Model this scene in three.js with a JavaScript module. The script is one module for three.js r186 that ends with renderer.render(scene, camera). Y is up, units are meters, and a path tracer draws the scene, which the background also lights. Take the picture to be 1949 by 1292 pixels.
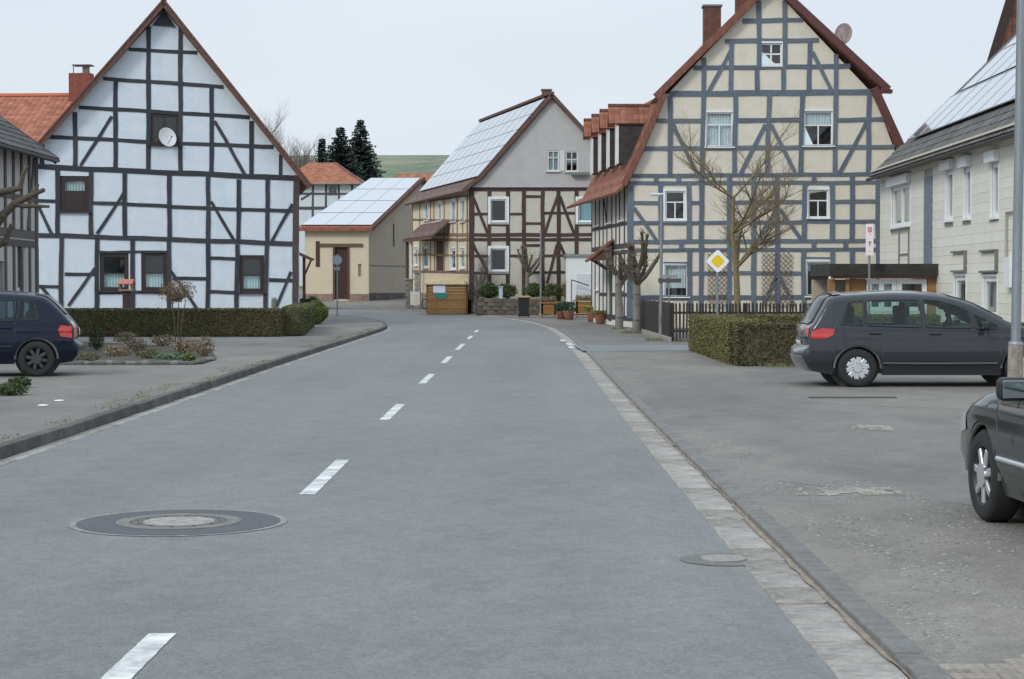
import * as THREE from 'three';
import { mergeGeometries } from 'three/addons/utils/BufferGeometryUtils.js';
import { RoundedBoxGeometry } from 'three/addons/geometries/RoundedBoxGeometry.js';

// ---------------------------------------------------------------- camera, sky, sun, exposure
const W = 1949, H = 1292, FOCAL = 3500, EYE = 1.64, HORIZON = 548;
const scene = new THREE.Scene();
const camera = new THREE.PerspectiveCamera(2 * Math.atan(H / 2 / FOCAL) * 180 / Math.PI, W / H, 0.1, 3000);
const PITCH = -Math.atan((H / 2 - HORIZON) / FOCAL);
camera.position.set(0, EYE, 0);
camera.rotation.x = PITCH;
scene.add(camera);
const renderer = new THREE.WebGLRenderer();
renderer.setSize(1024, 679);
renderer.toneMapping = THREE.LinearToneMapping;
renderer.toneMappingExposure = 1.0;
renderer.shadowMap.enabled = true;

function rng(seed) { let s = seed | 0; return () => { s = (s + 0x6d2b79f5) | 0; let t = Math.imul(s ^ (s >>> 15), 1 | s); t = (t + Math.imul(t ^ (t >>> 7), 61 | t)) ^ t; return ((t ^ (t >>> 14)) >>> 0) / 4294967296; }; }
const hash2 = (x, y, s) => { let h = Math.imul(x, 374761393) ^ Math.imul(y, 668265263) ^ Math.imul(s, 1442695041); h = Math.imul(h ^ (h >>> 13), 1274126177); return ((h ^ (h >>> 16)) >>> 0) / 4294967296; };
function vnoise(x, y, period, seed) {           // value noise; periodic when period > 0
  const xi = Math.floor(x), yi = Math.floor(y); let fx = x - xi, fy = y - yi;
  fx = fx * fx * (3 - 2 * fx); fy = fy * fy * (3 - 2 * fy);
  const m = (a) => period ? ((a % period) + period) % period : a;
  const a = hash2(m(xi), m(yi), seed), b = hash2(m(xi + 1), m(yi), seed), c = hash2(m(xi), m(yi + 1), seed), d = hash2(m(xi + 1), m(yi + 1), seed);
  return a + (b - a) * fx + (c - a) * fy + (a - b - c + d) * fx * fy;
}
const fbm = (x, y, seed, oct = 4) => { let v = 0, a = 0.5, n = 0; for (let i = 0; i < oct; i++) { v += a * vnoise(x, y, 0, seed + i); n += a; a *= 0.5; x *= 2.03; y *= 2.03; } return v / n; };
const clamp = (v, a, b) => Math.min(b, Math.max(a, v)), lerp = (a, b, t) => a + (b - a) * t, smooth = (a, b, x) => { const t = clamp((x - a) / (b - a), 0, 1); return t * t * (3 - 2 * t); };

{ // pale overcast sky with soft thin cloud
  const w = 512, h = 256, data = new Float32Array(w * h * 4);
  for (let j = 0; j < h; j++) for (let i = 0; i < w; i++) {
    const el = (j + 0.5) / h * 180 - 90, az = i / w, k = (j * w + i) * 4;
    const up = clamp(el / 90, 0, 1), t = smooth(0, 0.22, up);
    const p = 0.5 + 0.5 * Math.cos(az * 2 * Math.PI), q = 0.5 + 0.5 * Math.sin(az * 2 * Math.PI);
    const n = 0.5 * (fbm(p * 6 + el * 0.03, q * 6 + el * 0.11, 7, 5) - 0.5) + 0.45 * (vnoise(az * 24, el * 0.28, 24, 71) - 0.5) + 0.25 * (vnoise(az * 64, el * 0.7, 64, 72) - 0.5) + 0.12 * (vnoise(az * 160, el * 1.6, 160, 73) - 0.5);
    const gain = 1 + 0.55 * smooth(0.12, 0.8, up);
    const cl = 1 + n * 0.11, wht = clamp(n * 1.4, -0.3, 0.5);
    data[k] = lerp(0.765, 0.70, t) * gain * (cl + wht * 0.05); data[k + 1] = lerp(0.825, 0.81, t) * gain * (cl + wht * 0.02); data[k + 2] = lerp(0.89, 0.915, t) * gain * cl; data[k + 3] = 1;
  }
  const sky = new THREE.DataTexture(data, w, h, THREE.RGBAFormat, THREE.FloatType);
  sky.mapping = THREE.EquirectangularReflectionMapping; sky.magFilter = sky.minFilter = THREE.LinearFilter; sky.needsUpdate = true;
  scene.background = sky; scene.environment = sky;
}
const sun = new THREE.DirectionalLight(new THREE.Color(1, 0.95, 0.86), 1.5);
sun.position.set(-58, 66, 22); sun.target.position.set(0, 0, -50); sun.shadow.radius = 28; sun.castShadow = true;
sun.shadow.mapSize.set(4096, 4096);
Object.assign(sun.shadow.camera, { left: -80, right: 80, top: 80, bottom: -80, near: 1, far: 300 });
scene.add(sun, sun.target);

// ---------------------------------------------------------------- photo pixel -> ray; terrain height
const cosP = Math.cos(PITCH), sinP = Math.sin(PITCH);
function ray(px, py) { const x = (px - W / 2) / FOCAL, y = (H / 2 - py) / FOCAL; return [x, y * cosP + sinP, -(cosP - y * sinP)]; }
function rise(d) { return d < 70 ? 0 : d < 117 ? 0.00035 * (d - 70) ** 2 : 0.77 + 0.033 * (d - 117); }
function terrain(x, d) {                         // height of the land at x, depth d (metres before the camera)
  let y = rise(Math.min(d, 210));
  if (d > 170) { const t = smooth(170, 520, d); y += t * (33 + 3 * (fbm(x / 160, d / 160, 5, 3) - 0.5)) + 10 * smooth(520, 900, d) * -1; }
  return y;
}
function depthPoint(px, py, d) { const r = ray(px, py), k = d / -r[2]; return new THREE.Vector3(r[0] * k, EYE + r[1] * k, -d); }
function groundPoint(px, py, off = 0) {
  const r = ray(px, py), f = (d) => EYE + r[1] / -r[2] * d - terrain(r[0] / -r[2] * d, d) - off;
  let a = 3, b = 3; while (b < 400 && f(b) > 0) { a = b; b += 1; }
  for (let i = 0; i < 30; i++) { const m = (a + b) / 2; if (f(m) > 0) a = m; else b = m; }
  return depthPoint(px, py, a);
}

// ---------------------------------------------------------------- materials
const enc = (v) => Math.round(255 * Math.pow(clamp(v, 0, 1), 1 / 2.2));
function tex(n, fn, srgb = true) {
  const d = new Uint8Array(n * n * 4);
  for (let j = 0; j < n; j++) for (let i = 0; i < n; i++) {
    let c = fn(i / n, j / n, i, j); if (!Array.isArray(c)) c = [c, c, c];
    const k = (j * n + i) * 4; for (let q = 0; q < 3; q++) d[k + q] = srgb ? enc(c[q]) : Math.round(255 * clamp(c[q], 0, 1)); d[k + 3] = 255;
  }
  const t = new THREE.DataTexture(d, n, n); t.wrapS = t.wrapT = THREE.RepeatWrapping; t.magFilter = THREE.LinearFilter; t.minFilter = THREE.LinearMipmapLinearFilter; t.generateMipmaps = true;
  if (srgb) t.colorSpace = THREE.SRGBColorSpace; t.needsUpdate = true; return t;
}
const scaled = (t, u, v = u) => { const c = t.clone(); c.repeat.set(u, v); c.needsUpdate = true; return c; };
const N = (u, v, p, s) => vnoise(u * p, v * p, p, s);
const T = {};
T.asphalt = tex(1024, (u, v, i, j) => { const g = hash2(i >> 1, j >> 1, 3), h = hash2(i, j, 4); return 0.62 + 0.20 * (N(u, v, 256, 2) - 0.5) + 0.18 * (g - 0.5) + 0.12 * (h - 0.5) + 0.09 * (N(u, v, 24, 5) - 0.5) + 0.12 * (N(u, v, 90, 6) - 0.5) + 0.05 * (N(u, v, 7, 8) - 0.5) + (g > 0.985 ? 0.22 : 0) - (g < 0.02 ? 0.2 : 0); });
T.asphaltBump = tex(1024, (u, v, i, j) => 0.5 + 0.5 * (hash2(i >> 1, j >> 1, 3) - 0.5) + 0.3 * (N(u, v, 200, 2) - 0.5), false);
T.plaster = tex(512, (u, v, i, j) => 0.84 + 0.045 * (N(u, v, 12, 11) - 0.5) + 0.04 * (N(u, v, 48, 12) - 0.5) + 0.05 * (hash2(i, j, 13) - 0.5) - 0.05 * smooth(0.72, 0.9, N(u, v, 7, 14)) * N(u, v, 60, 15));
T.plasterBump = tex(512, (u, v, i, j) => 0.5 + 0.5 * (N(u, v, 64, 21) - 0.5) + 0.3 * (hash2(i, j, 22) - 0.5) + 0.3 * (N(u, v, 14, 23) - 0.5), false);
T.wood = tex(512, (u, v) => 0.72 + 0.25 * (vnoise(u * 6, v * 90, 0, 31) - 0.5) + 0.2 * (vnoise(u * 14, v * 30, 0, 32) - 0.5));
T.grain = tex(512, (u, v, i, j) => 0.75 + 0.18 * (N(u, v, 10, 41) - 0.5) + 0.2 * (N(u, v, 50, 42) - 0.5) + 0.12 * (hash2(i, j, 43) - 0.5));
T.grainBump = tex(512, (u, v, i, j) => 0.5 + 0.5 * (N(u, v, 40, 44) - 0.5) + 0.4 * (hash2(i, j, 45) - 0.5), false);
T.soot = tex(512, (u, v, i, j) => 0.7 + 0.35 * (N(u, v, 5, 51) - 0.5) + 0.25 * (N(u, v, 21, 52) - 0.5) + 0.15 * (N(u, v, 90, 53) - 0.5));
const TILES = (sheet) => tex(512, (u, v, i, j) => { // 8 x 8 interlocking roof tiles seen from afar: tone differs from tile to tile
  const c = Math.floor(u * 8), r = Math.floor(v * 8), tone = hash2(c, r, sheet);
  return [0.62 + 0.3 * (tone - 0.5), 0.60 + 0.36 * (tone - 0.5), 0.58 + 0.4 * (tone - 0.5)].map((q) => q * (0.86 + 0.28 * N(u, v, 40, sheet + 1)));
});
T.tiles = TILES(61);
T.tilesBump = tex(512, (u, v) => { const a = (u * 8) % 1, b = (v * 8) % 1; return clamp(0.25 + 0.5 * Math.sin(a * Math.PI) ** 0.7 + 0.25 * (1 - b), 0, 1); }, false);
const col = (r, g, b) => new THREE.Color().setRGB(r, g, b);
const srgb = (r, g, b, k = 1) => { const c = new THREE.Color().setRGB(r / 255, g / 255, b / 255, THREE.SRGBColorSpace); return c.multiplyScalar(k); };
function mat(color, o = {}) { return new THREE.MeshStandardMaterial({ color, roughness: 0.85, metalness: 0, ...o }); }
const M = {
  road: mat(col(0.322, 0.326, 0.324), { map: scaled(T.asphalt, 0.5), bumpMap: scaled(T.asphaltBump, 0.5), bumpScale: 0.004, roughness: 0.78, vertexColors: true }),
  court: mat(col(0.325, 0.307, 0.284), { map: scaled(T.asphalt, 0.5), bumpMap: scaled(T.asphaltBump, 0.5), bumpScale: 0.006, roughness: 0.9, vertexColors: true }),
  concrete: mat(col(0.49, 0.455, 0.42), { map: scaled(T.soot, 1.3), bumpMap: scaled(T.grainBump, 2), bumpScale: 0.004, roughness: 0.92 }),
  concrete2: mat(col(0.53, 0.495, 0.455), { map: scaled(T.soot, 0.9), bumpMap: scaled(T.grainBump, 2), bumpScale: 0.004, roughness: 0.92 }),
  concrete3: mat(col(0.43, 0.395, 0.36), { map: scaled(T.soot, 1.7), bumpMap: scaled(T.grainBump, 2), bumpScale: 0.005, roughness: 0.92 }),
  kerb: mat(col(0.285, 0.272, 0.26), { map: scaled(T.soot, 1), bumpMap: scaled(T.grainBump, 2), bumpScale: 0.004, roughness: 0.9 }),
  kerb2: mat(col(0.245, 0.237, 0.23), { map: scaled(T.grain, 1.2), bumpMap: scaled(T.grainBump, 2), bumpScale: 0.004, roughness: 0.9 }),
  kerbOld: mat(col(0.15, 0.14, 0.135), { map: scaled(T.soot, 0.9), bumpMap: scaled(T.grainBump, 2), bumpScale: 0.005, roughness: 0.95 }),
  kerbOld2: mat(col(0.19, 0.175, 0.165), { map: scaled(T.soot, 0.7), bumpMap: scaled(T.grainBump, 2), bumpScale: 0.005, roughness: 0.95 }),
  paint: mat(col(0.86, 0.86, 0.85), { map: scaled(T.soot, 1.1), roughness: 0.75 }),
  paintWorn: mat(col(0.47, 0.44, 0.37), { map: scaled(T.soot, 1.3), roughness: 0.9 }),
  soil: mat(col(0.17, 0.145, 0.12), { map: scaled(T.soot, 1), bumpMap: scaled(T.grainBump, 1.2), bumpScale: 0.02, roughness: 1 }),
  land: mat(col(1, 1, 1), { roughness: 1, vertexColors: true, map: scaled(T.soot, 0.05) }),
  leaf: mat(col(1, 1, 1), { roughness: 0.75, vertexColors: true }),
  bark: mat(col(0.28, 0.24, 0.20), { map: scaled(T.soot, 3), roughness: 1 }),
  iron: mat(col(0.16, 0.155, 0.15), { map: scaled(T.soot, 3), metalness: 0.3, roughness: 0.7 }),
  zinc: mat(col(0.36, 0.39, 0.42), { map: scaled(T.grain, 1.5), metalness: 0.5, roughness: 0.5 }),
  white: mat(col(0.93, 0.94, 0.95), { map: scaled(T.plaster, 0.7), roughness: 0.5 }),
  glass: new THREE.MeshPhysicalMaterial({ color: col(0.9, 0.95, 0.95), roughness: 0.03, transmission: 1, thickness: 0, ior: 1.5 }),
  curtain: mat(col(0.80, 0.82, 0.84), { map: scaled(T.plaster, 1.5), roughness: 1 }),
  dark: mat(col(0.05, 0.05, 0.052), { roughness: 0.9 }),
};

// ---------------------------------------------------------------- building blocks
const used = new Map();
function numbered(name) { const n = used.get(name) || 0; used.set(name, n + 1); return n ? `${name}_${String(n).padStart(3, '0')}` : name; }
function shadow(o) { o.castShadow = o.receiveShadow = true; return o; }
function part(name, geometry, material, parent) { const m = shadow(new THREE.Mesh(geometry, material)); m.name = name; parent.add(m); return m; }
function sub(name, parent) { const g = new THREE.Group(); g.name = name; parent.add(g); return g; }
function tag(o, label, category, group) { o.userData = { label, category }; if (group) o.userData.group = group; return o; }
function thing(name, label, category, pos = [0, 0, 0], turn = 0, group) {
  const g = new THREE.Group(); g.name = numbered(name); scene.add(g); g.position.set(...pos); g.rotation.y = turn; return tag(g, label, category, group);
}
function structure(name, geometry, material) { const m = part(numbered(name), geometry, material, scene); m.userData = { kind: 'structure' }; return m; }
function uvBox(g, k = 1) {                     // uv in metres from the nearest box side
  if (g.index) g = g.toNonIndexed();
  g.computeVertexNormals && !g.attributes.normal && g.computeVertexNormals();
  const p = g.attributes.position, n = g.attributes.normal, uv = new Float32Array(p.count * 2);
  for (let t = 0; t < p.count; t += 3) {
    const ax = Math.abs(n.getX(t) + n.getX(t + 1) + n.getX(t + 2)), ay = Math.abs(n.getY(t) + n.getY(t + 1) + n.getY(t + 2)), az = Math.abs(n.getZ(t) + n.getZ(t + 1) + n.getZ(t + 2));
    for (let q = t; q < t + 3; q++) {
      const x = p.getX(q), y = p.getY(q), z = p.getZ(q);
      const [a, b] = az >= ax && az >= ay ? [x, y] : ay >= ax ? [x, z] : [z, y];
      uv[q * 2] = a * k; uv[q * 2 + 1] = b * k;
    }
  }
  g.setAttribute('uv', new THREE.BufferAttribute(uv, 2)); return g;
}
function box(w, h, d, x = 0, y = 0, z = 0, k = 1) { const g = new THREE.BoxGeometry(w, h, d); g.translate(x, y, z); return uvBox(g, k); }
function rbox(w, h, d, r, x = 0, y = 0, z = 0) { const g = new RoundedBoxGeometry(w, h, d, 2, r); g.translate(x, y, z); return uvBox(g); }
function merge(list) { return mergeGeometries(list.map((g) => { const h = g.index ? g.toNonIndexed() : g; for (const k of Object.keys(h.attributes)) if (!['position', 'normal', 'uv', 'color'].includes(k)) h.deleteAttribute(k); return h; })); }
const V3 = (x, y, z) => new THREE.Vector3(x, y, z);
function bar(a, b, w, h = w, k = 1) {          // square bar between two points, h measured towards up
  const A = Array.isArray(a) ? V3(...a) : a, B = Array.isArray(b) ? V3(...b) : b, d = B.clone().sub(A), L = d.length();
  const g = box(L, h, w, 0, 0, 0, k), x = d.normalize(), up = Math.abs(x.y) > 0.98 ? V3(0, 0, 1) : V3(0, 1, 0), z = x.clone().cross(up).normalize(), y = z.clone().cross(x);
  g.applyMatrix4(new THREE.Matrix4().makeBasis(x, y, z).setPosition(A.add(B).multiplyScalar(0.5))); return g;
}
function rod(a, b, r0, r1 = r0, seg = 8) {     // tapered round bar
  const A = Array.isArray(a) ? V3(...a) : a.clone(), B = Array.isArray(b) ? V3(...b) : b.clone(), d = B.clone().sub(A), L = d.length();
  const g = new THREE.CylinderGeometry(r1, r0, L, seg, 1, false); g.translate(0, L / 2, 0);
  g.applyQuaternion(new THREE.Quaternion().setFromUnitVectors(V3(0, 1, 0), d.normalize())); g.translate(A.x, A.y, A.z); return g.toNonIndexed();
}
function slab(a, b, c, d, t, k = 1) {          // quad a b c d (a to b along the eaves, a to d up the slope), thickness t below it; uv in metres along its edges
  const A = V3(...a), B = V3(...b), C = V3(...c), D = V3(...d), n = B.clone().sub(A).cross(D.clone().sub(A)).normalize().multiplyScalar(-t);
  const top = [A, B, C, D], bot = top.map((p) => p.clone().add(n)), pos = [], uv = [];
  const e1 = B.clone().sub(A).normalize(), e2 = D.clone().sub(A).addScaledVector(e1, -D.clone().sub(A).dot(e1)).normalize();
  const put = (...q) => { for (const i of [0, 1, 2, 0, 2, 3]) { const p = q[i], r = p.clone().sub(A); pos.push(p.x, p.y, p.z); uv.push(r.dot(e1) * k, r.dot(e2) * k); } };
  put(...top); put(bot[3], bot[2], bot[1], bot[0]);
  for (let i = 0; i < 4; i++) put(bot[i], bot[(i + 1) % 4], top[(i + 1) % 4], top[i]);
  const g = new THREE.BufferGeometry(); g.setAttribute('position', new THREE.Float32BufferAttribute(pos, 3)); g.setAttribute('uv', new THREE.Float32BufferAttribute(uv, 2)); g.computeVertexNormals(); return g;
}
function plate(points, depth, holes = []) {    // outline in x, y extruded from z = -depth to z = 0
  const s = new THREE.Shape(points.map((p) => new THREE.Vector2(p[0], p[1])));
  for (const [x0, y0, x1, y1] of holes) s.holes.push(new THREE.Path([[x0, y0], [x0, y1], [x1, y1], [x1, y0]].map((p) => new THREE.Vector2(...p))));
  const g = new THREE.ExtrudeGeometry(s, { depth, bevelEnabled: false, steps: 1 }); g.translate(0, 0, -depth); g.computeVertexNormals(); return uvBox(g);
}
function leaves(n, place, size, colours, seed) { // many small leaf faces; place(r) -> [x, y, z]; colours: list of linear rgb
  const r = rng(seed), pos = [], cl = [], q = V3(), a = V3(), b = V3();
  for (let i = 0; i < n; i++) {
    const p = place(r), s = size * (0.6 + 0.8 * r()), th = r() * 6.283, ph = Math.acos(2 * r() - 1), c = colours[Math.floor(r() * colours.length)], k = 0.75 + 0.5 * r();
    q.set(Math.sin(ph) * Math.cos(th), Math.cos(ph), Math.sin(ph) * Math.sin(th)); a.set(r() - 0.5, r() - 0.5, r() - 0.5).cross(q).normalize(); b.crossVectors(q, a);
    const P = (u, v) => pos.push(p[0] + a.x * u + b.x * v, p[1] + a.y * u + b.y * v, p[2] + a.z * u + b.z * v);
    P(-s, 0); P(0, -s * 0.5); P(s, 0); P(-s, 0); P(s, 0); P(0, s * 0.5);
    for (let m = 0; m < 6; m++) cl.push(c[0] * k, c[1] * k, c[2] * k);
  }
  const g = new THREE.BufferGeometry(); g.setAttribute('position', new THREE.Float32BufferAttribute(pos, 3)); g.setAttribute('color', new THREE.Float32BufferAttribute(cl, 3)); g.computeVertexNormals(); return g;
}

// ---------------------------------------------------------------- the land, the street, its kerbs and pavements
{ // land: one sheet out to the horizon
  const xs = [], ds = []; for (let x = -700; x <= 700; x += Math.abs(x) < 60 ? 4 : 20) xs.push(x);
  for (let d = -120; d <= 1400; d += d < 140 ? 3 : d < 560 ? 8 : 40) ds.push(d);
  const pos = [], uv = [], cl = [], idx = [];
  for (const d of ds) for (const x of xs) {
    pos.push(x, terrain(x, d) - 0.07, -d); uv.push(x, d);
    const band = fbm(x / 70 + 3, d / 22, 91, 3), g = fbm(x / 25, d / 25, 95, 3);
    const c = d < 190 ? [0.10 + 0.05 * g, 0.11 + 0.05 * g, 0.06] : d > 470 ? [0.17, 0.23, 0.15] : band > 0.55 ? [0.20, 0.25, 0.16] : band > 0.44 ? [0.33, 0.31, 0.23] : [0.25, 0.27, 0.18];
    cl.push(c[0] * (0.8 + 0.4 * g), c[1] * (0.8 + 0.4 * g), c[2] * (0.8 + 0.4 * g));
  }
  const n = xs.length; for (let j = 0; j < ds.length - 1; j++) for (let i = 0; i < n - 1; i++) { const a = j * n + i; idx.push(a, a + 1, a + n + 1, a, a + n + 1, a + n); }
  const g = new THREE.BufferGeometry(); g.setAttribute('position', new THREE.Float32BufferAttribute(pos, 3)); g.setAttribute('uv', new THREE.Float32BufferAttribute(uv, 2)); g.setAttribute('color', new THREE.Float32BufferAttribute(cl, 3)); g.setIndex(idx); g.computeVertexNormals();
  structure('ground', g, M.land);
}
// edges of the street as [x, depth]: straight ahead, then a bend round the white house
const EDGE_L = [[-4.9, -14], [-4.88, 20], [-4.95, 40], [-4.92, 60], [-4.95, 71], [-5.25, 77], [-6.2, 84], [-8.6, 91.5], [-13, 96.5], [-22, 100.5], [-34, 103]];
const EDGE_R = [[1.37, -14], [1.385, 20], [1.46, 32], [1.56, 44], [1.60, 55], [1.57, 66], [1.30, 77], [0.35, 87], [-2.0, 96], [-6.0, 101.5], [-12.5, 106.5], [-22, 110], [-34, 113]];
function curve(pts, n) { const c = new THREE.CatmullRomCurve3(pts.map((p) => V3(p[0], 0, p[1])), false, 'centripetal'); return c.getSpacedPoints(n).map((p) => [p.x, p.z]); }
const SL = 520, LL = curve(EDGE_L, SL), RR = curve(EDGE_R, SL);
function offset(line, w) { return line.map((p, i) => { const a = line[Math.max(0, i - 1)], b = line[Math.min(line.length - 1, i + 1)], dx = b[0] - a[0], dz = b[1] - a[1], L = Math.hypot(dx, dz); return [p[0] + dz / L * w, p[1] - dx / L * w]; }); }
function sheet(A, B, lift, cols, shade) {      // strip between two lines, lifted above the land
  const pos = [], uv = [], cl = [], idx = [], n = cols + 1;
  for (let i = 0; i < A.length; i++) for (let j = 0; j <= cols; j++) {
    const t = j / cols, x = lerp(A[i][0], B[i][0], t), d = lerp(A[i][1], B[i][1], t), c = shade ? shade(x, d, t) : [1, 1, 1];
    pos.push(x, terrain(x, d) + lift, -d); uv.push(x, d); cl.push(...c);
  }
  for (let i = 0; i < A.length - 1; i++) for (let j = 0; j < cols; j++) { const a = i * n + j; idx.push(a, a + n + 1, a + 1, a, a + n, a + n + 1); }
  const g = new THREE.BufferGeometry(); g.setAttribute('position', new THREE.Float32BufferAttribute(pos, 3)); g.setAttribute('uv', new THREE.Float32BufferAttribute(uv, 2)); g.setAttribute('color', new THREE.Float32BufferAttribute(cl, 3)); g.setIndex(idx); g.computeVertexNormals();
  if (g.attributes.normal.getY(0) < 0) { const a = g.index.array; for (let i = 0; i < a.length; i += 3) { const q = a[i]; a[i] = a[i + 1]; a[i + 1] = q; } g.computeVertexNormals(); }
  return g;
}
const roadShade = (x, d) => {                  // worn wheel tracks, old repairs and dirt in the asphalt
  const patch = fbm(x * 0.5, d * 0.16, 101, 4), fine = fbm(x * 3, d * 1.2, 105, 3), track = Math.exp(-(((x + 0.85) % 1.55) ** 2) * 3);
  const k = 0.93 + 0.26 * (patch - 0.5) + 0.10 * (fine - 0.5) + 0.05 * track;
  const dusty = smooth(0.5, 0.75, fbm(x * 0.9, d * 0.3, 109, 4)) * 0.08;
  return [k + dusty, k + dusty * 0.7, k + dusty * 0.2];
};
const road = structure('road', sheet(LL, RR, 0, 36, roadShade), M.road);
const LIFT_L = 0.12, LIFT_R = 0.045, KERB = 0.14;
const innerL = LL.map((p) => p[1] < 71 ? [-60, p[1]] : [-60, 71 + (p[1] - 71) * 0.8]);
const courtShade = (seed, warm) => (x, d) => { const a = fbm(x * 0.35, d * 0.16, seed, 4), b = fbm(x * 2.2, d * 1.1, seed + 9, 4), k = 0.92 + 0.62 * (a - 0.5) + 0.38 * (b - 0.5); return [k * (1 + warm * (a - 0.4)), k, k * (1 - warm * (a - 0.4))]; };
function graded(n, pow) { return n; }
// pavement and forecourts are raised behind their kerbs; columns are dense near the kerb
function wide(A, B, lift, shade, m) {
  const near = A.map((p, i) => { const L = Math.hypot(B[i][0] - p[0], B[i][1] - p[1]), t = 8 / L; return [lerp(p[0], B[i][0], t), lerp(p[1], B[i][1], t)]; });
  return merge([sheet(A, near, lift, 34, shade), sheet(near, B, lift, 26, shade)]);
}
const paveL = offset(LL, -KERB + 0.03), paveR = offset(RR, 0.30 + KERB - 0.03);
structure('pavement', wide(paveL, innerL, LIFT_L, courtShade(121, 0.05)), M.court);
const outerR = RR.map((p, i) => { const t = smooth(66, 113, p[1]); return [lerp(60, -10, smooth(0.62, 1, i / SL)), i / SL < 0.62 ? p[1] : lerp(p[1], 150, smooth(0.62, 0.75, i / SL))]; });
const gritty = courtShade(131, 0.10), forecourt = structure('forecourt', wide(paveR, outerR, LIFT_R, (x, d) => { // a strip of pale grit lies worn into the asphalt beside the kerb
  const c = gritty(x, d), edge = 1.85 + 1.35 * smooth(7.5, 9.4, d) * (1 - smooth(12, 22, d) * 0.72) * (1 - 0.9 * smooth(24, 44, d)), m = (1 - smooth(edge - 0.25, edge + 0.2, x + 0.5 * (fbm(x * 2, d * 0.8, 151, 3) - 0.5))) * (d < 48 ? 1 : 0) * (0.4 + 1.1 * fbm(x * 4, d * 2.2, 153, 3)); return [c[0] * (1 + 0.20 * m), c[1] * (1 + 0.19 * m), c[2] * (1 + 0.16 * m)]; }), M.court);

// kerbstones and gutter slabs, stone by stone
function stones(parent, name, line, len, w, lift, drop, mats, seed, d0, d1, gap = 0.012, jit = 0.006) {
  const r = rng(seed); let acc = 0, start = null, n = 0;
  const geo = uvBox(new RoundedBoxGeometry(1, 1, 1, 1, 0.02)); const cache = mats.map(() => null);
  const g1 = (() => { const g = new RoundedBoxGeometry(len - gap, drop, w, 2, 0.015); return uvBox(g); })();
  const pts = []; let L = 0; for (let i = 0; i < line.length - 1; i++) { const a = line[i], b = line[i + 1]; pts.push([L, a]); L += Math.hypot(b[0] - a[0], b[1] - a[1]); } pts.push([L, line[line.length - 1]]);
  let k = 0; const at = (s) => { while (k < pts.length - 2 && pts[k + 1][0] < s) k++; const t = (s - pts[k][0]) / (pts[k + 1][0] - pts[k][0]); return [lerp(pts[k][1][0], pts[k + 1][1][0], t), lerp(pts[k][1][1], pts[k + 1][1][1], t)]; };
  for (let s = 0; s + len < L; s += len) {
    k = 0; const a = at(s), b = at(s + len), mx = (a[0] + b[0]) / 2, md = (a[1] + b[1]) / 2; const skip = r(), sk2 = r(), sk3 = r();
    if (md < d0 || md > d1) continue;
    const m = part(name, g1, mats[Math.floor(skip * mats.length)], parent);
    m.position.set(mx, terrain(mx, md) + lift - drop / 2 + (sk2 - 0.5) * jit, -md); m.rotation.y = Math.atan2(b[1] - a[1], b[0] - a[0]); m.rotation.z = (sk3 - 0.5) * 0.012; n++;
  }
}
const kerbL = new THREE.Group(); kerbL.name = 'kerb'; kerbL.userData = { kind: 'structure' }; scene.add(kerbL); used.set('kerb', 1);
stones(kerbL, 'kerbstone', offset(LL, -KERB / 2), 1.0, KERB, LIFT_L + 0.004, 0.3, [M.kerbOld, M.kerbOld2], 3, 6, 112, 0.012, 0.012);
const kerbR = new THREE.Group(); kerbR.name = numbered('kerb'); kerbR.userData = { kind: 'structure' }; scene.add(kerbR);
stones(kerbR, 'kerbstone', offset(RR, 0.30 + KERB / 2), 1.0, KERB, LIFT_R + 0.006, 0.3, [M.kerb, M.kerb, M.kerb2], 5, 3, 112, 0.01, 0.008);
const gutterR = new THREE.Group(); gutterR.name = 'gutter'; gutterR.userData = { kind: 'structure' }; scene.add(gutterR); used.set('gutter', 1);
stones(gutterR, 'gutter_slab', offset(RR, 0.15), 0.5, 0.298, 0.008, 0.12, [M.concrete, M.concrete2, M.concrete3], 7, 3, 105, 0.012, 0.008);
const gutterL = new THREE.Group(); gutterL.name = numbered('gutter'); gutterL.userData = { kind: 'structure' }; scene.add(gutterL);
stones(gutterL, 'gutter_slab', offset(LL, 0.09), 0.75, 0.17, 0.008, 0.12, [M.concrete, M.concrete2, M.concrete3], 9, 6, 78, 0.012, 0.008);

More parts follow.
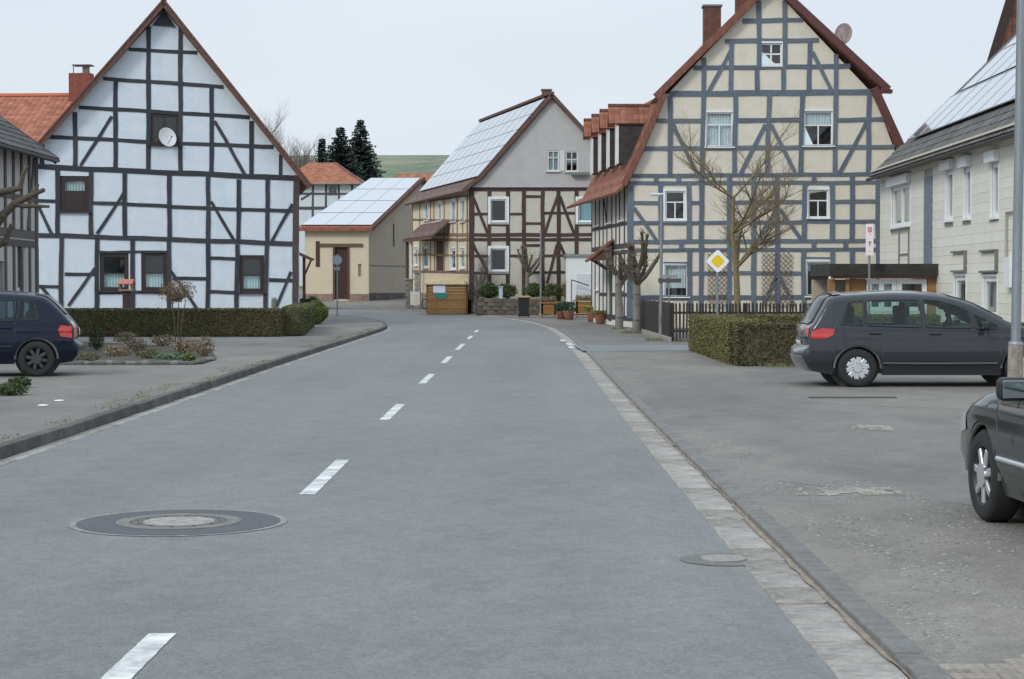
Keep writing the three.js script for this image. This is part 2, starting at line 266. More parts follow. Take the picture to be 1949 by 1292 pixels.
{ // brown silt washed up along the foot of the kerb, and tarred seams in the forecourt
  const strip = (line, wid, lift, m, d0, d1, lo) => { const pos = [], uv = []; const on = line.filter((p) => p[1] > d0 && p[1] < d1), fine = []; for (let i = 0; i < on.length - 1; i++) for (let k = 0; k < 6; k++) fine.push([lerp(on[i][0], on[i + 1][0], k / 6), lerp(on[i][1], on[i + 1][1], k / 6)]); const o2 = fine.map((p, i) => { const w = wid * (lo + 1.6 * Math.max(0, fbm(p[1] * 1.7, p[0] * 0.2, 19, 4) - 0.25)); return [p[0] - w, p[1]]; }); for (let i = 0; i < fine.length - 1; i++) for (const q of [fine[i], fine[i + 1], o2[i + 1], fine[i], o2[i + 1], o2[i]]) { pos.push(q[0], terrain(...q) + lift, -q[1]); uv.push(...q); } const g = new THREE.BufferGeometry(); g.setAttribute('position', new THREE.Float32BufferAttribute(pos, 3)); g.setAttribute('uv', new THREE.Float32BufferAttribute(uv, 2)); g.computeVertexNormals(); return g; };
  const silt = structure('silt', strip(offset(RR, 0.299), 0.045, 0.0165, null, 3, 66, 0.15), mat(col(0.42, 0.345, 0.28), { map: scaled(T.soot, 2.5), roughness: 1 })); silt.userData = { kind: 'stuff', label: 'brown silt washed up along the foot of the kerb', category: 'silt' };
  const tar = mat(col(0.235, 0.245, 0.26), { map: scaled(T.soot, 2), roughness: 0.8 }), seam = (x0, x1, d0, d1, w) => { const l = []; for (let i = 0; i <= 120; i++) { const d = lerp(d0, d1, i / 120); l.push([lerp(x0, x1, i / 120) + 0.03 * (fbm(d * 0.5, x0, 23, 3) - 0.5), d]); } return strip(l, w, 0.003, null, -50, 500, 0.4); };
  part('tar_seam', seam(2.2, 6.4, 15.2, 9.0, 0.02).translate(0, LIFT_R, 0), tar, forecourt); part('tar_seam', seam(2.3, 9.5, 27, 21, 0.03).translate(0, LIFT_R, 0), tar, forecourt);
}
// centre line dashes, junction marks and faded parking lines are children of the surface they are painted on
function quadOn(pts, lift, m, name, parent) {  // pts: corners [x, d]
  const pos = [], uv = []; for (const i of [0, 1, 2, 0, 2, 3]) { const [x, d] = pts[i]; pos.push(x, terrain(x, d) + lift, -d); uv.push(x, d); }
  const g = new THREE.BufferGeometry(); g.setAttribute('position', new THREE.Float32BufferAttribute(pos, 3)); g.setAttribute('uv', new THREE.Float32BufferAttribute(uv, 2)); g.computeVertexNormals();
  if (g.attributes.normal.getY(0) < 0) { const p = g.attributes.position.array; for (let i = 0; i < p.length; i += 9) for (let q = 0; q < 3; q++) { const t = p[i + q]; p[i + q] = p[i + 3 + q]; p[i + 3 + q] = t; } g.computeVertexNormals(); }
  return part(name, g, m, parent);
}
const laneX = (d) => -1.70 + 0.0050 * d;
for (const [d0, d1] of [[-3.2, -0.4], [5.75, 8.68], [14.55, 17.5], [22.75, 25.85], [31.5, 35], [40.1, 44.1], [48.7, 54.0], [59.0, 63.0], [68.0, 71.5]]) { // painted dash with frayed edges and a few worn-through spots
  const pos = [], uv = [], n = 48, m = 5, r = rng(900 + Math.round(d0 * 10)); const J = []; for (let i = 0; i <= n; i++) { J.push([]); for (let j = 0; j <= m; j++) { const d = lerp(d0, d1, i / n) + (r() - 0.5) * 0.012, x = laneX(d) - 0.065 + 0.13 * j / m + (r() - 0.5) * 0.005; J[i].push([x, d]); } }
  for (let i = 0; i < n; i++) for (let j = 0; j < m; j++) { const w = fbm(i * 0.35, j * 0.6 + d0, 907, 3), rim = i === 0 || j === 0 || i === n - 1 || j === m - 1; if (w > (rim ? 0.79 : 0.9)) continue; const q = [J[i][j], J[i + 1][j], J[i + 1][j + 1], J[i][j + 1]]; for (const k of [0, 2, 1, 0, 3, 2]) { pos.push(q[k][0], terrain(...q[k]) + 0.004, -q[k][1]); uv.push(...q[k]); } }
  const g = new THREE.BufferGeometry(); g.setAttribute('position', new THREE.Float32BufferAttribute(pos, 3)); g.setAttribute('uv', new THREE.Float32BufferAttribute(uv, 2)); g.computeVertexNormals(); part('lane_dash', g, M.paint, road);
}
for (const [a, b, c, e] of [[1.56, 49.6, 1.74, 51.6], [1.58, 52.6, 1.76, 54.4], [1.50, 56.2, 1.66, 58]]) quadOn([[a, b], [c, b], [c, e], [a, e]], 0.013, M.paint, 'junction_mark', road);
{ const P = (x, y) => { const p = groundPoint(x, y, LIFT_R); return [p.x, -p.z]; };
  const worn = (a, b, c, e, seed) => {         // flakes of old paint left on the asphalt
    const pos = [], uv = [], r = rng(seed), n = 46, m = 5; for (let i = 0; i < n; i++) for (let j = 0; j < m; j++) { const u = i / n, v = j / m, keep = fbm(u * 9, v * 3 + seed, 17, 3) + 0.25 * Math.sin(Math.PI * (v + 0.1)) * Math.sin(Math.PI * u) - 0.10; if (keep < 0.42) continue; const q = [[u, v], [u + 1 / n, v], [u + 1 / n, v + 1 / m], [u, v + 1 / m]].map(([s, t]) => { const s2 = s + (r() - 0.5) * 0.008, t2 = t + (r() - 0.5) * 0.12, x = lerp(lerp(a[0], b[0], s2), lerp(e[0], c[0], s2), t2), d = lerp(lerp(a[1], b[1], s2), lerp(e[1], c[1], s2), t2); return [x, d]; }); for (const k of [0, 1, 2, 0, 2, 3]) { pos.push(q[k][0], terrain(...q[k]) + LIFT_R + 0.004, -q[k][1]); uv.push(...q[k]); } }
    const g = new THREE.BufferGeometry(); g.setAttribute('position', new THREE.Float32BufferAttribute(pos, 3)); g.setAttribute('uv', new THREE.Float32BufferAttribute(uv, 2)); g.computeVertexNormals(); part('parking_line', g, M.paintWorn, forecourt).userData = { kind: 'stuff' };
  };
  worn(P(1515, 943), P(1722, 942), P(1704, 928), P(1520, 929), 3); worn(P(1620, 818), P(1705, 820), P(1692, 810), P(1625, 808), 5);
  quadOn([P(1110, 668), P(1420, 667), P(1400, 656), P(1090, 657)], LIFT_R + 0.004, mat(col(0.30, 0.32, 0.335), { map: scaled(T.asphalt, 0.5), roughness: 0.8 }), 'side_street', forecourt); }

// grit beside the kerb and brick pavers in the corner of the forecourt
{ const r = rng(77);
  // loose grit and worn-out stones in the asphalt beside the kerb: far too many to count
  const pos = [], cl = [], base = new THREE.DodecahedronGeometry(1, 0).attributes.position;
  for (let i = 0; i < 9000; i++) {
    const d = 7.6 + 13 * r() ** 1.3, x = 1.86 + 1.7 * r(), lo = 1.86 + 0.12 * smooth(8, 14, d), hi = 1.95 + 1.45 * smooth(7.8, 9.4, d) * (1 - smooth(12.0, 19.5, d) * 0.86), q = fbm(x * 2.2, d * 0.9, 141, 3), k = r(), sz = 0.004 + 0.012 * r() * r(), a = r() * 6.283;
    if (x < lo || x > hi || q < 0.36 + 0.12 * k) continue; const t = 0.17 + 0.20 * r(), wv = 1 + 0.06 * (r() - 0.3);
    for (let v = 0; v < base.count; v++) { const bx = base.getX(v) * sz * 1.3, bz = base.getZ(v) * sz; pos.push(x + bx * Math.cos(a) - bz * Math.sin(a), LIFT_R + 0.001 + base.getY(v) * sz * 0.42, -d + bx * Math.sin(a) + bz * Math.cos(a)); cl.push(t * wv, t, t * 0.95); }
  }
  { const g = new THREE.BufferGeometry(); g.setAttribute('position', new THREE.Float32BufferAttribute(pos, 3)); g.setAttribute('color', new THREE.Float32BufferAttribute(cl, 3)); g.computeVertexNormals(); const o = part('gravel', g, mat(col(1, 1, 1), { vertexColors: true, roughness: 1 }), scene); o.userData = { kind: 'stuff', label: 'loose grit and small stones worn out of the forecourt beside the kerb', category: 'gravel' }; }
  const pv = [col(0.40, 0.345, 0.30), col(0.44, 0.385, 0.335), col(0.36, 0.32, 0.28)].map((c) => mat(c, { map: scaled(T.grain, 4), bumpMap: scaled(T.grainBump, 4), bumpScale: 0.003, roughness: 0.93 }));
  const pg = uvBox(new RoundedBoxGeometry(0.194, 0.06, 0.094, 1, 0.008));
  for (let d = 6.9, row = 0; d < 8.55; d += 0.1, row++) for (let x = 1.90 + (row % 2) * 0.1; x < 3.2; x += 0.2) { if (d > 7.75 + (x - 1.9) * 0.8 + 0.15 * Math.sin(x * 5)) continue; const m = part('paver', pg, pv[Math.floor(r() * 3)], forecourt); m.position.set(x, LIFT_R - 0.024 + r() * 0.004, -d); m.rotation.y = (r() - 0.5) * 0.03; }
}
// manhole cover in a round asphalt repair, smaller gully cover by the gutter, grate by the parking bay
function disc(r0, r1, lift, seg = 48) { const g = new THREE.RingGeometry(r0, r1, seg, 1); g.rotateX(-Math.PI / 2); g.translate(0, lift, 0); const p = g.attributes.position; for (let i = 0; i < p.count; i++) g.attributes.uv.setXY(i, p.getX(i), p.getZ(i)); return g; }
{ const c = groundPoint(341, 994), t = thing('manhole_cover', 'round manhole cover with pale centre set in a dark round asphalt patch', 'manhole cover', [c.x, 0, c.z]);
  part('seal_ring', disc(0.70, 0.755, 0.004), mat(col(0.36, 0.36, 0.37), { map: scaled(T.soot, 4) }), t);
  part('asphalt_patch', disc(0.43, 0.705, 0.006), mat(col(0.135, 0.14, 0.15), { map: scaled(T.asphalt, 0.5), bumpMap: scaled(T.asphaltBump, 0.5), bumpScale: 0.004, roughness: 0.7 }), t);
  const rim = (a, b, h) => { const g = new THREE.LatheGeometry([[a, 0], [a, h], [b, h], [b, 0]].map((q) => new THREE.Vector2(...q)), 48); return g; };
  part('outer_ring', rim(0.335, 0.435, 0.010), mat(col(0.34, 0.32, 0.30), { map: scaled(T.soot, 5), bumpMap: scaled(T.grainBump, 5), bumpScale: 0.004 }), t);
  part('iron_ring', rim(0.255, 0.325, 0.009), mat(col(0.19, 0.18, 0.175), { map: scaled(T.soot, 6), roughness: 0.6, metalness: 0.4 }), t);
  const core = new THREE.CylinderGeometry(0.25, 0.25, 0.012, 40); core.translate(0, 0.004, 0); part('cover', core, mat(col(0.46, 0.43, 0.40), { map: scaled(T.soot, 2), roughness: 0.9 }), t);
  const sg = new THREE.CylinderGeometry(0.012, 0.014, 0.006, 8); for (let i = 0; i < 12; i++) { const a = i / 12 * 6.283; part('stud', sg, M.iron, t).position.set(Math.cos(a) * 0.29, 0.011, Math.sin(a) * 0.29); }
}
{ const c = groundPoint(1378, 1065), t = thing('gully_cover', 'small pale concrete cover sunk in the road beside the gutter slabs', 'drain cover', [c.x, 0, c.z]);
  part('patch', disc(0.13, 0.27, 0.004), mat(col(0.27, 0.265, 0.255), { map: scaled(T.asphalt, 0.5), roughness: 0.9 }), t);
  const core = new THREE.CylinderGeometry(0.14, 0.14, 0.014, 36); core.translate(0, 0.005, 0); part('cover', core, mat(col(0.42, 0.395, 0.37), { map: scaled(T.soot, 3) }), t);
}
{ const a = groundPoint(1540, 757, LIFT_R), b = groundPoint(1705, 757, LIFT_R), t = thing('drain_grate', 'dark slotted iron drain grate in the forecourt beside the grey car', 'drain grate', [(a.x + b.x) / 2, LIFT_R, a.z]);
  const L = b.x - a.x; part('channel', box(L, 0.02, 0.14, 0, -0.006, 0), M.dark, t); part('frame', merge([box(L, 0.02, 0.02, 0, 0.002, 0.08), box(L, 0.02, 0.02, 0, 0.002, -0.08)]), M.iron, t);
  for (let x = -L / 2 + 0.03; x < L / 2; x += 0.045) part('grate_bar', box(0.02, 0.012, 0.14, x, 0.01, 0), M.iron, t);
}
// ---------------------------------------------------------------- houses
class Facade {                                 // an upright plane: x along the wall (from its start towards its end as seen from the street), y up, z out of the wall
  constructor(x0, d0, theta, y0) { this.o = V3(x0, y0, -d0); this.theta = theta; this.n = V3(Math.sin(theta), 0, Math.cos(theta)); this.m = new THREE.Matrix4().makeRotationY(theta).setPosition(this.o); this.inv = this.m.clone().invert(); this.rel = null; }
  at(px, py) { const r = V3(...ray(px, py)), c = V3(0, EYE, 0), k = this.o.clone().sub(c).dot(this.n) / r.dot(this.n); const p = c.addScaledVector(r, k).applyMatrix4(this.inv); return [p.x, p.y]; }
  rect(x0, y0, x1, y1) { const a = this.at(x0, y0), b = this.at(x1, y1), c = this.at(x0, y1), d = this.at(x1, y0); return [(a[0] + c[0]) / 2, (b[1] + c[1]) / 2, (b[0] + d[0]) / 2, (a[1] + d[1]) / 2]; }
}
function between(q, p, y0) { const f = new Facade(q[0], q[1], Math.atan2(p[1] - q[1], p[0] - q[0]), y0); f.len = Math.hypot(p[0] - q[0], p[1] - q[1]); return f; }
function house(name, label, F, group) { const g = thing(name, label, 'house', [F.o.x, F.o.y, F.o.z], F.theta, group); g.facade = F; return g; }
function put(h, F, name, geo, m, parent) { if (F !== h.facade) geo.applyMatrix4(h.facade.inv.clone().multiply(F.m)); return part(name, geo, m, parent || h); }
function hewn(L, w, t, seed) {                 // a hand-hewn timber: edges wander a little along its length
  const n = Math.max(2, Math.round(L / 0.45)), g = new THREE.BoxGeometry(L, w, t, n, 1, 1), p = g.attributes.position; for (let i = 0; i < p.count; i++) { const u = Math.round((p.getX(i) / L + 0.5) * n), e = p.getY(i) > 0 ? 1 : 2; p.setY(i, p.getY(i) + (hash2(u, e, seed * 7 + 3) - 0.5) * 0.020 + 0.008 * Math.sin(u * 0.9 + seed)); }
  g.computeVertexNormals(); const o = uvBox(g, 1.4), uv = o.attributes.uv; for (let i = 0; i < uv.count; i++) uv.setXY(i, uv.getX(i) + seed * 0.37, uv.getY(i) + seed * 0.61); return o;
}
const zoom = (ox, oy, k) => (x, y) => [ox + x / k, oy + y / k];
function beams(h, F, z, list, m, width = 0.2, out = 0.022, name = 'beam') {
  list.forEach(([x0, y0, x1, y1, w], i) => {
    const a = F.at(...z(x0, y0)), b = F.at(...z(x1, y1)), L = Math.hypot(b[0] - a[0], b[1] - a[1]), t = out + (h.userData.count = (h.userData.count || 0) + 1) * 0.0004;
    const g = hewn(L, (w || width) * 0.86, 0.06 + t, h.userData.count); g.rotateZ(Math.atan2(b[1] - a[1], b[0] - a[0])); g.translate((a[0] + b[0]) / 2, (a[1] + b[1]) / 2, t / 2 - 0.03);
    put(h, F, name, g, Array.isArray(m) ? m[i % m.length] : m);
  });
}
function window_(h, F, r, o = {}) {             // r: [x0, y0, x1, y1] on the wall; rows: heights of lights, cols: number of casements
  const [x0, y0, x1, y1] = r, fw = o.fw ?? 0.08, z = o.z ?? -0.06, dp = 0.07, w = x1 - x0, hh = y1 - y0, fm = o.frame || M.white, g = sub(o.name || 'window', h), P = (n, q, m) => put(h, F, n, q, m, g);
  if (o.label) g.userData = { label: o.label };
  P('frame', merge([box(w, fw, dp, (x0 + x1) / 2, y1 - fw / 2, z), box(w, fw, dp, (x0 + x1) / 2, y0 + fw / 2, z), box(fw, hh - 2 * fw, dp, x0 + fw / 2, (y0 + y1) / 2, z), box(fw, hh - 2 * fw, dp, x1 - fw / 2, (y0 + y1) / 2, z)]), fm);
  const cols = o.cols || 1, rows = o.rows || [1], mw = o.mw ?? 0.05, iw = w - 2 * fw, ih = hh - 2 * fw;
  let yy = y0 + fw, total = rows.reduce((a, b) => a + b, 0);
  rows.forEach((f, j) => {
    const rh = ih * f / total, n = o.topSingle && j === rows.length - 1 ? 1 : cols;
    for (let i = 0; i < n; i++) { const cw = iw / n, pg = box(cw - 0.004, rh - 0.004, 0.008, x0 + fw + cw * (i + 0.5), yy + rh / 2, z - 0.01); P('pane', pg, M.glass); }
    for (let i = 1; i < n; i++) P('mullion', box(mw, rh - (j ? mw : 0), dp - 0.012, x0 + fw + iw * i / n, yy + rh / 2 + (j ? mw / 2 : 0), z), fm);
    if (j) P('transom', box(iw, mw, dp - 0.008, (x0 + x1) / 2, yy, z), fm);
    yy += rh;
  });
  if (o.sill) P('sill', box(w + 0.16, 0.05, 0.16, (x0 + x1) / 2, y0 - 0.026, 0.03), o.sillMat || fm);
  if (o.surround) { const s = o.surround, q = 0.05; P('surround', merge([box(w + 2 * s, s, q, (x0 + x1) / 2, y1 + s / 2, q / 2 - 0.01), box(w + 2 * s, s, q, (x0 + x1) / 2, y0 - s / 2, q / 2 - 0.01), box(s, hh, q, x0 - s / 2, (y0 + y1) / 2, q / 2 - 0.01), box(s, hh, q, x1 + s / 2, (y0 + y1) / 2, q / 2 - 0.01)]), o.surroundMat || fm); }
  if (o.curtain) {                              // pleated cloth behind the glass: [from, to] as shares of the height
    const [a, b] = o.curtain, cg = new THREE.PlaneGeometry(iw, ih * (b - a), 40, 1), p = cg.attributes.position; for (let i = 0; i < p.count; i++) p.setZ(i, 0.02 * Math.sin(p.getX(i) * 55)); cg.computeVertexNormals(); cg.translate((x0 + x1) / 2, y0 + fw + ih * (a + b) / 2, z - 0.10);
    P('curtain', cg, o.curtainMat || M.curtain);
  }
  return g;
}
function gableRoof(h, poly, back, over, t, mats, k = 1) { // poly: verge points from the one eaves over the ridge to the other; back: [dx, dz] to the far gable
  const top = poly.reduce((a, p, i) => p[1] > poly[a][1] ? i : a, 0), L = Math.hypot(...back), bx = back[0] / L, bz = back[1] / L, bb = [back[0] + bx * over, back[1] + bz * over], ff = [-bx * over, -bz * over];
  for (let i = 0; i < poly.length - 1; i++) {
    const a = poly[i], b = poly[i + 1], m = Array.isArray(mats) ? mats[i < top ? 0 : 1] : mats;
    const g = i < top ? slab([a[0] + bb[0], a[1], bb[1]], [a[0] + ff[0], a[1], ff[1]], [b[0] + ff[0], b[1], ff[1]], [b[0] + bb[0], b[1], bb[1]], t, k)
      : slab([b[0] + ff[0], b[1], ff[1]], [b[0] + bb[0], b[1], bb[1]], [a[0] + bb[0], a[1], bb[1]], [a[0] + ff[0], a[1], ff[1]], t, k);
    part('roof', g, m, h);
  }
}
function verge(h, pts, z, w, m, hgt = 0.22, name = 'barge_board') { for (let i = 0; i < pts.length - 1; i++) part(name, bar([pts[i][0], pts[i][1], z], [pts[i + 1][0], pts[i + 1][1], z], w, hgt, 1.3), m, h); }
function wallTo(h, a, b, y0, y1, t, m, name = 'wall') { const g = bar([a[0], (y0 + y1) / 2, a[1]], [b[0], (y0 + y1) / 2, b[1]], t, y1 - y0); return part(name, g, m, h); }
function tileMat(c, o = {}) { return mat(c, { map: scaled(T.tiles, 0.5), bumpMap: scaled(T.tilesBump, 0.5), bumpScale: 0.05, roughness: 0.85, ...o }); }
const R = {
  red: tileMat(col(0.40, 0.165, 0.105)), brown: tileMat(col(0.235, 0.15, 0.135)), orange: tileMat(col(0.52, 0.20, 0.11)), grey: tileMat(col(0.17, 0.165, 0.17)), dull: tileMat(col(0.30, 0.15, 0.12)),
  bargeRed: mat(col(0.155, 0.058, 0.055), { map: scaled(T.wood, 0.8), roughness: 0.7 }), bargeBrown: mat(col(0.19, 0.10, 0.08), { map: scaled(T.soot, 0.9), roughness: 0.8 }),
  solar: new THREE.MeshPhysicalMaterial({ color: col(0.60, 0.605, 0.625), metalness: 0.9, roughness: 0.28, clearcoat: 1, clearcoatRoughness: 0.05 }),
  solarRim: mat(col(0.55, 0.56, 0.58), { metalness: 0.9, roughness: 0.28 }),
};
// solar panels laid on a slope: origin corner, unit vectors along the eaves and up the slope
function solarField(h, o, eu, ev, nu, nv, pw, ph, gap, lift) {
  const u = V3(...eu).normalize(), v = V3(...ev).normalize(), n = u.clone().cross(v).normalize(); if (n.y < 0) n.negate();
  const glass = uvBox(new THREE.BoxGeometry(pw - 0.05, 0.012, ph - 0.05)), rim = merge([box(pw, 0.035, 0.025, 0, 0, ph / 2 - 0.0125), box(pw, 0.035, 0.025, 0, 0, -ph / 2 + 0.0125), box(0.025, 0.035, ph - 0.05, pw / 2 - 0.0125, 0, 0), box(0.025, 0.035, ph - 0.05, -pw / 2 + 0.0125, 0, 0)]);
  const basis = new THREE.Matrix4().makeBasis(u, n, u.clone().cross(n)); const q = new THREE.Quaternion().setFromRotationMatrix(basis);
  for (let j = 0; j < nv; j++) for (let i = 0; i < nu; i++) {
    const p = V3(...o).addScaledVector(u, (i + 0.5) * (pw + gap)).addScaledVector(v, (j + 0.5) * (ph + gap)).addScaledVector(n, lift), a = part('solar_panel', glass, R.solar, h); a.position.copy(p); a.quaternion.copy(q);
    const b = part('frame', rim, R.solarRim, a);
  }
}
function solarQuad(h, A, B, C, D, nu, nv, lift) { // A to B along the eaves, A to D up the slope: panels fill the quad whatever its skew
  const a = V3(...A), b = V3(...B), c = V3(...C), d = V3(...D), n = b.clone().sub(a).cross(d.clone().sub(a)).normalize(); if (n.y < 0) n.negate();
  const P = (u, v, l) => a.clone().lerp(b, u).lerp(d.clone().lerp(c, u), v).addScaledVector(n, l).toArray(), flip = b.clone().sub(a).cross(d.clone().sub(a)).y < 0;
  const cell = (u0, v0, u1, v1, l, t) => flip ? slab(P(u1, v0, l), P(u0, v0, l), P(u0, v1, l), P(u1, v1, l), t) : slab(P(u0, v0, l), P(u1, v0, l), P(u1, v1, l), P(u0, v1, l), t);
  const gu = 0.004 , gv = 0.006; for (let j = 0; j < nv; j++) for (let i = 0; i < nu; i++) { const u0 = i / nu + gu / 2, u1 = (i + 1) / nu - gu / 2, v0 = j / nv + gv / 2, v1 = (j + 1) / nv - gv / 2, p = part('solar_panel', cell(u0 + 0.002, v0 + 0.003, u1 - 0.002, v1 - 0.003, lift, 0.02), R.solar, h); part('frame', cell(u0, v0, u1, v1, lift - 0.004, 0.03), R.solarRim, p); }
}
// single roof tiles, as parts, on a slope that is near enough to tell them apart
function roofTiles(h, o, eu, ev, nu, nv, w, l, mats, seed, keep) {
  const u = V3(...eu).normalize(), v = V3(...ev).normalize(), n = u.clone().cross(v).normalize(); if (n.y < 0) n.negate(); const r = rng(seed);
  const s = []; for (let i = 0; i <= 8; i++) { const a = i / 8, y = 0.028 * Math.sin(a * Math.PI * 2) * (a < 0.5 ? 0.5 : -1); s.push([a * w, y]); }
  const shape = new THREE.Shape([...s, ...s.slice().reverse().map(([x, y]) => [x, y - 0.014])].map((p) => new THREE.Vector2(p[0] - w / 2, p[1])));
  const g = new THREE.ExtrudeGeometry(shape, { depth: l * 1.12, bevelEnabled: false, steps: 1 }); g.translate(0, 0, -l * 0.56); const geo = uvBox(g);
  const q = new THREE.Quaternion().setFromRotationMatrix(new THREE.Matrix4().makeBasis(u, n, u.clone().cross(n))), tilt = new THREE.Quaternion().setFromAxisAngle(V3(1, 0, 0), u.clone().cross(n).dot(v) > 0 ? 0.07 : -0.07); q.multiply(tilt);
  for (let j = 0; j < nv; j++) for (let i = 0; i < nu; i++) { const k = r(), k2 = r(); if (keep && !keep(i, j)) continue; const m = part('roof_tile', geo, mats[Math.floor(k * mats.length)], h); m.position.copy(V3(...o).addScaledVector(u, (i + 0.5) * w).addScaledVector(v, (j + 0.5) * l).addScaledVector(n, 0.03 + k2 * 0.006)); m.quaternion.copy(q); }
}
const plasterMat = (c, k = 0.4, o = {}) => mat(c, { map: scaled(T.plaster, k), bumpMap: scaled(T.plasterBump, 1.2), bumpScale: 0.006, roughness: 0.95, ...o });
const timberMat = (c) => mat(c, { map: scaled(T.wood, 0.9, 0.9), bumpMap: scaled(T.wood, 0.9, 0.9), bumpScale: 0.006, roughness: 0.8 });

// ---- white house with black timbers
{
  const d0 = 76, th = 9.5 * Math.PI / 180, x0 = (570 - W / 2) * d0 / FOCAL, F = new Facade(x0, d0, th, terrain(x0, d0) + 0.1), h = house('timbered_house', 'white half timbered gable house with blackish beams behind the clipped garden hedge', F);
  const infill = plasterMat(col(0.775, 0.865, 0.95)), tm = [timberMat(col(0.052, 0.057, 0.072)), timberMat(col(0.064, 0.066, 0.078)), timberMat(col(0.045, 0.052, 0.066))], post = timberMat(col(0.10, 0.085, 0.085)), frameM = mat(col(0.048, 0.03, 0.028), { map: scaled(T.wood, 1), roughness: 0.6 });
  const A = zoom(0, 0, 2.998), B = zoom(0, 300, 2.998), f = (z, x, y) => F.at(...z(x, y));
  const apex = F.at(312, 12), eaveR = F.at(572, 336), wl = 2 * apex[0] - eaveR[0], eaveL = [wl, F.at(40, 310)[1]];
  const holes = { attic: F.rect(...A(852, 645), ...A(1028, 828)), up: F.rect(...B(342, 104), ...B(512, 308)), a: F.rect(...B(570, 542), ...B(735, 762)), b: F.rect(...B(806, 538), ...B(955, 762)), c: F.rect(...B(1366, 556), ...B(1508, 770)) };
  part('wall', plate([[wl, 0], [0, 0], [0, eaveR[1]], [apex[0], apex[1] - 0.12], [wl, eaveL[1]]], 0.25, Object.values(holes)), infill, h);
  const LEN = 12; wallTo(h, [-0.13, -0.25], [-0.13, -LEN], 0, eaveR[1] - 0.1, 0.25, infill); wallTo(h, [wl + 0.13, -0.25], [wl + 0.13, -LEN], 0, eaveL[1] - 0.1, 0.25, infill);
  part('rear_wall', plate([[wl + 0.3, 0], [-0.3, 0], [-0.3, eaveR[1] - 0.2], [apex[0], apex[1] - 0.5], [wl + 0.3, eaveL[1] - 0.2]], 0.25).translate(0, 0, -LEN), infill, h);
  const slopeR = [eaveR[0] - apex[0], eaveR[1] - apex[1]], slopeL = [eaveL[0] - apex[0], eaveL[1] - apex[1]], poly = [[apex[0] + slopeL[0] * 1.07, apex[1] + 0.1 + slopeL[1] * 1.07], [apex[0], apex[1] + 0.16], [apex[0] + slopeR[0] * 1.07, apex[1] + 0.1 + slopeR[1] * 1.07]];
  gableRoof(h, poly, [0, -LEN], 0.42, 0.12, R.red);
  verge(h, poly.map((p) => [p[0], p[1] - 0.08]), 0.44, 0.05, R.bargeBrown, 0.24); verge(h, poly.map((p) => [p[0], p[1] + 0.06]), 0.40, 0.2, R.dull, 0.06, 'verge_tile');
  part('ridge', bar([poly[1][0], poly[1][1] + 0.05, 0.42], [poly[1][0], poly[1][1] + 0.05, -LEN], 0.22, 0.12), R.dull, h);
  part('gable_board', plate([[apex[0] - 0.45, f(A, 940, 150)[1] + 0.02], [apex[0] + 0.45, f(A, 940, 150)[1] - 0.02], [apex[0], apex[1] - 0.15]], 0.06).translate(0, 0, 0.07), tm[1], h);
  beams(h, F, A, [[735, 282, 1125, 300, 0.16], [590, 448, 1275, 495, 0.18], [450, 612, 1425, 668, 0.18], [285, 780, 840, 808, 0.18], [1040, 818, 1560, 838, 0.18], [120, 946, 1700, 1018, 0.25]], tm);
  beams(h, F, A, [[848, 150, 848, 975], [1030, 150, 1030, 985], [660, 465, 660, 970], [1208, 500, 1208, 1000], [430, 640, 430, 945], [1435, 690, 1435, 1010], [240, 800, 240, 945], [1600, 880, 1600, 1010, 0.16]], tm, 0.21);
  beams(h, F, B, [[120, 243, 328, 248], [525, 258, 712, 262], [712, 264, 967, 278], [967, 279, 1188, 289], [1188, 290, 1365, 296], [1365, 297, 1525, 300], [1525, 300, 1690, 303], [120, 437, 1700, 492, 0.22]], tm, 0.17);
  beams(h, F, B, [[370, 662, 545, 666], [120, 733, 352, 738], [985, 688, 1188, 692], [1188, 573, 1355, 577], [1188, 764, 1355, 768], [1535, 697, 1690, 700], [555, 538, 965, 538, 0.12], [555, 768, 965, 768, 0.15], [120, 872, 1690, 882, 0.24]], tm, 0.16);
  beams(h, F, B, [[328, 60, 330, 440], [520, 80, 520, 445], [712, 90, 712, 455], [967, 100, 967, 480], [1188, 110, 1188, 480], [1363, 125, 1361, 490], [1526, 125, 1526, 490], [352, 445, 348, 872], [555, 455, 552, 872], [758, 465, 756, 872], [965, 480, 965, 876], [1188, 490, 1186, 876], [1355, 495, 1350, 878], [1522, 495, 1515, 878], [130, 60, 135, 870]], tm, 0.21);
  beams(h, F, B, [[1694, 100, 1687, 490, 0.3], [1687, 492, 1684, 900, 0.3]], post, 0.3);
  beams(h, F, A, [[640, 665, 460, 945], [1225, 690, 1400, 1000]], tm, 0.15, 0.012); beams(h, F, B, [[705, 205, 555, 435], [222, 285, 297, 437], [1205, 250, 1335, 470], [1670, 265, 1550, 475], [545, 630, 390, 845], [235, 735, 330, 850], [970, 640, 1130, 868], [1660, 650, 1578, 850]], tm, 0.15, 0.012);
  window_(h, F, holes.attic, { frame: frameM, fw: 0.16, cols: 2, mw: 0.1, sill: true, label: 'dark brown attic window behind the dish' });
  window_(h, F, holes.up, { frame: frameM, fw: 0.2, rows: [1.15, 0.9], mw: 0.12, sill: true, curtain: [0.53, 1], label: 'brown window, shuttered below' });
  put(h, F, 'shutter_panel', (() => { const r = holes.up; return box(r[2] - r[0] - 0.42, (r[3] - r[1]) * 0.48, 0.03, (r[0] + r[2]) / 2, r[1] + (r[3] - r[1]) * 0.31, -0.03); })(), frameM);
  for (const k of ['a', 'b', 'c']) window_(h, F, holes[k], { frame: frameM, fw: 0.17, rows: [0.9, 1.1], mw: 0.06, sill: true, curtain: [0, 0.46], curtainMat: mat(col(0.62, 0.74, 0.76), { roughness: 1 }) });
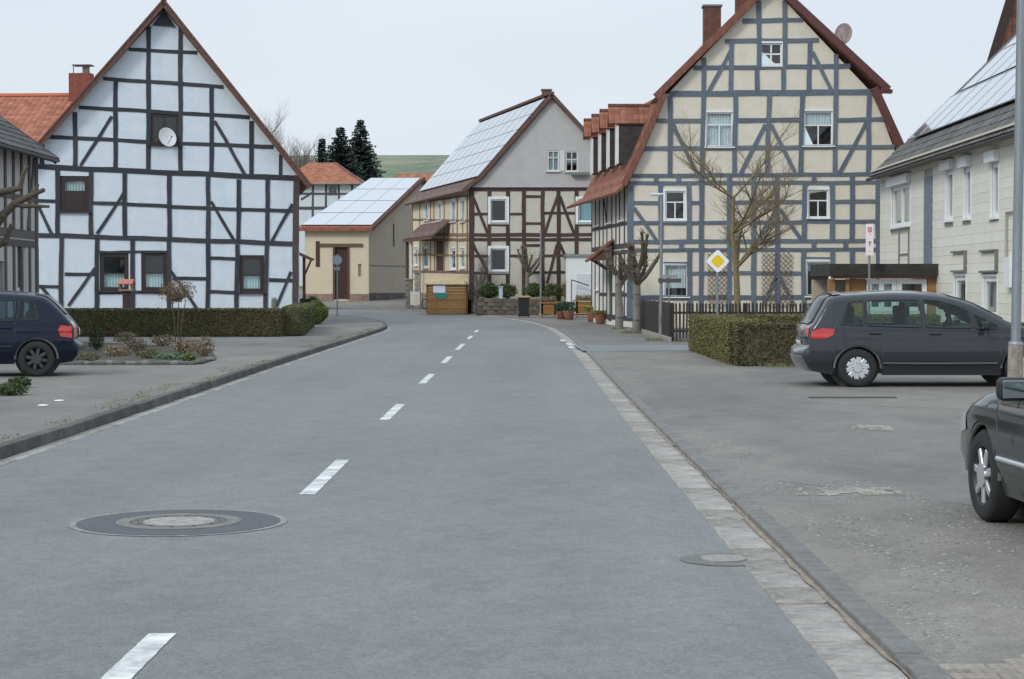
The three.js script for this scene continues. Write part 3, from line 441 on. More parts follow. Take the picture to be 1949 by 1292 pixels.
  // satellite dish under the attic window
  const c = F.at(318, 263), dish = thing('satellite_dish', 'white satellite dish fixed below the attic window of the white gable', 'satellite dish', [0, 0, 0]); dish.applyMatrix4(F.m); dish.position.copy(V3(c[0], c[1], 0).applyMatrix4(F.m));
  dishParts(dish, 0.40, M.white, 0.34, 0.55);
  h.userData.count = undefined; delete h.userData.count;
}
function dishParts(t, r, m, off, yaw) {
  const pts = []; for (let i = 0; i <= 10; i++) { const a = i / 10 * r; pts.push(new THREE.Vector2(a, a * a * 0.45)); } for (let i = 10; i >= 0; i--) { const a = i / 10 * r; pts.push(new THREE.Vector2(a, a * a * 0.45 - 0.012)); }
  const g = new THREE.LatheGeometry(pts, 32); g.rotateX(Math.PI / 2); g.rotateX(-0.25); g.rotateY(yaw); g.translate(0, 0, off); part('reflector', g, m, t);
  const dir = V3(Math.sin(yaw) * Math.cos(0.25), Math.sin(0.25), Math.cos(yaw) * Math.cos(0.25)); part('feed_arm', rod([0, -r * 0.8, off + 0.05], [dir.x * r * 1.1, dir.y * r * 1.1 - r * 0.2, off + dir.z * r * 1.1], 0.012), M.zinc, t);
  part('feed_horn', rod([dir.x * r * 1.1, dir.y * r * 1.1 - r * 0.2, off + dir.z * r * 1.1], [dir.x * r * 0.85, dir.y * r * 0.85 - r * 0.2, off + dir.z * r * 0.85], 0.03, 0.02), M.zinc, t);
  part('bracket', merge([rod([0, -0.1, -0.03], [0, -0.1, off - 0.01], 0.02), rod([0, -0.1, off - 0.02], [0, 0.02, off - 0.01], 0.018)]), M.zinc, t);
}

// ---- cream house with blue-grey timbers and a mansard roof
{
  const d0 = 73, x0 = (1205 - W / 2) * d0 / FOCAL, F = new Facade(x0, d0, 0, terrain(x0, d0) + 0.06), h = house('timbered_house', 'cream half timbered house with blue grey beams and red mansard roof behind the picket fence', F);
  const infill = plasterMat(col(0.83, 0.77, 0.65)), tm = [timberMat(col(0.165, 0.21, 0.275)), timberMat(col(0.185, 0.228, 0.285)), timberMat(col(0.15, 0.19, 0.25))];
  const C = zoom(1100, 0, 3.1435), D = zoom(1100, 300, 3.1435);
  const q = (x, y) => F.at(x, y), w = q(1678, 400)[0], apexP = [1467, -27];
  const holes = { attic: F.rect(...C(1092, 258), ...C(1220, 388)), u1: F.rect(...C(766, 672), ...C(926, 878)), u2: F.rect(...C(1352, 664), ...C(1524, 872)), m1: F.rect(...D(522, 200), ...D(640, 372)), m2: F.rect(...D(1376, 192), ...D(1498, 360)), g1: F.rect(...D(516, 640), ...D(658, 832)), g2: F.rect(...D(1366, 622), ...D(1510, 828)) };
  part('wall', plate([[0, 0], [w, 0], [w, q(1700, 345)[1]], q(1722, 342), q(1702, 285), q(1664, 182), q(1560, 72), q(...apexP), q(1362, 82), q(1268, 182), q(1222, 285), q(1196, 345), [0, q(1196, 345)[1]]], 0.25, Object.values(holes)), infill, h);
  const BX = -1.2, BZ = -10.4, eaveY = q(1196, 345)[1];
  // left flank, seen at a slant: whitish panels and dark timbers
  const P = [x0, d0 + 0.25], Q = [x0 + BX, d0 - BZ], S = between(Q, P, F.o.y), side = plasterMat(col(0.86, 0.83, 0.76)), dk = timberMat(col(0.075, 0.072, 0.08));
  { const sh = []; for (const i of [0, 1, 2]) { const a = 1.2 + i * 3.1; sh.push([a, 4.35, a + 0.85, 5.45]); if (i !== 1) sh.push([a, 1.5, a + 0.85, 2.8]); }
    sh.push([4.3, 0.15, 5.25, 2.3]);
    put(h, S, 'wall', plate([[0, 0], [S.len, 0], [S.len, eaveY + 0.05], [0, eaveY + 0.05]], 0.2, sh), side);
    sh.forEach((r, i) => { if (i < sh.length - 1) window_(h, S, r, { fw: 0.07, cols: 2, sill: true, curtain: [0.3, 1] }); });
    const door = sub('door', h); put(h, S, 'leaf', box(0.93, 2.13, 0.05, 4.775, 1.225, -0.1), mat(col(0.03, 0.10, 0.06), { map: scaled(T.wood, 1), roughness: 0.5 }), door); put(h, S, 'handle', box(0.03, 0.14, 0.05, 5.12, 1.2, -0.055), M.zinc, door);
    const raw = (l) => l.forEach(([a, b, c, e, ww]) => { const L = Math.hypot(c - a, e - b), t = 0.02 + (h.userData.count = (h.userData.count || 0) + 1) * 0.0003, g = box(L, ww || 0.17, 0.06 + t, 0, 0, 0, 1.4); g.rotateZ(Math.atan2(e - b, c - a)); g.translate((a + c) / 2, (b + e) / 2, t / 2 - 0.03); put(h, S, 'beam', g, dk); });
    raw([[0, 3.3, S.len, 3.3, 0.2], [0, 3.05, S.len, 3.05, 0.16], [0, 5.75, S.len, 5.75, 0.2], [0, 0.35, S.len, 0.35, 0.2], [0, 4.2, S.len, 4.2, 0.14], [2.3, 1.3, 4.2, 1.3, 0.14], [5.4, 1.3, S.len, 1.3, 0.14]]);
    for (const x of [0.1, 1.05, 2.2, 3.2, 4.15, 5.4, 6.4, 7.25, 8.4, 9.4]) raw([[x, 3.4, x, 5.7], [x, 0.4, x, 3]]); raw([[9.5, 3.5, 10.3, 5.6, 0.14], [3.3, 5.6, 4.1, 4.3, 0.14]]);
  }
  part('rear_wall', plate([[BX, 0], [w + BX, 0], [w + BX, q(1700, 345)[1]], q(1600, 130), q(...apexP), q(1330, 130), [BX, eaveY]].map((p, i) => i > 2 && i < 6 ? [p[0] + BX, p[1] - 0.4] : p), 0.2).translate(0, 0, BZ), side, h); wallTo(h, [w - 0.1, -0.25], [w + BX - 0.1, BZ], 0, q(1700, 345)[1], 0.2, side);
  const lo = [q(1186, 352), q(1216, 290), q(1262, 178)], up = [q(1246, 186), q(...[apexP[0], apexP[1] - 6]), q(1688, 172)], ro = [q(1662, 168), q(1714, 282), q(1735, 352)];
  gableRoof(h, up, [-0.15, BZ], 0.3, 0.14, R.red);
  const low = (a, b, m) => { const L = Math.hypot(BX, BZ), f = 0.3, fx = -BX / L * f, fz = -BZ / L * f; part('roof', slab([a[0] + BX, a[1], BZ], [a[0] + fx, a[1], fz], [b[0] + fx, b[1], fz], [b[0] + BX, b[1], BZ], 0.12), m, h); };
  low(lo[0], lo[1], R.red); low(lo[1], lo[2], R.red); part('roof', slab([ro[1][0], ro[1][1], 0.3], [ro[1][0] + BX, ro[1][1], BZ], [ro[0][0] + BX, ro[0][1], BZ], [ro[0][0], ro[0][1], 0.3], 0.12), R.dull, h); part('roof', slab([ro[2][0], ro[2][1], 0.3], [ro[2][0] + BX, ro[2][1], BZ], [ro[1][0] + BX, ro[1][1], BZ], [ro[1][0], ro[1][1], 0.3], 0.12), R.dull, h);
  // flared skirt of tiles over the flank
  part('roof', slab([lo[0][0] - 0.75 + BX, lo[0][1] - 0.42, BZ], [lo[0][0] - 0.35, lo[0][1] - 0.30, 0.3], [lo[0][0] + 0.02, lo[0][1] + 0.02, 0.3], [lo[0][0] + BX + 0.02, lo[0][1] + 0.02, BZ], 0.1), R.red, h);
  const vt = mat(col(0.30, 0.125, 0.085), { map: scaled(T.soot, 1.1), roughness: 0.85 });
  verge(h, [lo[0], lo[1], lo[2]].map((p) => [p[0], p[1] - 0.02]), 0.32, 0.06, vt, 0.24, 'verge_tile'); verge(h, [up[0], up[1]], 0.335, 0.06, vt, 0.26, 'verge_tile'); verge(h, [up[1], up[2]], 0.335, 0.06, R.bargeRed, 0.28, 'verge_tile'); verge(h, ro, 0.32, 0.06, R.bargeRed, 0.26, 'verge_tile');
  part('eave_tip', plate([[0, 0], [0.42, -0.18], [0.40, -0.30], [-0.1, -0.28]], 0.3).translate(up[2][0] - 0.25, up[2][1] + 0.16, 0.34), R.bargeRed, h);
  beams(h, F, C, [[985, 125, 1345, 120], [880, 246, 1440, 242], [690, 407, 1630, 395], [545, 562, 1760, 550, 0.26], [470, 722, 745, 722], [940, 720, 1342, 718], [1545, 718, 1830, 714], [395, 889, 1895, 878], [300, 1053, 1900, 1040, 0.18]], tm, 0.2);
  beams(h, F, D, [[315, 152, 1795, 149, 0.17], [315, 270, 495, 270], [665, 269, 740, 269], [905, 267, 1360, 265], [1520, 263, 1795, 262], [315, 391, 1355, 386, 0.17], [1355, 382, 1795, 380, 0.17], [315, 503, 1800, 497, 0.18], [315, 553, 1800, 548, 0.16], [740, 691, 1350, 690, 0.17], [665, 691, 740, 691, 0.17], [305, 838, 1360, 835, 0.2], [1360, 835, 1800, 833, 0.2], [1360, 602, 1520, 602, 0.12], [510, 628, 665, 628, 0.1]], tm, 0.17);
  beams(h, F, C, [[1083, 5, 1083, 405], [1237, 5, 1237, 400], [1070, 400, 1070, 555], [1228, 400, 1228, 552], [918, 250, 915, 558], [1388, 246, 1381, 552], [755, 345, 742, 1050], [1545, 325, 1536, 1046], [553, 575, 550, 1050], [942, 562, 936, 1048], [1144, 560, 1131, 1048], [1342, 556, 1330, 1048], [1741, 560, 1735, 1044]], tm, 0.21);
  beams(h, F, D, [[495, 150, 495, 505], [663, 150, 665, 505], [740, 105, 735, 955], [905, 105, 905, 955], [1050, 105, 1050, 955], [1190, 105, 1195, 955], [1358, 150, 1350, 500], [1520, 140, 1520, 500], [1640, 110, 1640, 500], [1795, 110, 1800, 960, 0.26], [315, 150, 310, 960, 0.28], [668, 551, 668, 930], [1350, 551, 1350, 940], [1522, 551, 1522, 640], [1640, 549, 1640, 900], [465, 113, 465, 150, 0.2], [600, 113, 600, 150, 0.2], [1410, 108, 1410, 148, 0.2], [620, 507, 620, 550, 0.2], [1410, 503, 1410, 547, 0.2], [1600, 503, 1600, 547, 0.2]], tm, 0.22);
  beams(h, F, C, [[915, 300, 782, 548], [1400, 310, 1522, 552], [565, 740, 718, 1048], [1122, 745, 968, 1045], [1155, 745, 1304, 1045], [1725, 735, 1562, 1035]], tm, 0.17, 0.012);
  beams(h, F, D, [[335, 300, 482, 512], [1182, 310, 1078, 505], [1207, 310, 1340, 495], [1183, 715, 1108, 885], [1208, 715, 1292, 885]], tm, 0.17, 0.012);
  const sw = { surround: 0.07, fw: 0.06 };
  window_(h, F, holes.attic, { ...sw, cols: 2, rows: [1, 1], mw: 0.06 });
  window_(h, F, holes.u1, { ...sw, cols: 2, rows: [1.9, 1], topSingle: true, curtain: [0, 0.98], sill: true }); window_(h, F, holes.u2, { ...sw, cols: 2, rows: [1.5, 1], topSingle: true, curtain: [0.62, 1], sill: true });
  for (const k of ['m1', 'm2']) window_(h, F, holes[k], { ...sw, surround: 0.1, cols: 2, rows: [1.7, 1], topSingle: true, sill: true });
  window_(h, F, holes.g1, { ...sw, surround: 0.12, cols: 1, curtain: [0.25, 1], sill: true, label: 'pale window with drawn curtain' }); window_(h, F, holes.g2, { ...sw, surround: 0.1, cols: 1, curtain: [0.75, 1], sill: true });
  for (const [a, b] of [[772, 888], [1096, 1186], [1204, 1282]]) { // wooden trellis on the ground floor wall
    const [x0t, y0t] = F.at(...D(a, 900)), [x1t, y1t] = F.at(...D(b, 566)), tr = sub('trellis', h), wd = mat(col(0.26, 0.20, 0.15), { map: scaled(T.wood, 1) }); let k = 0;
    for (let c = x0t - (y1t - y0t); c < x1t; c += 0.2) for (const s of [1, -1]) {
      let p = [], ww = x1t - x0t, hh = y1t - y0t, c0 = c - x0t; const t0 = Math.max(0, -c0), t1 = Math.min(hh, ww - c0); if (t1 - t0 < 0.08) continue;
      const X = (t) => s > 0 ? x0t + c0 + t : x1t - c0 - t; put(h, F, 'slat', bar([X(t0), y0t + t0, 0.085 + s * 0.009 + (k % 2) * 0.0001], [X(t1), y0t + t1, 0.085 + s * 0.009], 0.012, 0.026), wd, tr); k++;
    }
  }
  // dormers with shed roofs on the mansard slope
  for (let i = 0; i < 4; i++) {
    const zc = -2.2 - i * 2.15, ox = BX * (-zc / 10.4), g = sub('dormer', h), xf = -0.28 + ox, yb = q(1190, 306)[1], yt = q(1190, 226)[1], xr = q(1250, 210)[0] + ox, wdt = 1.05;
    const P2 = (n, geo, m) => part(n, geo, m, g), slate = mat(col(0.065, 0.06, 0.06), { map: scaled(T.soot, 1.2) });
    for (const s of [-1, 1]) { const ck = plate([[xf + 0.04, yb], [xr, yb], [xr, yt], [xf + 0.04, yt]], 0.05); ck.translate(0, 0, zc + s * wdt / 2 + 0.025); P2('cheek', ck, slate); P2('corner_post', box(0.09, yt - yb, 0.1, xf, (yt + yb) / 2, zc + s * (wdt / 2 - 0.02)), M.white); }
    P2('window_frame', merge([box(0.06, 0.08, wdt - 0.2, xf, yt - 0.05, zc), box(0.06, 0.1, wdt - 0.2, xf, yb + 0.1, zc), box(0.06, yt - yb, 0.06, xf, (yt + yb) / 2, zc)]), M.white); P2('pane', box(0.01, yt - yb - 0.2, wdt - 0.2, xf - 0.005, (yt + yb) / 2, zc), M.glass);
    const ry = yt + 0.74, ez = wdt / 2 + 0.14, xe = xf - 0.36, xi = xr + 0.55;
    P2('roof', slab([xe, yt - 0.04, zc + ez], [xi, yt - 0.04, zc + ez], [xi, ry, zc], [xe, ry, zc], 0.08), R.red); P2('roof', slab([xi, yt - 0.04, zc - ez], [xe, yt - 0.04, zc - ez], [xe, ry, zc], [xi, ry, zc], 0.08), R.red); P2('ridge', bar([xe, ry + 0.02, zc], [xi, ry + 0.02, zc], 0.16, 0.09), R.dull);
    { const gb = plate([[-wdt / 2, yt - 0.05], [wdt / 2, yt - 0.05], [0, ry - 0.12]], 0.05); gb.rotateY(-Math.PI / 2); gb.translate(xf - 0.02, 0, zc); P2('gable_board', gb, R.bargeBrown); }
  }
  const brick = mat(col(0.21, 0.095, 0.07), { map: scaled(T.soot, 2), bumpMap: scaled(T.grainBump, 2), bumpScale: 0.01 });
  for (const [a, b, top, bot, z] of [[1337, 1369, 17, 110, -3.2], [1398, 1424, -8, 40, -4.6]]) { // brick chimneys behind the verge
    const k = (73 - z) / 73, g = sub('chimney', h), p0 = F.at(W / 2 + (a - W / 2), top), xa = ((a - W / 2) * (73 - z) / FOCAL) - F.o.x, xb = ((b - W / 2) * (73 - z) / FOCAL) - F.o.x, yt = EYE + (HORIZON - top) * (73 - z) / FOCAL - F.o.y, yb = EYE + (HORIZON - bot) * (73 - z) / FOCAL - F.o.y - 0.6;
    part('stack', box(xb - xa, yt - yb, 0.6, (xa + xb) / 2, (yt + yb) / 2, z), brick, g); part('cap', box(xb - xa + 0.1, 0.08, 0.7, (xa + xb) / 2, yt + 0.04, z), M.kerb2, g);
  }
  const [cx, cy] = F.at(1611, 62), dt = thing('satellite_dish', 'reddish grey satellite dish on a short mast above the dark red roof edge', 'satellite dish', [F.o.x + cx, F.o.y + cy, F.o.z - 0.6]);
  { const t = dt; const pts = []; for (let i = 0; i <= 10; i++) { const a = i / 10 * 0.42; pts.push(new THREE.Vector2(a, a * a * 0.45)); } for (let i = 10; i >= 0; i--) { const a = i / 10 * 0.42; pts.push(new THREE.Vector2(a, a * a * 0.45 - 0.012)); }
    const g = new THREE.LatheGeometry(pts, 32); g.rotateX(Math.PI / 2 - 0.3); g.scale(0.86, 1.1, 1); g.rotateY(-0.45); part('reflector', g, mat(col(0.36, 0.29, 0.28), { roughness: 0.6, map: scaled(T.soot, 1) }), t);
    part('mast', rod([0.04, -1.6, -0.06], [0.04, -0.02, -0.06], 0.026), M.zinc, t); part('feed_arm', rod([0, -0.38, 0.05], [-0.18, -0.12, 0.42], 0.014), M.zinc, t); part('feed_horn', rod([-0.18, -0.12, 0.42], [-0.14, -0.1, 0.34], 0.03), M.zinc, t); }
  // small red canopy over the flank door
  { const cz = -5.4, ox = BX * 0.52, g = sub('canopy', h); part('roof', slab([ox - 1.05, 2.75, cz - 1.1], [ox - 1.05, 2.75, cz + 1.1], [ox + 0.05, 3.65, cz + 1.1], [ox + 0.05, 3.65, cz - 1.1], 0.09), R.red, g); for (const s of [-1, 1]) part('bracket', bar([ox - 0.85, 2.85, cz + s * 0.9], [ox, 2.3, cz + s * 0.9], 0.08), dk, g); part('gable_side', plate([[ox - 0.95, 2.72], [ox, 2.75], [ox, 3.5]], 0.04).translate(0, 0, cz + 1.02), R.bargeBrown, g); }
  delete h.userData.count;
}

// ---- brown timbered house at the bend, with panels on its roof
{
  const d0 = 97, x0 = (900 - W / 2) * d0 / FOCAL, F = new Facade(x0, d0, 0, terrain(x0, d0) + 0.1), h = house('timbered_house', 'brown timbered house with plain grey upper gable and solar panels at the bend', F), E = zoom(740, 160, 2.691), q = (x, y) => F.at(x, y);
  const infill = plasterMat(col(0.66, 0.63, 0.55)), grey = plasterMat(col(0.56, 0.545, 0.54), 0.3), tm = [timberMat(col(0.09, 0.05, 0.045)), timberMat(col(0.105, 0.06, 0.052)), timberMat(col(0.075, 0.045, 0.042))];
  const jet = F.at(...E(420, 530))[1], apex = q(1050, 184), er = q(1200, 347), el = q(902, 347), w = er[0];
  const holes = { a: F.rect(...E(522, 590), ...E(602, 704)), b: F.rect(...E(522, 842), ...E(602, 956)), c: F.rect(...E(970, 590), ...E(1060, 704)) }, gh = { d: F.rect(...E(812, 340), ...E(872, 446)), e: F.rect(...E(905, 344), ...E(968, 448)) };
  part('wall', plate([[0, 0], [w, 0], [w, jet], [0, jet]], 0.25, Object.values(holes)), infill, h); part('gable', plate([[-0.02, jet + 0.01], [w + 0.02, jet + 0.01], [w, er[1]], [apex[0], apex[1] - 0.12], [0, el[1]]], 0.25, Object.values(gh)).translate(0, 0, 0.1), grey, h);
  const BX = -4.0, BZ = -15.8, Pn = [x0, d0 + 0.2], Qn = [x0 + BX, d0 - BZ], S = between(Qn, Pn, F.o.y);
  beams(h, F, E, [[420, 536, 1200, 534, 0.3], [420, 772, 1200, 772, 0.22], [420, 796, 1200, 797, 0.2], [425, 665, 515, 665], [610, 665, 692, 665], [788, 661, 962, 661], [692, 576, 788, 576], [692, 714, 788, 714], [515, 722, 610, 722, 0.12], [610, 879, 692, 880], [788, 878, 962, 878], [692, 826, 788, 826], [425, 968, 515, 968], [515, 970, 610, 970, 0.14], [692, 965, 962, 963], [425, 880, 515, 880], [962, 720, 1100, 720]], tm, 0.16);
  beams(h, F, E, [[424, 540, 424, 1110, 0.32], [515, 540, 515, 1110], [610, 540, 610, 1110], [692, 540, 692, 1110], [788, 540, 788, 1110], [870, 540, 870, 1110], [962, 540, 962, 900], [1062, 540, 1062, 1110]], tm, 0.24);
  beams(h, F, E, [[432, 580, 508, 768], [864, 575, 798, 765], [876, 575, 948, 765], [432, 820, 508, 965], [864, 820, 810, 1020], [878, 820, 950, 1000]], tm, 0.18, 0.012);
  for (const k of ['a', 'b', 'c']) window_(h, F, holes[k], { surround: 0.14, fw: 0.07, cols: 1, sill: true, curtain: k === 'c' ? [0, 0.9] : undefined, curtainMat: mat(col(0.35, 0.5, 0.55)) });
  const gm = mat(col(0.62, 0.62, 0.62), { roughness: 0.6 }); const Fg = new Facade(x0, d0 - 0.1, 0, F.o.y); window_(h, Fg, gh.d, { frame: gm, fw: 0.07, cols: 2, rows: [2, 1], sill: true, curtain: [0, 1], curtainMat: mat(col(0.34, 0.37, 0.40)) }); window_(h, Fg, gh.e, { frame: gm, fw: 0.06, cols: 2, rows: [1.6, 1], sill: true, curtain: [0.45, 0.62] });
  put(h, Fg, 'shutter', box(gh.e[0] - gh.d[2] - 0.1, (gh.d[3] - gh.d[1]) * 0.96, 0.04, (gh.e[0] + gh.d[2]) / 2, (gh.d[1] + gh.d[3]) / 2, 0.025), gm); put(h, Fg, 'vent_hood', box(0.95, 0.16, 0.3, F.at(...E(980, 461))[0], F.at(...E(980, 461))[1], 0.15), M.kerb2);
  // street flank: ochre panels between brown posts, narrow white windows
  const ochre = plasterMat(col(0.80, 0.71, 0.53)), eaveY = el[1] - 0.35, hs = [];
  for (const [a, b, c, e] of [[183, 205, 602, 698], [250, 271, 602, 700], [318, 344, 592, 704], [366, 391, 586, 704], [176, 204, 832, 940], [316, 344, 842, 950], [365, 391, 840, 944], [131, 150, 836, 930]]) { const p = zoom(740, 160, 2.691); hs.push(S.rect(...p(a, c), ...p(b, e))); }
  const dr = S.rect(...E(240, 792), ...E(280, 960));
  put(h, S, 'wall', plate([[0, 0], [S.len, 0], [S.len, eaveY], [0, eaveY]], 0.2, [...hs, dr]), ochre); hs.forEach((r) => window_(h, S, r, { fw: 0.12, sill: true, surround: 0.06, curtain: [0.2, 0.75], curtainMat: mat(col(0.4, 0.46, 0.48)) }));
  { const g = sub('door', h); put(h, S, 'leaf', box(dr[2] - dr[0], dr[3] - dr[1], 0.06, (dr[0] + dr[2]) / 2, (dr[1] + dr[3]) / 2, -0.08), timberMat(col(0.10, 0.045, 0.035)), g); put(h, S, 'handle', box(0.04, 0.2, 0.06, dr[2] - 0.18, dr[1] + (dr[3] - dr[1]) * 0.45, -0.03), M.zinc, g); }
  const om = [timberMat(col(0.36, 0.22, 0.12)), timberMat(col(0.28, 0.17, 0.11))];
  beams(h, S, E, [[120, 612, 410, 570, 0.14], [120, 694, 410, 700, 0.14], [120, 772, 410, 772, 0.2], [120, 797, 410, 797, 0.18], [120, 872, 410, 878, 0.13], [120, 958, 410, 964, 0.16]].map((b) => b), om, 0.14, 0.014);
  beams(h, S, E, [[122, 590, 124, 960], [160, 585, 160, 960], [215, 580, 215, 960], [236, 790, 236, 958], [285, 575, 285, 960], [305, 700, 305, 770], [330, 708, 330, 770], [352, 570, 352, 960], [380, 708, 380, 770], [404, 565, 404, 960, 0.3], [232, 580, 232, 700]], om, 0.16, 0.014);
  put(h, S, 'plinth', box(S.len, 1.0, 0.14, S.len / 2, 0.5, 0.02), plasterMat(col(0.36, 0.31, 0.27)));
  const wr = [w, 0]; wallTo(h, [w - 0.1, -0.25], [w + BX, BZ], 0, er[1], 0.2, infill); part('rear_wall', plate([[0, 0], [w, 0], [w, er[1] - 0.3], [apex[0], apex[1] - 0.5], [0, el[1] - 0.3]], 0.2).translate(BX, 0, BZ), grey, h);
  const poly = [[el[0] - 0.55, el[1] - 0.42], [el[0] + 0.35, el[1] + 0.28], [apex[0], apex[1] + 0.1], [er[0] + 0.3, er[1] - 0.3]];
  gableRoof(h, poly, [BX, BZ], 0.3, 0.12, R.brown); verge(h, poly.map((p) => [p[0], p[1] - 0.02]), 0.33, 0.05, R.bargeBrown, 0.2);
  { const a = poly[1], b = poly[2], L = Math.hypot(b[0] - a[0], b[1] - a[1]), D = Math.hypot(BX, BZ); const o = (u, v) => [lerp(a[0], b[0], v) + BX * u, lerp(a[1], b[1], v), BZ * u]; solarQuad(h, o(0.02, 0.0), o(0.99, 0.0), o(0.99, 0.955), o(0.02, 0.955), 9, 5, 0.11); }
  part('ridge', bar([apex[0], apex[1] + 0.17, 0.3], [apex[0] + BX, apex[1] + 0.17, BZ], 0.26, 0.14), R.bargeBrown, h); { const g = sub('chimney', h); part('stack', box(0.5, 0.7, 0.5, apex[0] - 0.25, apex[1] + 0.1, -1.2), R.bargeBrown, g); part('cap', box(0.6, 0.06, 0.6, apex[0] - 0.25, apex[1] + 0.48, -1.2), M.kerb2, g); }
  // porch in front of the flank door
  { const g = sub('porch', h), a = S.at(...E(125, 716)), b = S.at(...E(296, 790)), x0p = S.at(...E(165, 760))[0], x1p = S.at(...E(318, 760))[0], yt = S.at(...E(200, 714))[1], yb = S.at(...E(200, 790))[1]; put(h, S, 'roof', slab([x0p, yb, 1.1], [x1p, yb, 1.1], [x1p - 0.1, yt, 0.02], [x0p + 0.2, yt, 0.02], 0.1), R.brown, g); put(h, S, 'post', box(0.16, yb, 0.16, x0p + 0.5, yb / 2, 0.95), timberMat(col(0.16, 0.10, 0.085)), g); put(h, S, 'post', box(0.3, yb, 0.1, x0p + 1.4, yb / 2, 0.9), M.white, g); put(h, S, 'fascia', box(x1p - x0p, 0.15, 0.05, (x0p + x1p) / 2, yb - 0.12, 1.1), R.bargeBrown, g); }
  delete h.userData.count;
}
// ---- cream barn behind the bend
{
  const a = groundPoint(581, 577), b = groundPoint(702, 577), d0 = 117, xa = (581 - W / 2) * d0 / FOCAL, xb = (702 - W / 2) * d0 / FOCAL, F = new Facade(xa, d0, 0, terrain(xa, d0) - 0.05), h = house('barn', 'cream barn with a tall plank door and solar panels on its long roof', F), q = (x, y) => F.at(x, y), w = xb - xa, G = zoom(560, 280, 3.8);
  h.userData.category = 'barn';
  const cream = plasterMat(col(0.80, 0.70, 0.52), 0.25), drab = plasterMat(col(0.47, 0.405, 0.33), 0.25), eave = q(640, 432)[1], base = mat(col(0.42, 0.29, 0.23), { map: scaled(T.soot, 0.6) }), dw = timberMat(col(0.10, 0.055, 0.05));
  const door = F.rect(...G(280, 722), ...G(400, 1100)), slit = F.rect(...G(463, 845), ...G(486, 935)), slot = F.rect(...G(156, 680), ...G(186, 866));
  part('wall', plate([[0, 0], [w, 0], [w, eave], [0, eave]], 0.3, [door, slit, slot]), cream, h);
  { const g = sub('door', h); for (let i = 0; i < 8; i++) { const bw = (door[2] - door[0]) / 8; part('plank', box(bw - 0.02, door[3] - door[1], 0.05, door[0] + bw * (i + 0.5), (door[1] + door[3]) / 2, -0.15 + (i % 3) * 0.006), dw, g); } part('lintel', box(door[2] - door[0] + 1.7, 0.2, 0.1, (door[0] + door[2]) / 2, door[3] + 0.12, 0.03), timberMat(col(0.2, 0.13, 0.09)), g); part('jamb', merge([box(0.14, door[3] - door[1], 0.1, door[0] + 0.07, (door[1] + door[3]) / 2, 0.01), box(0.14, door[3] - door[1], 0.1, door[2] - 0.07, (door[1] + door[3]) / 2, 0.01)]), timberMat(col(0.16, 0.08, 0.06)), g); }
  part('shutter', box(slot[2] - slot[0], slot[3] - slot[1], 0.06, (slot[0] + slot[2]) / 2, (slot[1] + slot[3]) / 2, -0.01), dw, h); part('shutter', box(slit[2] - slit[0], slit[3] - slit[1], 0.05, (slit[0] + slit[2]) / 2, (slit[1] + slit[3]) / 2, -0.12), mat(col(0.3, 0.27, 0.2)), h);
  part('plinth', box(door[0] - 0.02, 0.55, 0.06, door[0] / 2, 0.27, 0.01), base, h); part('plinth', box(w - door[2] - 0.02, 0.55, 0.06, (w + door[2]) / 2, 0.27, 0.01), base, h);
  const BX = 6.4, BZ = -13, Qf = [xb + BX, d0 - BZ], S = between([xb, d0 + 0.3], Qf, F.o.y), ridgeY = EYE + (HORIZON - 341) * 124 / FOCAL - F.o.y;
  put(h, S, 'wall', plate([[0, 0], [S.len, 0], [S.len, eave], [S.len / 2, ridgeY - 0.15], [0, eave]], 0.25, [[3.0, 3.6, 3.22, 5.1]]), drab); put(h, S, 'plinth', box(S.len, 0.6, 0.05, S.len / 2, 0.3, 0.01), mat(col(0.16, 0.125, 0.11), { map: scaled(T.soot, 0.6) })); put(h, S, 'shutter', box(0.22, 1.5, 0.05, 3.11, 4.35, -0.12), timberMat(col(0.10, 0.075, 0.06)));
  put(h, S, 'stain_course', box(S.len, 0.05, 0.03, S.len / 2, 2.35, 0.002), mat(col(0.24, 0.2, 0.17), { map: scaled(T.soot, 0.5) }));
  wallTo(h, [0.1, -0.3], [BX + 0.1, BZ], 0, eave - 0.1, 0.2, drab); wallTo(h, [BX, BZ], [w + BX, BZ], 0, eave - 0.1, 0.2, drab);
  const mx = BX * 0.47, mz = BZ * 0.47, ov = 0.35;
  part('roof', slab([-0.6, eave - 0.12, ov], [w + 0.25, eave - 0.12, ov], [w + 0.25 + mx, ridgeY, mz], [0.75 + mx, ridgeY, mz], 0.16), R.red, h); part('roof', slab([w + 0.25 + BX, eave - 0.12, BZ - ov], [-0.6 + BX, eave - 0.12, BZ - ov], [0.75 + mx, ridgeY, mz], [w + 0.25 + mx, ridgeY, mz], 0.16), R.red, h);
  part('fascia', box(w + 0.85, 0.22, 0.05, w / 2 - 0.17, eave - 0.16, ov + 0.03), mat(col(0.38, 0.15, 0.10), { map: scaled(T.soot, 1) }), h); part('barge_board', bar([w + 0.27, eave - 0.14, ov], [w + 0.27 + mx, ridgeY - 0.02, mz], 0.05, 0.24), R.bargeBrown, h);
  { const sl = V3(mx, ridgeY - eave + 0.12, mz - ov), L = sl.length(); const o = (u, v) => [lerp(-0.5, w + 0.05, u) + sl.x * v, eave - 0.12 + sl.y * v, ov + sl.z * v]; solarQuad(h, o(0.02, 0.05), o(1, 0.05), o(1, 0.985), o(0.28, 0.985), 3, 4, 0.09); }
}
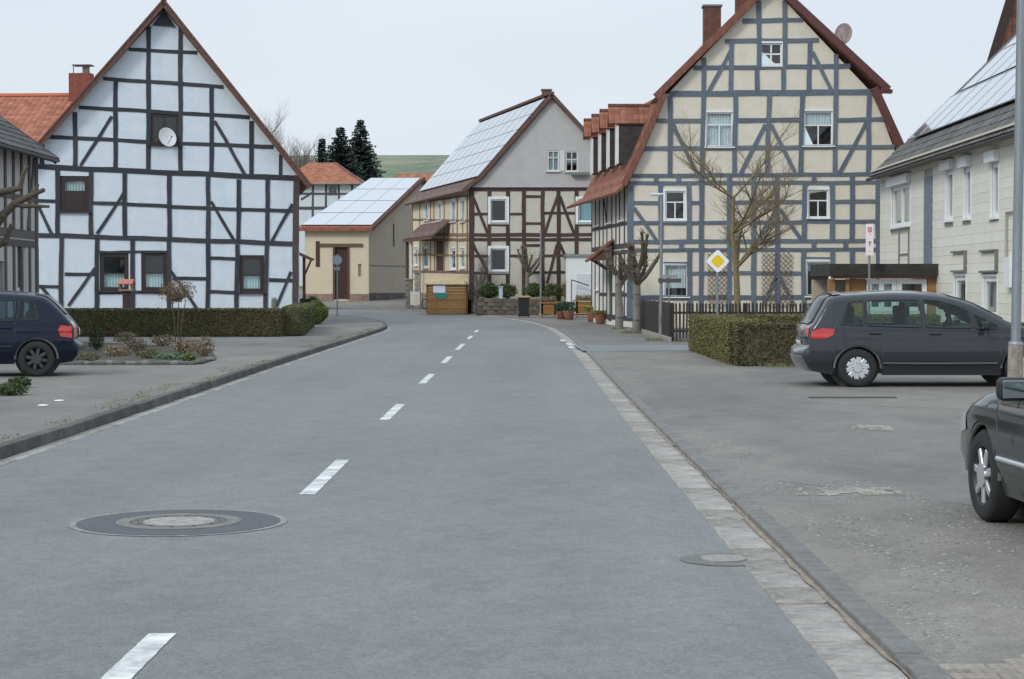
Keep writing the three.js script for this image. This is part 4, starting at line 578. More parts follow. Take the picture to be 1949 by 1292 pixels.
// ---- small white timbered house with a hipped red roof, farther up
{
  const d0 = 150, x0 = (540 - W / 2) * d0 / FOCAL, F = new Facade(x0, d0, -0.05, terrain(x0, d0) - 0.3), h = house('timbered_house', 'small white timbered house with orange red hipped roof behind the barn', F), G = zoom(560, 280, 3.8), wl = plasterMat(col(0.74, 0.8, 0.86)), tm = timberMat(col(0.10, 0.11, 0.125)), q = (x, y) => F.at(x, y);
  const e = q(690, 347), w = e[0] - 0.3, win = F.rect(...G(246, 266), ...G(312, 352));
  part('wall', plate([[0, 0], [w, 0], [w, e[1]], [0, e[1]]], 0.25, [win]), wl, h); wallTo(h, [w - 0.12, -0.25], [w - 0.12, -8], 0, e[1], 0.25, wl); wallTo(h, [0.12, -0.25], [0.12, -8], 0, e[1], 0.25, wl); wallTo(h, [0, -8], [w, -8], 0, e[1], 0.25, wl);
  beams(h, F, G, [[0, 336, 480, 338], [0, 440, 480, 442, 0.3], [0, 262, 480, 262], [232, 262, 228, 470], [322, 262, 326, 440], [418, 262, 420, 460], [136, 262, 134, 520], [50, 380, 130, 330]], tm, 0.2, 0.02);
  window_(h, F, win, { fw: 0.1, cols: 2, rows: [1, 1], frame: mat(col(0.35, 0.36, 0.37)) });
  const tp = q(622, 303)[1], tx = q(610, 303)[0], ov = 0.5, E1 = [-ov, e[1] - 0.1, ov], E2 = [w + ov, e[1] - 0.1, ov], E3 = [w + ov, e[1] - 0.1, -8 - ov], E4 = [-ov, e[1] - 0.1, -8 - ov], R1 = [tx - 1.6, tp, -4], R2 = [tx + 0.6, tp, -4];
  const tri = (a, b, c) => slab(a, b, c, c.map((v, i) => v * 0.9999 + a[i] * 0.0001), 0.08);
  part('roof', slab(E1, E2, R2, R1, 0.1), R.orange, h); part('roof', tri(E2, E3, R2), R.orange, h); part('roof', slab(E3, E4, R1, R2, 0.1), R.orange, h); part('roof', tri(E4, E1, R1), R.orange, h); part('hip_tile', bar(E2, R2, 0.2, 0.12), R.dull, h); part('gutter', box(w + 1, 0.1, 0.1, w / 2, e[1] - 0.12, ov + 0.05), M.zinc, h);
  delete h.userData.count;
}
// ---- low house with only its orange roof showing behind the barn
{
  const d0 = 172, x0 = (735 - W / 2) * d0 / FOCAL, F = new Facade(x0, d0, 0, terrain(x0, d0) - 0.2), h = house('farm_house', 'low house of which only the orange tiled roof shows above the barn panels', F), yb = F.at(760, 352)[1], yt = F.at(760, 326)[1], w = F.at(850, 350)[0];
  part('wall', box(w, yb, 6, w / 2, yb / 2, -3.2), plasterMat(col(0.6, 0.55, 0.45)), h); part('roof', slab([-0.3, yb - 0.1, 0.3], [w + 0.3, yb - 0.1, 0.3], [w + 0.3, yt, -3.2], [0.9, yt, -3.2], 0.1), R.orange, h); part('roof', slab([w + 0.3, yb - 0.1, -6.7], [-0.3, yb - 0.1, -6.7], [0.9, yt, -3.2], [w + 0.3, yt, -3.2], 0.1), R.orange, h);
}
// ---- house with orange roof and brick chimney behind the white gable
{
  const d0 = 92, x0 = (-60 - W / 2) * d0 / FOCAL, F = new Facade(x0, d0, -0.06, terrain(x0, d0)), h = house('tiled_house', 'house with bright orange tiled roof and brick chimney behind the white gable', F), w = F.at(150, 250)[0] + 3, yb = F.at(60, 262)[1], yt = F.at(60, 163)[1];
  part('wall', box(w, yb, 9, w / 2, yb / 2, -4.6), plasterMat(col(0.7, 0.66, 0.58)), h);
  const bright = mat(col(0.56, 0.20, 0.115), { map: scaled(T.tiles, 0.40), bumpMap: scaled(T.tilesBump, 0.40), bumpScale: 0.10, roughness: 0.8 });
  part('roof', slab([-0.4, yb - 0.2, 0.5], [w, yb - 0.2, 0.5], [w, yt, -4.6], [-0.4, yt, -4.6], 0.12), bright, h); part('roof', slab([w, yb - 0.2, -9.7], [-0.4, yb - 0.2, -9.7], [-0.4, yt, -4.6], [w, yt, -4.6], 0.12), bright, h); part('ridge', bar([-0.4, yt + 0.04, -4.6], [w, yt + 0.04, -4.6], 0.26, 0.14), mat(col(0.6, 0.2, 0.12)), h);
  const cx = F.at(148, 150), g = sub('chimney', h); const k = 96.6 / 92, xa = ((131 - W / 2) * 96.2 / FOCAL) - F.o.x, xb = ((172 - W / 2) * 96.2 / FOCAL) - F.o.x, ct = EYE + (HORIZON - 143) * 96.2 / FOCAL - F.o.y;
  part('stack', box(xb - xa, ct - yt + 1.6, 0.7, (xa + xb) / 2, (ct + yt - 1.6) / 2, -4.2), mat(col(0.35, 0.105, 0.07), { map: scaled(T.soot, 2), bumpMap: scaled(T.grainBump, 2), bumpScale: 0.01 }), g); part('cap', merge([box(1.0, 0.05, 0.7, (xa + xb) / 2 + 0.1, ct + 0.42, -4.2), box(0.3, 0.4, 0.3, (xa + xb) / 2 + 0.25, ct + 0.2, -4.2), box(0.04, 0.4, 0.04, xa + 0.15, ct + 0.2, -4.2)]), M.kerb2, g);
}
// ---- weathered timber house at the street edge beside the parked blue car
{
  const xw = -12.95, F = between([xw, 36], [xw, 50.2], LIFT_L), S = F, h = house('timbered_house', 'old greyish timbered house with grey tiled roof beside the dark blue car', F), len = F.len; // wall runs along the street; x grows away from the camera
  const wall = plasterMat(col(0.60, 0.57, 0.57)), tm = [timberMat(col(0.13, 0.115, 0.11)), timberMat(col(0.16, 0.14, 0.13))], eave = 5.33;
  const hs = [[len - 2.0, 1.45, len - 1.2, 2.75], [len - 4.6, 4.0, len - 3.8, 4.95], [len - 4.4, 0.1, len - 3.3, 2.2]];
  part('wall', plate([[0, 0], [len, 0], [len, eave], [0, eave]], 0.25, hs), wall, h); window_(h, F, hs[0], { cols: 2, fw: 0.08, frame: mat(col(0.55, 0.58, 0.62)), curtain: [0, 1] }); window_(h, F, hs[1], { cols: 2, fw: 0.08 }); part('door', box(1.1, 2.1, 0.06, len - 3.85, 1.15, -0.15), timberMat(col(0.10, 0.075, 0.06)), h);
  const raw = (l, ww) => l.forEach(([a, b, c, e, w2]) => { const L = Math.hypot(c - a, e - b), t = 0.02 + (h.userData.count = (h.userData.count || 0) + 1) * 0.0004, g = box(L, w2 || ww, 0.06 + t, 0, 0, 0, 1.4); g.rotateZ(Math.atan2(e - b, c - a)); g.translate((a + c) / 2, (b + e) / 2, t / 2 - 0.03); part('beam', g, tm[h.userData.count % 2], h); });
  raw([[0, 2.95, len, 2.95, 0.22], [0, 2.7, len, 2.7, 0.18], [0, 0.3, len, 0.3, 0.2], [0, 1.35, len - 4.5, 1.35], [len - 3.2, 1.3, len, 1.3], [0, 5.2, len, 5.2, 0.2], [0, 3.9, len, 3.9, 0.14]], 0.15);
  for (let x = 0.12; x < len; x += 0.78) raw([[x, 3.05, x, 5.1], [x, 0.4, x, 2.62]], 0.17); raw([[len - 0.1, 0.3, len - 0.1, 5.2, 0.24], [len - 1.0, 3.1, len - 0.3, 5.0, 0.15]], 0.15);
  wallTo(h, [len - 0.13, -0.25], [len - 0.13, -9], 0, eave, 0.25, wall); wallTo(h, [0.13, -0.25], [0.13, -9], 0, eave, 0.25, wall); wallTo(h, [0, -9], [len, -9], 0, eave, 0.25, wall);
  const rg = eave + 3.3; for (const x of [len - 0.02, 0.27]) part('gable', (() => { const g = plate([[0.25, eave], [9, eave], [4.6, rg - 0.1]], 0.25); g.rotateY(Math.PI / 2); g.translate(x - 0.12, 0, 0); return g; })(), wall, h);
  const over = 0.42; part('roof', slab([-0.3, eave - 0.28, over], [len + over, eave - 0.28, over], [len + over, rg, -4.5], [-0.3, rg, -4.5], 0.1), R.grey, h); part('roof', slab([len + over, eave - 0.28, -9.4], [-0.3, eave - 0.28, -9.4], [-0.3, rg, -4.5], [len + over, rg, -4.5], 0.1), R.grey, h);
  const gm = [0.14, 0.165, 0.19, 0.12].map((k) => mat(col(k * 1.02, k, k * 1.02), { map: scaled(T.soot, 2), roughness: 0.9 }));
  roofTiles(h, [len + over - 20 * 0.29, eave - 0.28, over], [1, 0, 0], [0, rg - eave + 0.28, -4.5 - over], 20, 14, 0.29, 0.33, gm, 55);
  part('gutter', (() => { const g = new THREE.CylinderGeometry(0.07, 0.07, len + 0.7, 10, 1, true, 0, Math.PI); g.rotateZ(Math.PI / 2); g.rotateX(Math.PI); g.translate(len / 2 + 0.06, eave - 0.3, over + 0.06); return g; })(), M.kerb2, h); part('barge_board', bar([len + over + 0.02, eave - 0.33, over + 0.05], [len + over + 0.02, rg - 0.05, -4.5], 0.05, 0.2), timberMat(col(0.12, 0.11, 0.11)), h);
  delete h.userData.count;
}
// ---- cream boarded house beside the forecourt, panels on its roof
{
  const far = [11.62, 58], near = [11.46, 33], F = between(far, near, LIFT_R), h = house('boarded_house', 'long cream boarded house with grey tiles and solar panels beside the forecourt', F), len = F.len, K = zoom(1640, 280, 4.307), q = (x, y) => F.at(...K(x, y));
  const bm = [col(0.93, 0.90, 0.80), col(0.95, 0.925, 0.84), col(0.90, 0.87, 0.775)].map((c) => mat(c, { map: scaled(T.plaster, 0.5), bumpMap: scaled(T.wood, 0.5), bumpScale: 0.002, roughness: 0.7 })), eave = F.at(1700, 318)[1];
  const ho = [F.rect(...K(250, 312), ...K(402, 650)), F.rect(...K(695, 190), ...K(755, 600)), F.rect(...K(845, 165), ...K(900, 585)), F.rect(...K(1068, 125), ...K(1128, 575)), F.rect(...K(765, 1055), ...K(862, 1330)), F.rect(...K(1000, 1060), ...K(1118, 1330)), F.rect(...K(1214, 530), ...K(1330, 870))].map((r) => r.map((v) => v));
  for (const r of ho.slice(4, 6)) r[1] = 0.9;
  const strip = F.rect(...K(520, 240), ...K(588, 1290)); strip[1] = 0.2; ho.push([len - 5.2, 3.2, len - 4.3, 4.6]);
  part('wall', plate([[0, 0], [len, 0], [len, eave], [0, eave]], 0.24, ho.slice(0, 6).concat(ho.slice(7))), plasterMat(col(0.6, 0.58, 0.5)), h);
  let bi = 0; const bh = 0.245, blocked = [...ho.slice(0, 6), ho[7]].map((r) => [r[0] - 0.06, r[1] - 0.06, r[2] + 0.06, r[3] + 0.06]).concat([[strip[0], strip[1], strip[2], strip[3]]]);
  for (let y = 0.25; y < eave - 0.05; y += bh) {   // every board of the cladding, cut at the openings
    const top = Math.min(y + bh, eave); let cuts = [[0, len]];
    for (const [a, b, c, e] of blocked) if (b < top - 0.02 && e > y + 0.02) cuts = cuts.flatMap(([s, t]) => c <= s || a >= t ? [[s, t]] : [[s, a], [c, t]].filter((p) => p[1] - p[0] > 0.04));
    for (const [s, t] of cuts) { const L = t - s, g = box(L, top - y - 0.008, 0.022, 0, 0, 0, 1); g.rotateX(0.045); g.translate((s + t) / 2, (y + top) / 2, 0.019); part('board', g, bm[bi++ % 3], h); }
  }
  part('plinth', box(len, 0.26, 0.06, len / 2, 0.13, 0.02), mat(col(0.35, 0.34, 0.33), { map: scaled(T.soot, 0.7) }), h);
  ho.slice(0, 6).forEach((r, i) => window_(h, F, r, { cols: i ? 1 : 2, fw: 0.12, z: -0.05, sill: true, curtain: i === 0 ? [0, 1] : i < 4 ? [0, 0.14] : undefined, curtainMat: i ? M.white : mat(col(0.36, 0.34, 0.36)), surround: 0.06, mw: 0.22 }));
  window_(h, F, ho[7], { cols: 1, fw: 0.1, z: -0.05, sill: true });
  ho.slice(0, 4).forEach((r) => part('shutter_box', box(r[2] - r[0] + 0.25, 0.26, 0.16, (r[0] + r[2]) / 2, r[3] + 0.14, 0.1), M.white, h));
  for (const r of ho.slice(4, 6)) part('hood_mould', merge([box(r[2] - r[0] + 0.2, 0.05, 0.1, (r[0] + r[2]) / 2, r[3] + 0.12, 0.06), box(r[2] - r[0] + 0.2, 0.05, 0.1, (r[0] + r[2]) / 2, r[3] + 0.62, 0.06), box(0.05, 0.5, 0.1, r[2] + 0.08, r[3] + 0.37, 0.06)]), M.kerb2, h);
  part('corner_panel', box(strip[2] - strip[0], strip[3] - strip[1], 0.05, (strip[0] + strip[2]) / 2, (strip[1] + strip[3]) / 2, 0.02), mat(col(0.22, 0.27, 0.33), { map: scaled(T.grain, 0.8), roughness: 0.5 }), h);
  { const a = q(322, 690), b = q(400, 690), y0 = q(322, 1050)[1]; part('conduit', merge([rod([a[0], a[1], 0.06], [a[0], y0, 0.06], 0.022), rod([b[0], b[1], 0.06], [b[0], y0, 0.06], 0.022), rod([a[0], q(322, 880)[1], 0.06], [b[0], q(322, 880)[1], 0.06], 0.022)]), mat(col(0.22, 0.21, 0.2)), h); const c = q(1212, 535), e = q(1240, 900); part('downpipe', merge([rod([c[0], c[1], 0.08], [c[0], e[1], 0.08], 0.03), rod([c[0], c[1], 0.08], [c[0] + 1.2, c[1], 0.08], 0.03)]), mat(col(0.4, 0.38, 0.36)), h); part('meter_box', box(0.5, 0.7, 0.14, c[0] + 0.4, e[1] - 0.35, 0.1), M.white, h); }
  const wm = bm[0]; wallTo(h, [0.12, -0.24], [0.12, -10], 0, eave, 0.24, wm); wallTo(h, [len - 0.12, -0.24], [len - 0.12, -10], 0, eave, 0.24, wm); wallTo(h, [0, -10], [len, -10], 0, eave, 0.24, wm);
  const rg = eave + 5.1, ov = 0.34; for (const x of [0.25, len]) part('gable', (() => { const g = plate([[0.25, eave], [10, eave], [5, rg - 0.15]], 0.25); g.rotateY(Math.PI / 2); g.translate(x - 0.12, 0, 0); return g; })(), wm, h);
  part('roof', slab([-0.12, eave - 0.2, ov], [len + 0.4, eave - 0.2, ov], [len + 0.4, rg, -5], [-0.12, rg, -5], 0.12), R.grey, h); part('roof', slab([len + 0.4, eave - 0.2, -10.5], [-0.12, eave - 0.2, -10.5], [-0.12, rg, -5], [len + 0.4, rg, -5], 0.12), R.grey, h);
  const sl = V3(0, rg - eave + 0.2, -5 - ov), L = sl.length(), s = sl.clone().normalize(), gm = [0.17, 0.20, 0.235, 0.15].map((k) => mat(col(k * 1.02, k, k * 0.98), { map: scaled(T.soot, 2), roughness: 0.9 }));
  roofTiles(h, [-0.12, eave - 0.2, ov], [1, 0, 0], [sl.x, sl.y, sl.z], 66, 4, 0.3, 0.34, gm, 57);
  solarField(h, [1.35, eave - 0.2 + s.y * 1.35, ov + s.z * 1.35], [1, 0, 0], [sl.x, sl.y, sl.z], 12, 1, 1.68, 1.9, 0.02, 0.14); solarField(h, [2.2, eave - 0.2 + s.y * 3.36, ov + s.z * 3.36], [1, 0, 0], [sl.x, sl.y, sl.z], 12, 2, 1.68, 1.75, 0.02, 0.14);
  part('gutter', (() => { const g = new THREE.CylinderGeometry(0.08, 0.08, len + 0.3, 10, 1, true, 0, Math.PI); g.rotateZ(Math.PI / 2); g.rotateX(Math.PI); g.translate(len / 2 + 0.05, eave - 0.24, ov + 0.06); return g; })(), mat(col(0.12, 0.11, 0.10), { metalness: 0.3, roughness: 0.6 }), h); part('soffit', box(len, 0.05, ov, len / 2, eave - 0.02, ov / 2), mat(col(0.62, 0.58, 0.48)), h); part('cornice', box(len, 0.22, 0.1, len / 2, eave - 0.16, 0.08), mat(col(0.66, 0.62, 0.52)), h);
}
// ---- tall tile-hung gable behind the panelled roof
{
  const d0 = 66, x0 = (1880 - W / 2) * d0 / FOCAL, F = new Facade(x0, d0, 0, LIFT_R), h = house('tile_hung_house', 'tall gable hung with orange brown tiles behind the roof with solar panels', F), a = F.at(1888, 100), b = F.at(1918, 4), s = (b[0] - a[0]) / (b[1] - a[1]), top = a[1] + 4.6, ax = a[0] + s * 4.6;
  part('wall', plate([[a[0] + 0.1, 0], [a[0] + 5, 0], [a[0] + 5, a[1]], [ax, top], [a[0] + 0.1, a[1] - 0.2]], 0.25), tileMat(col(0.46, 0.235, 0.165)), h); part('side_wall', bar([a[0] + 0.25, a[1] / 2 - 0.9, -0.3], [a[0] + 3.1, a[1] / 2 - 0.9, -8.4], 0.2, a[1] - 1.8), plasterMat(col(0.5, 0.4, 0.33)), h); part('side_wall', bar([a[0] + 4.9, a[1] / 2 - 0.9, -0.3], [a[0] + 7.7, a[1] / 2 - 0.9, -8.4], 0.2, a[1] - 1.8), plasterMat(col(0.5, 0.4, 0.33)), h);
  gableRoof(h, [[a[0] - 0.25, a[1] - 0.8], [ax, top + 0.15], [a[0] + 5.2, a[1] - 0.6]], [3.0, -8.5], 0.35, 0.12, R.dull); verge(h, [[a[0] - 0.25, a[1] - 0.85], [ax, top + 0.1]], 0.38, 0.06, timberMat(col(0.06, 0.035, 0.03)), 0.34);
}
// ---- flat-roofed porch building with wooden posts, behind the grey car
{
  const d0 = 50, xa = (1578 - W / 2) * d0 / FOCAL, F = new Facade(xa, d0, 0, LIFT_R), t = thing('porch_building', 'low flat roofed wooden porch building with white framed windows behind the grey car', 'porch', [F.o.x, F.o.y, F.o.z]), X = (p) => F.at(p, 540)[0], Y = (p) => F.at(1650, p)[1], wood = mat(col(0.42, 0.235, 0.09), { map: scaled(T.wood, 1), roughness: 0.7 }), w = X(1785), top = Y(502);
  t.facade = F;
  part('flat_roof', box(w + 0.12, 0.32, 3.2, w / 2 + 0.02, top - 0.16, -1.4), mat(col(0.055, 0.05, 0.045), { map: scaled(T.soot, 1) }), t); part('fascia', box(w - 0.1, 0.12, 0.06, w / 2, Y(526), -0.02), mat(col(0.40, 0.22, 0.19), { map: scaled(T.wood, 1) }), t);
  const yb = Y(531); for (const [a, b] of [[1577, 1590], [1611, 1618], [1767, 1784]]) part('post', box(X(b) - X(a), yb, 0.16, (X(a) + X(b)) / 2, yb / 2, -0.14), wood, t);
  for (let i = 0; i < 9; i++) part('plank', box(X(1650) - X(1618) - 0.02, 0.22, 0.03, (X(1618) + X(1650)) / 2, 0.14 + i * 0.228, -0.16 + (i % 2) * 0.004), i % 3 ? wood : mat(col(0.36, 0.19, 0.065), { map: scaled(T.wood, 1.2) }), t);
  window_(t, F, [X(1651), 0.95, X(1708), yb], { fw: 0.13, z: -0.14, cols: 2, mw: 0.14, curtain: [0.5, 1] }); window_(t, F, [X(1709), 0.95, X(1766), yb], { fw: 0.13, z: -0.14, cols: 1 }); part('panel', box(X(1766) - X(1651), 0.93, 0.08, (X(1651) + X(1766)) / 2, 0.47, -0.14), M.white, t);
  part('wall', box(w, yb, 0.12, w / 2, yb / 2, -2.9), plasterMat(col(0.6, 0.52, 0.42)), t); part('side_wall', box(0.12, yb, 2.6, w - 0.06, yb / 2, -1.55), wood, t);
}
// ---------------------------------------------------------------- cars: x from the rear (0) to the front (L), y up, z to the sides
const wellM = mat(col(0.11, 0.11, 0.11), { roughness: 0.9 });
function resample(pts, n, fixed) {             // n + 1 points along a polyline, spaced evenly by length
  const len = [0]; for (let i = 1; i < pts.length; i++) len.push(len[i - 1] + Math.hypot(pts[i][0] - pts[i - 1][0], pts[i][1] - pts[i - 1][1]));
  const out = [], T0 = len[len.length - 1]; let k = 0;
  for (let i = 0; i <= n; i++) { const s = T0 * i / n; while (k < len.length - 2 && len[k + 1] < s) k++; const t = (s - len[k]) / (len[k + 1] - len[k]); out.push([lerp(pts[k][0], pts[k + 1][0], t), lerp(pts[k][1], pts[k + 1][1], t)]); }
  return out;
}
function smoothLine(pts, n) { return new THREE.CatmullRomCurve3(pts.map((p) => V3(p[0], p[1], 0)), false, 'centripetal', 0.5).getSpacedPoints(n).map((p) => [p.x, p.y]); }
function inPoly(x, y, p) { let c = false; for (let i = 0, j = p.length - 1; i < p.length; j = i++) if ((p[i][1] > y) !== (p[j][1] > y) && x < (p[j][0] - p[i][0]) * (y - p[i][1]) / (p[j][1] - p[i][1]) + p[i][0]) c = !c; return c; }
function makeCar(t, s) {
  const { L, half, belt, wheels, wr, arch } = s, cx = L / 2;
  const hw = (x, y) => {                        // half width of the body at a point of its side
    const e = Math.abs(x - cx) / cx, plan = 1 - 0.15 * Math.pow(clamp((e - 0.52) / 0.48, 0, 1), 2.2), low = 1 - 0.075 * (1 - smooth(0.2, 0.5, y)) - 0.05 * smooth(0.60, 1.0, y);
    const crease = 0.010 * Math.exp(-(((y - belt + 0.14) / 0.03) ** 2)) + 0.008 * Math.exp(-(((y - 0.42) / 0.03) ** 2));
    return half * plan * low + crease * plan - Math.max(0, y - belt) * s.lean;
  };
  // outline over the top, and the lower edge with wheel arches
  const topLine = smoothLine(s.top, 220);
  let low = [[s.top[0][0], s.top[0][1]]];
  for (const wx of wheels) { const a0 = Math.asin(clamp((s.sill - wr) / arch, -1, 1)); low.push([wx - arch * Math.cos(a0) - 0.01, s.sill]); for (let i = 0; i <= 22; i++) { const a = Math.PI - a0 - (Math.PI - 2 * a0) * i / 22; low.push([wx + arch * Math.cos(a), wr + arch * Math.sin(a)]); } low.push([wx + arch * Math.cos(a0) + 0.01, s.sill]); }
  low.push([s.top[s.top.length - 1][0], s.top[s.top.length - 1][1]]);
  const xAt = (p) => p[0]; const n = 220;
  // pair each outline point with the lower-edge point of the same x (blended to the ends)
  const bottom = topLine.map(([x], i) => { const xx = clamp(x, low[0][0], low[low.length - 1][0]); for (let k = 0; k < low.length - 1; k++) if (low[k][0] <= xx && low[k + 1][0] >= xx) { const dx = low[k + 1][0] - low[k][0], f = dx > 1e-5 ? (xx - low[k][0]) / dx : 0; let y = lerp(low[k][1], low[k + 1][1], f); for (const wx of wheels) { const q = arch * arch - (xx - wx) ** 2; if (q > 0) y = Math.max(y, wr + Math.sqrt(q)); } return [xx, y]; } return low[low.length - 1].slice(); });
  const rows = 34, pos = [], idx = [], hole = (x, y) => s.windows.some((w) => inPoly(x, y, w.hole));
  const ring = (i, v) => { const p = topLine[i], b = bottom[i], x = lerp(b[0], p[0], v), y = lerp(b[1], p[1], v), hgt = p[1] - b[1], t2 = clamp((v - 1 + 0.10 / Math.max(hgt, 0.12)) / (0.10 / Math.max(hgt, 0.12)), 0, 1); return [x, y, hw(x, y) - 0.085 * (1 - Math.sqrt(1 - Math.min(0.999, t2 * t2))) * smooth(0, 0.3, hgt)]; };
  const side = (sgn) => { const base = pos.length / 3; for (let i = 0; i <= n; i++) for (let j = 0; j <= rows; j++) { const q = ring(i, 1 - (1 - j / rows) ** 1.15); pos.push(q[0], q[1], sgn * q[2]); }
    for (let i = 0; i < n; i++) for (let j = 0; j < rows; j++) { const a = base + i * (rows + 1) + j, b = a + rows + 1, ctr = [a, a + 1, b, b + 1].map((k) => [pos[k * 3], pos[k * 3 + 1]]); if (ctr.every((c) => hole(c[0], c[1]))) continue; if (sgn > 0) idx.push(a, b, b + 1, a, b + 1, a + 1); else idx.push(a, b + 1, b, a, a + 1, b + 1); } };
  side(1); side(-1);
  const capPoint = (i, w, lift = 0) => { const q = ring(i, 1), p = topLine[i], crown = s.crown(p[0], p[1]) * (1 - w * w), a = topLine[Math.max(0, i - 1)], b = topLine[Math.min(n, i + 1)], L2 = Math.hypot(b[0] - a[0], b[1] - a[1]) || 1, nx = -(b[1] - a[1]) / L2, ny = (b[0] - a[0]) / L2, bow = s.bow * (1 - w * w) * (1 - Math.abs(ny)); return [q[0] + nx * (crown + bow + lift), q[1] + ny * (crown + bow + lift), w * q[2]]; };
  const cols = 18, open = s.screens.map((c) => c.span); { const base = pos.length / 3; for (let i = 0; i <= n; i++) for (let j = 0; j <= cols; j++) pos.push(...capPoint(i, -1 + 2 * j / cols)); for (let i = 0; i < n; i++) for (let j = 0; j < cols; j++) { if (open.some(([a, b, w]) => i > a && i + 1 < b && Math.abs(-1 + 2 * (j + 0.5) / cols) < w - 0.02)) continue; const a = base + i * (cols + 1) + j, b = a + cols + 1; idx.push(a, a + 1, b + 1, a, b + 1, b); } }
  const g = new THREE.BufferGeometry(); g.setAttribute('position', new THREE.Float32BufferAttribute(pos, 3)); g.setIndex(idx); g.computeVertexNormals(); part('body', g, s.paint, t);
  const patch = (poly, lift, sgn) => { // piece of the side skin inside a polygon
    const sh = new THREE.ShapeGeometry(new THREE.Shape(poly.map((p) => new THREE.Vector2(...p))));
    let geo = sh.toNonIndexed(), tris = []; const P = geo.attributes.position; for (let i = 0; i < P.count; i++) tris.push([P.getX(i), P.getY(i)]);
    for (let r = 0; r < 3; r++) { const o = []; for (let i = 0; i < tris.length; i += 3) { const [a, b, c] = [tris[i], tris[i + 1], tris[i + 2]], m = (p, q) => [(p[0] + q[0]) / 2, (p[1] + q[1]) / 2], ab = m(a, b), bc = m(b, c), ca = m(c, a); o.push(a, ab, ca, ab, b, bc, ca, bc, c, ab, bc, ca); } tris = o; }
    const out = []; for (let i = 0; i < tris.length; i += 3) for (const k of sgn > 0 ? [0, 1, 2] : [0, 2, 1]) { const [x, y] = tris[i + k]; out.push(x, y, sgn * (hw(x, y) + lift)); }
    const q = new THREE.BufferGeometry(); q.setAttribute('position', new THREE.Float32BufferAttribute(out, 3)); q.computeVertexNormals(); return q;
  };
  const edge = (poly, r, sgn, lift, closed = true) => new THREE.TubeGeometry(new THREE.CatmullRomCurve3(poly.map(([x, y]) => V3(x, y, sgn * (hw(x, y) + lift))), closed, 'catmullrom', 0.05), poly.length * 8, r, 6, closed);
  for (const sgn of [1, -1]) {
    for (const w of s.windows) { const gw = sub('side_window', t); part('pane', patch(w.poly, 0.002, sgn), s.glass, gw); part('seal', edge(w.poly, 0.013, sgn, 0.001), s.trim, gw); }
    for (const c of s.seams) part('door_seam', edge(c, 0.0045, sgn, 0.0005, false), M.dark, t);
    for (const [x, y] of s.handles) part('door_handle', rbox(0.2, 0.035, 0.03, 0.012, x, y, sgn * (hw(x, y) + 0.016)), s.handleMat || s.paint, t);
    if (s.strip) part('side_strip', edge(s.strip, 0.018, sgn, 0.004, false), s.stripMat || s.trim, t);
    for (const l of s.lamps) part('tail_light', patch(l, 0.006, sgn), s.lampMat, t);
    for (const l of s.heads || []) part('headlight', patch(l, 0.006, sgn), s.headMat, t);
    // sill, wing mirror
    const [mx, my] = s.mirror, mg = sub('wing_mirror', t), mz = sgn * (hw(mx, my) + 0.13); part('housing', rbox(0.11, 0.15, 0.21, 0.045, mx + 0.01, my + 0.03, mz), s.mirrorMat || s.paint, mg); part('glass', rbox(0.006, 0.11, 0.165, 0.003, mx - 0.047, my + 0.03, mz), new THREE.MeshPhysicalMaterial({ color: col(0.55, 0.62, 0.64), metalness: 1, roughness: 0.06 }), mg); part('stalk', bar([mx, my - 0.02, sgn * (hw(mx, my) - 0.02)], [mx, my, mz], 0.06, 0.04), s.trim, mg);
  }
  for (const c of s.screens) { const [a, b, w] = c.span, P = [], I = [], m = 14, gs = sub(c.name, t); for (let i = a; i <= b; i++) for (let j = 0; j <= m; j++) P.push(...capPoint(i, w * (-1 + 2 * j / m), 0.004)); for (let i = 0; i < b - a; i++) for (let j = 0; j < m; j++) { const k = i * (m + 1) + j; I.push(k, k + 1, k + m + 2, k, k + m + 2, k + m + 1); } const q = new THREE.BufferGeometry(); q.setAttribute('position', new THREE.Float32BufferAttribute(P, 3)); q.setIndex(I); q.computeVertexNormals(); part('pane', q, s.glass, gs);
    const lp = []; for (let i = a; i <= b; i += 4) lp.push(V3(...capPoint(i, -w, 0.004))); for (let j = 1; j < 8; j++) lp.push(V3(...capPoint(b, w * (-1 + j / 4), 0.004))); for (let i = b; i >= a; i -= 4) lp.push(V3(...capPoint(i, w, 0.004))); for (let j = 7; j > 0; j--) lp.push(V3(...capPoint(a, w * (-1 + j / 4), 0.004))); part('seal', new THREE.TubeGeometry(new THREE.CatmullRomCurve3(lp, true, 'catmullrom', 0.05), 90, 0.014, 6, true), s.trim, gs); }
  for (const c of s.capPatches || []) { const [a, b, w0, w1] = c.span, P = [], I = [], m = 8; for (let i = a; i <= b; i++) for (let j = 0; j <= m; j++) P.push(...capPoint(i, lerp(w0, w1, j / m), c.lift || 0.008)); for (let i = 0; i < b - a; i++) for (let j = 0; j < m; j++) { const k = i * (m + 1) + j; I.push(k, k + 1, k + m + 2, k, k + m + 2, k + m + 1); } const q = new THREE.BufferGeometry(); q.setAttribute('position', new THREE.Float32BufferAttribute(P, 3)); q.setIndex(I); q.computeVertexNormals(); part(c.name, q, c.mat, t); }
  part('underbody', box(L - 0.7, 0.1, half * 1.5, L / 2, s.sill + 0.07, 0), wellM, t);
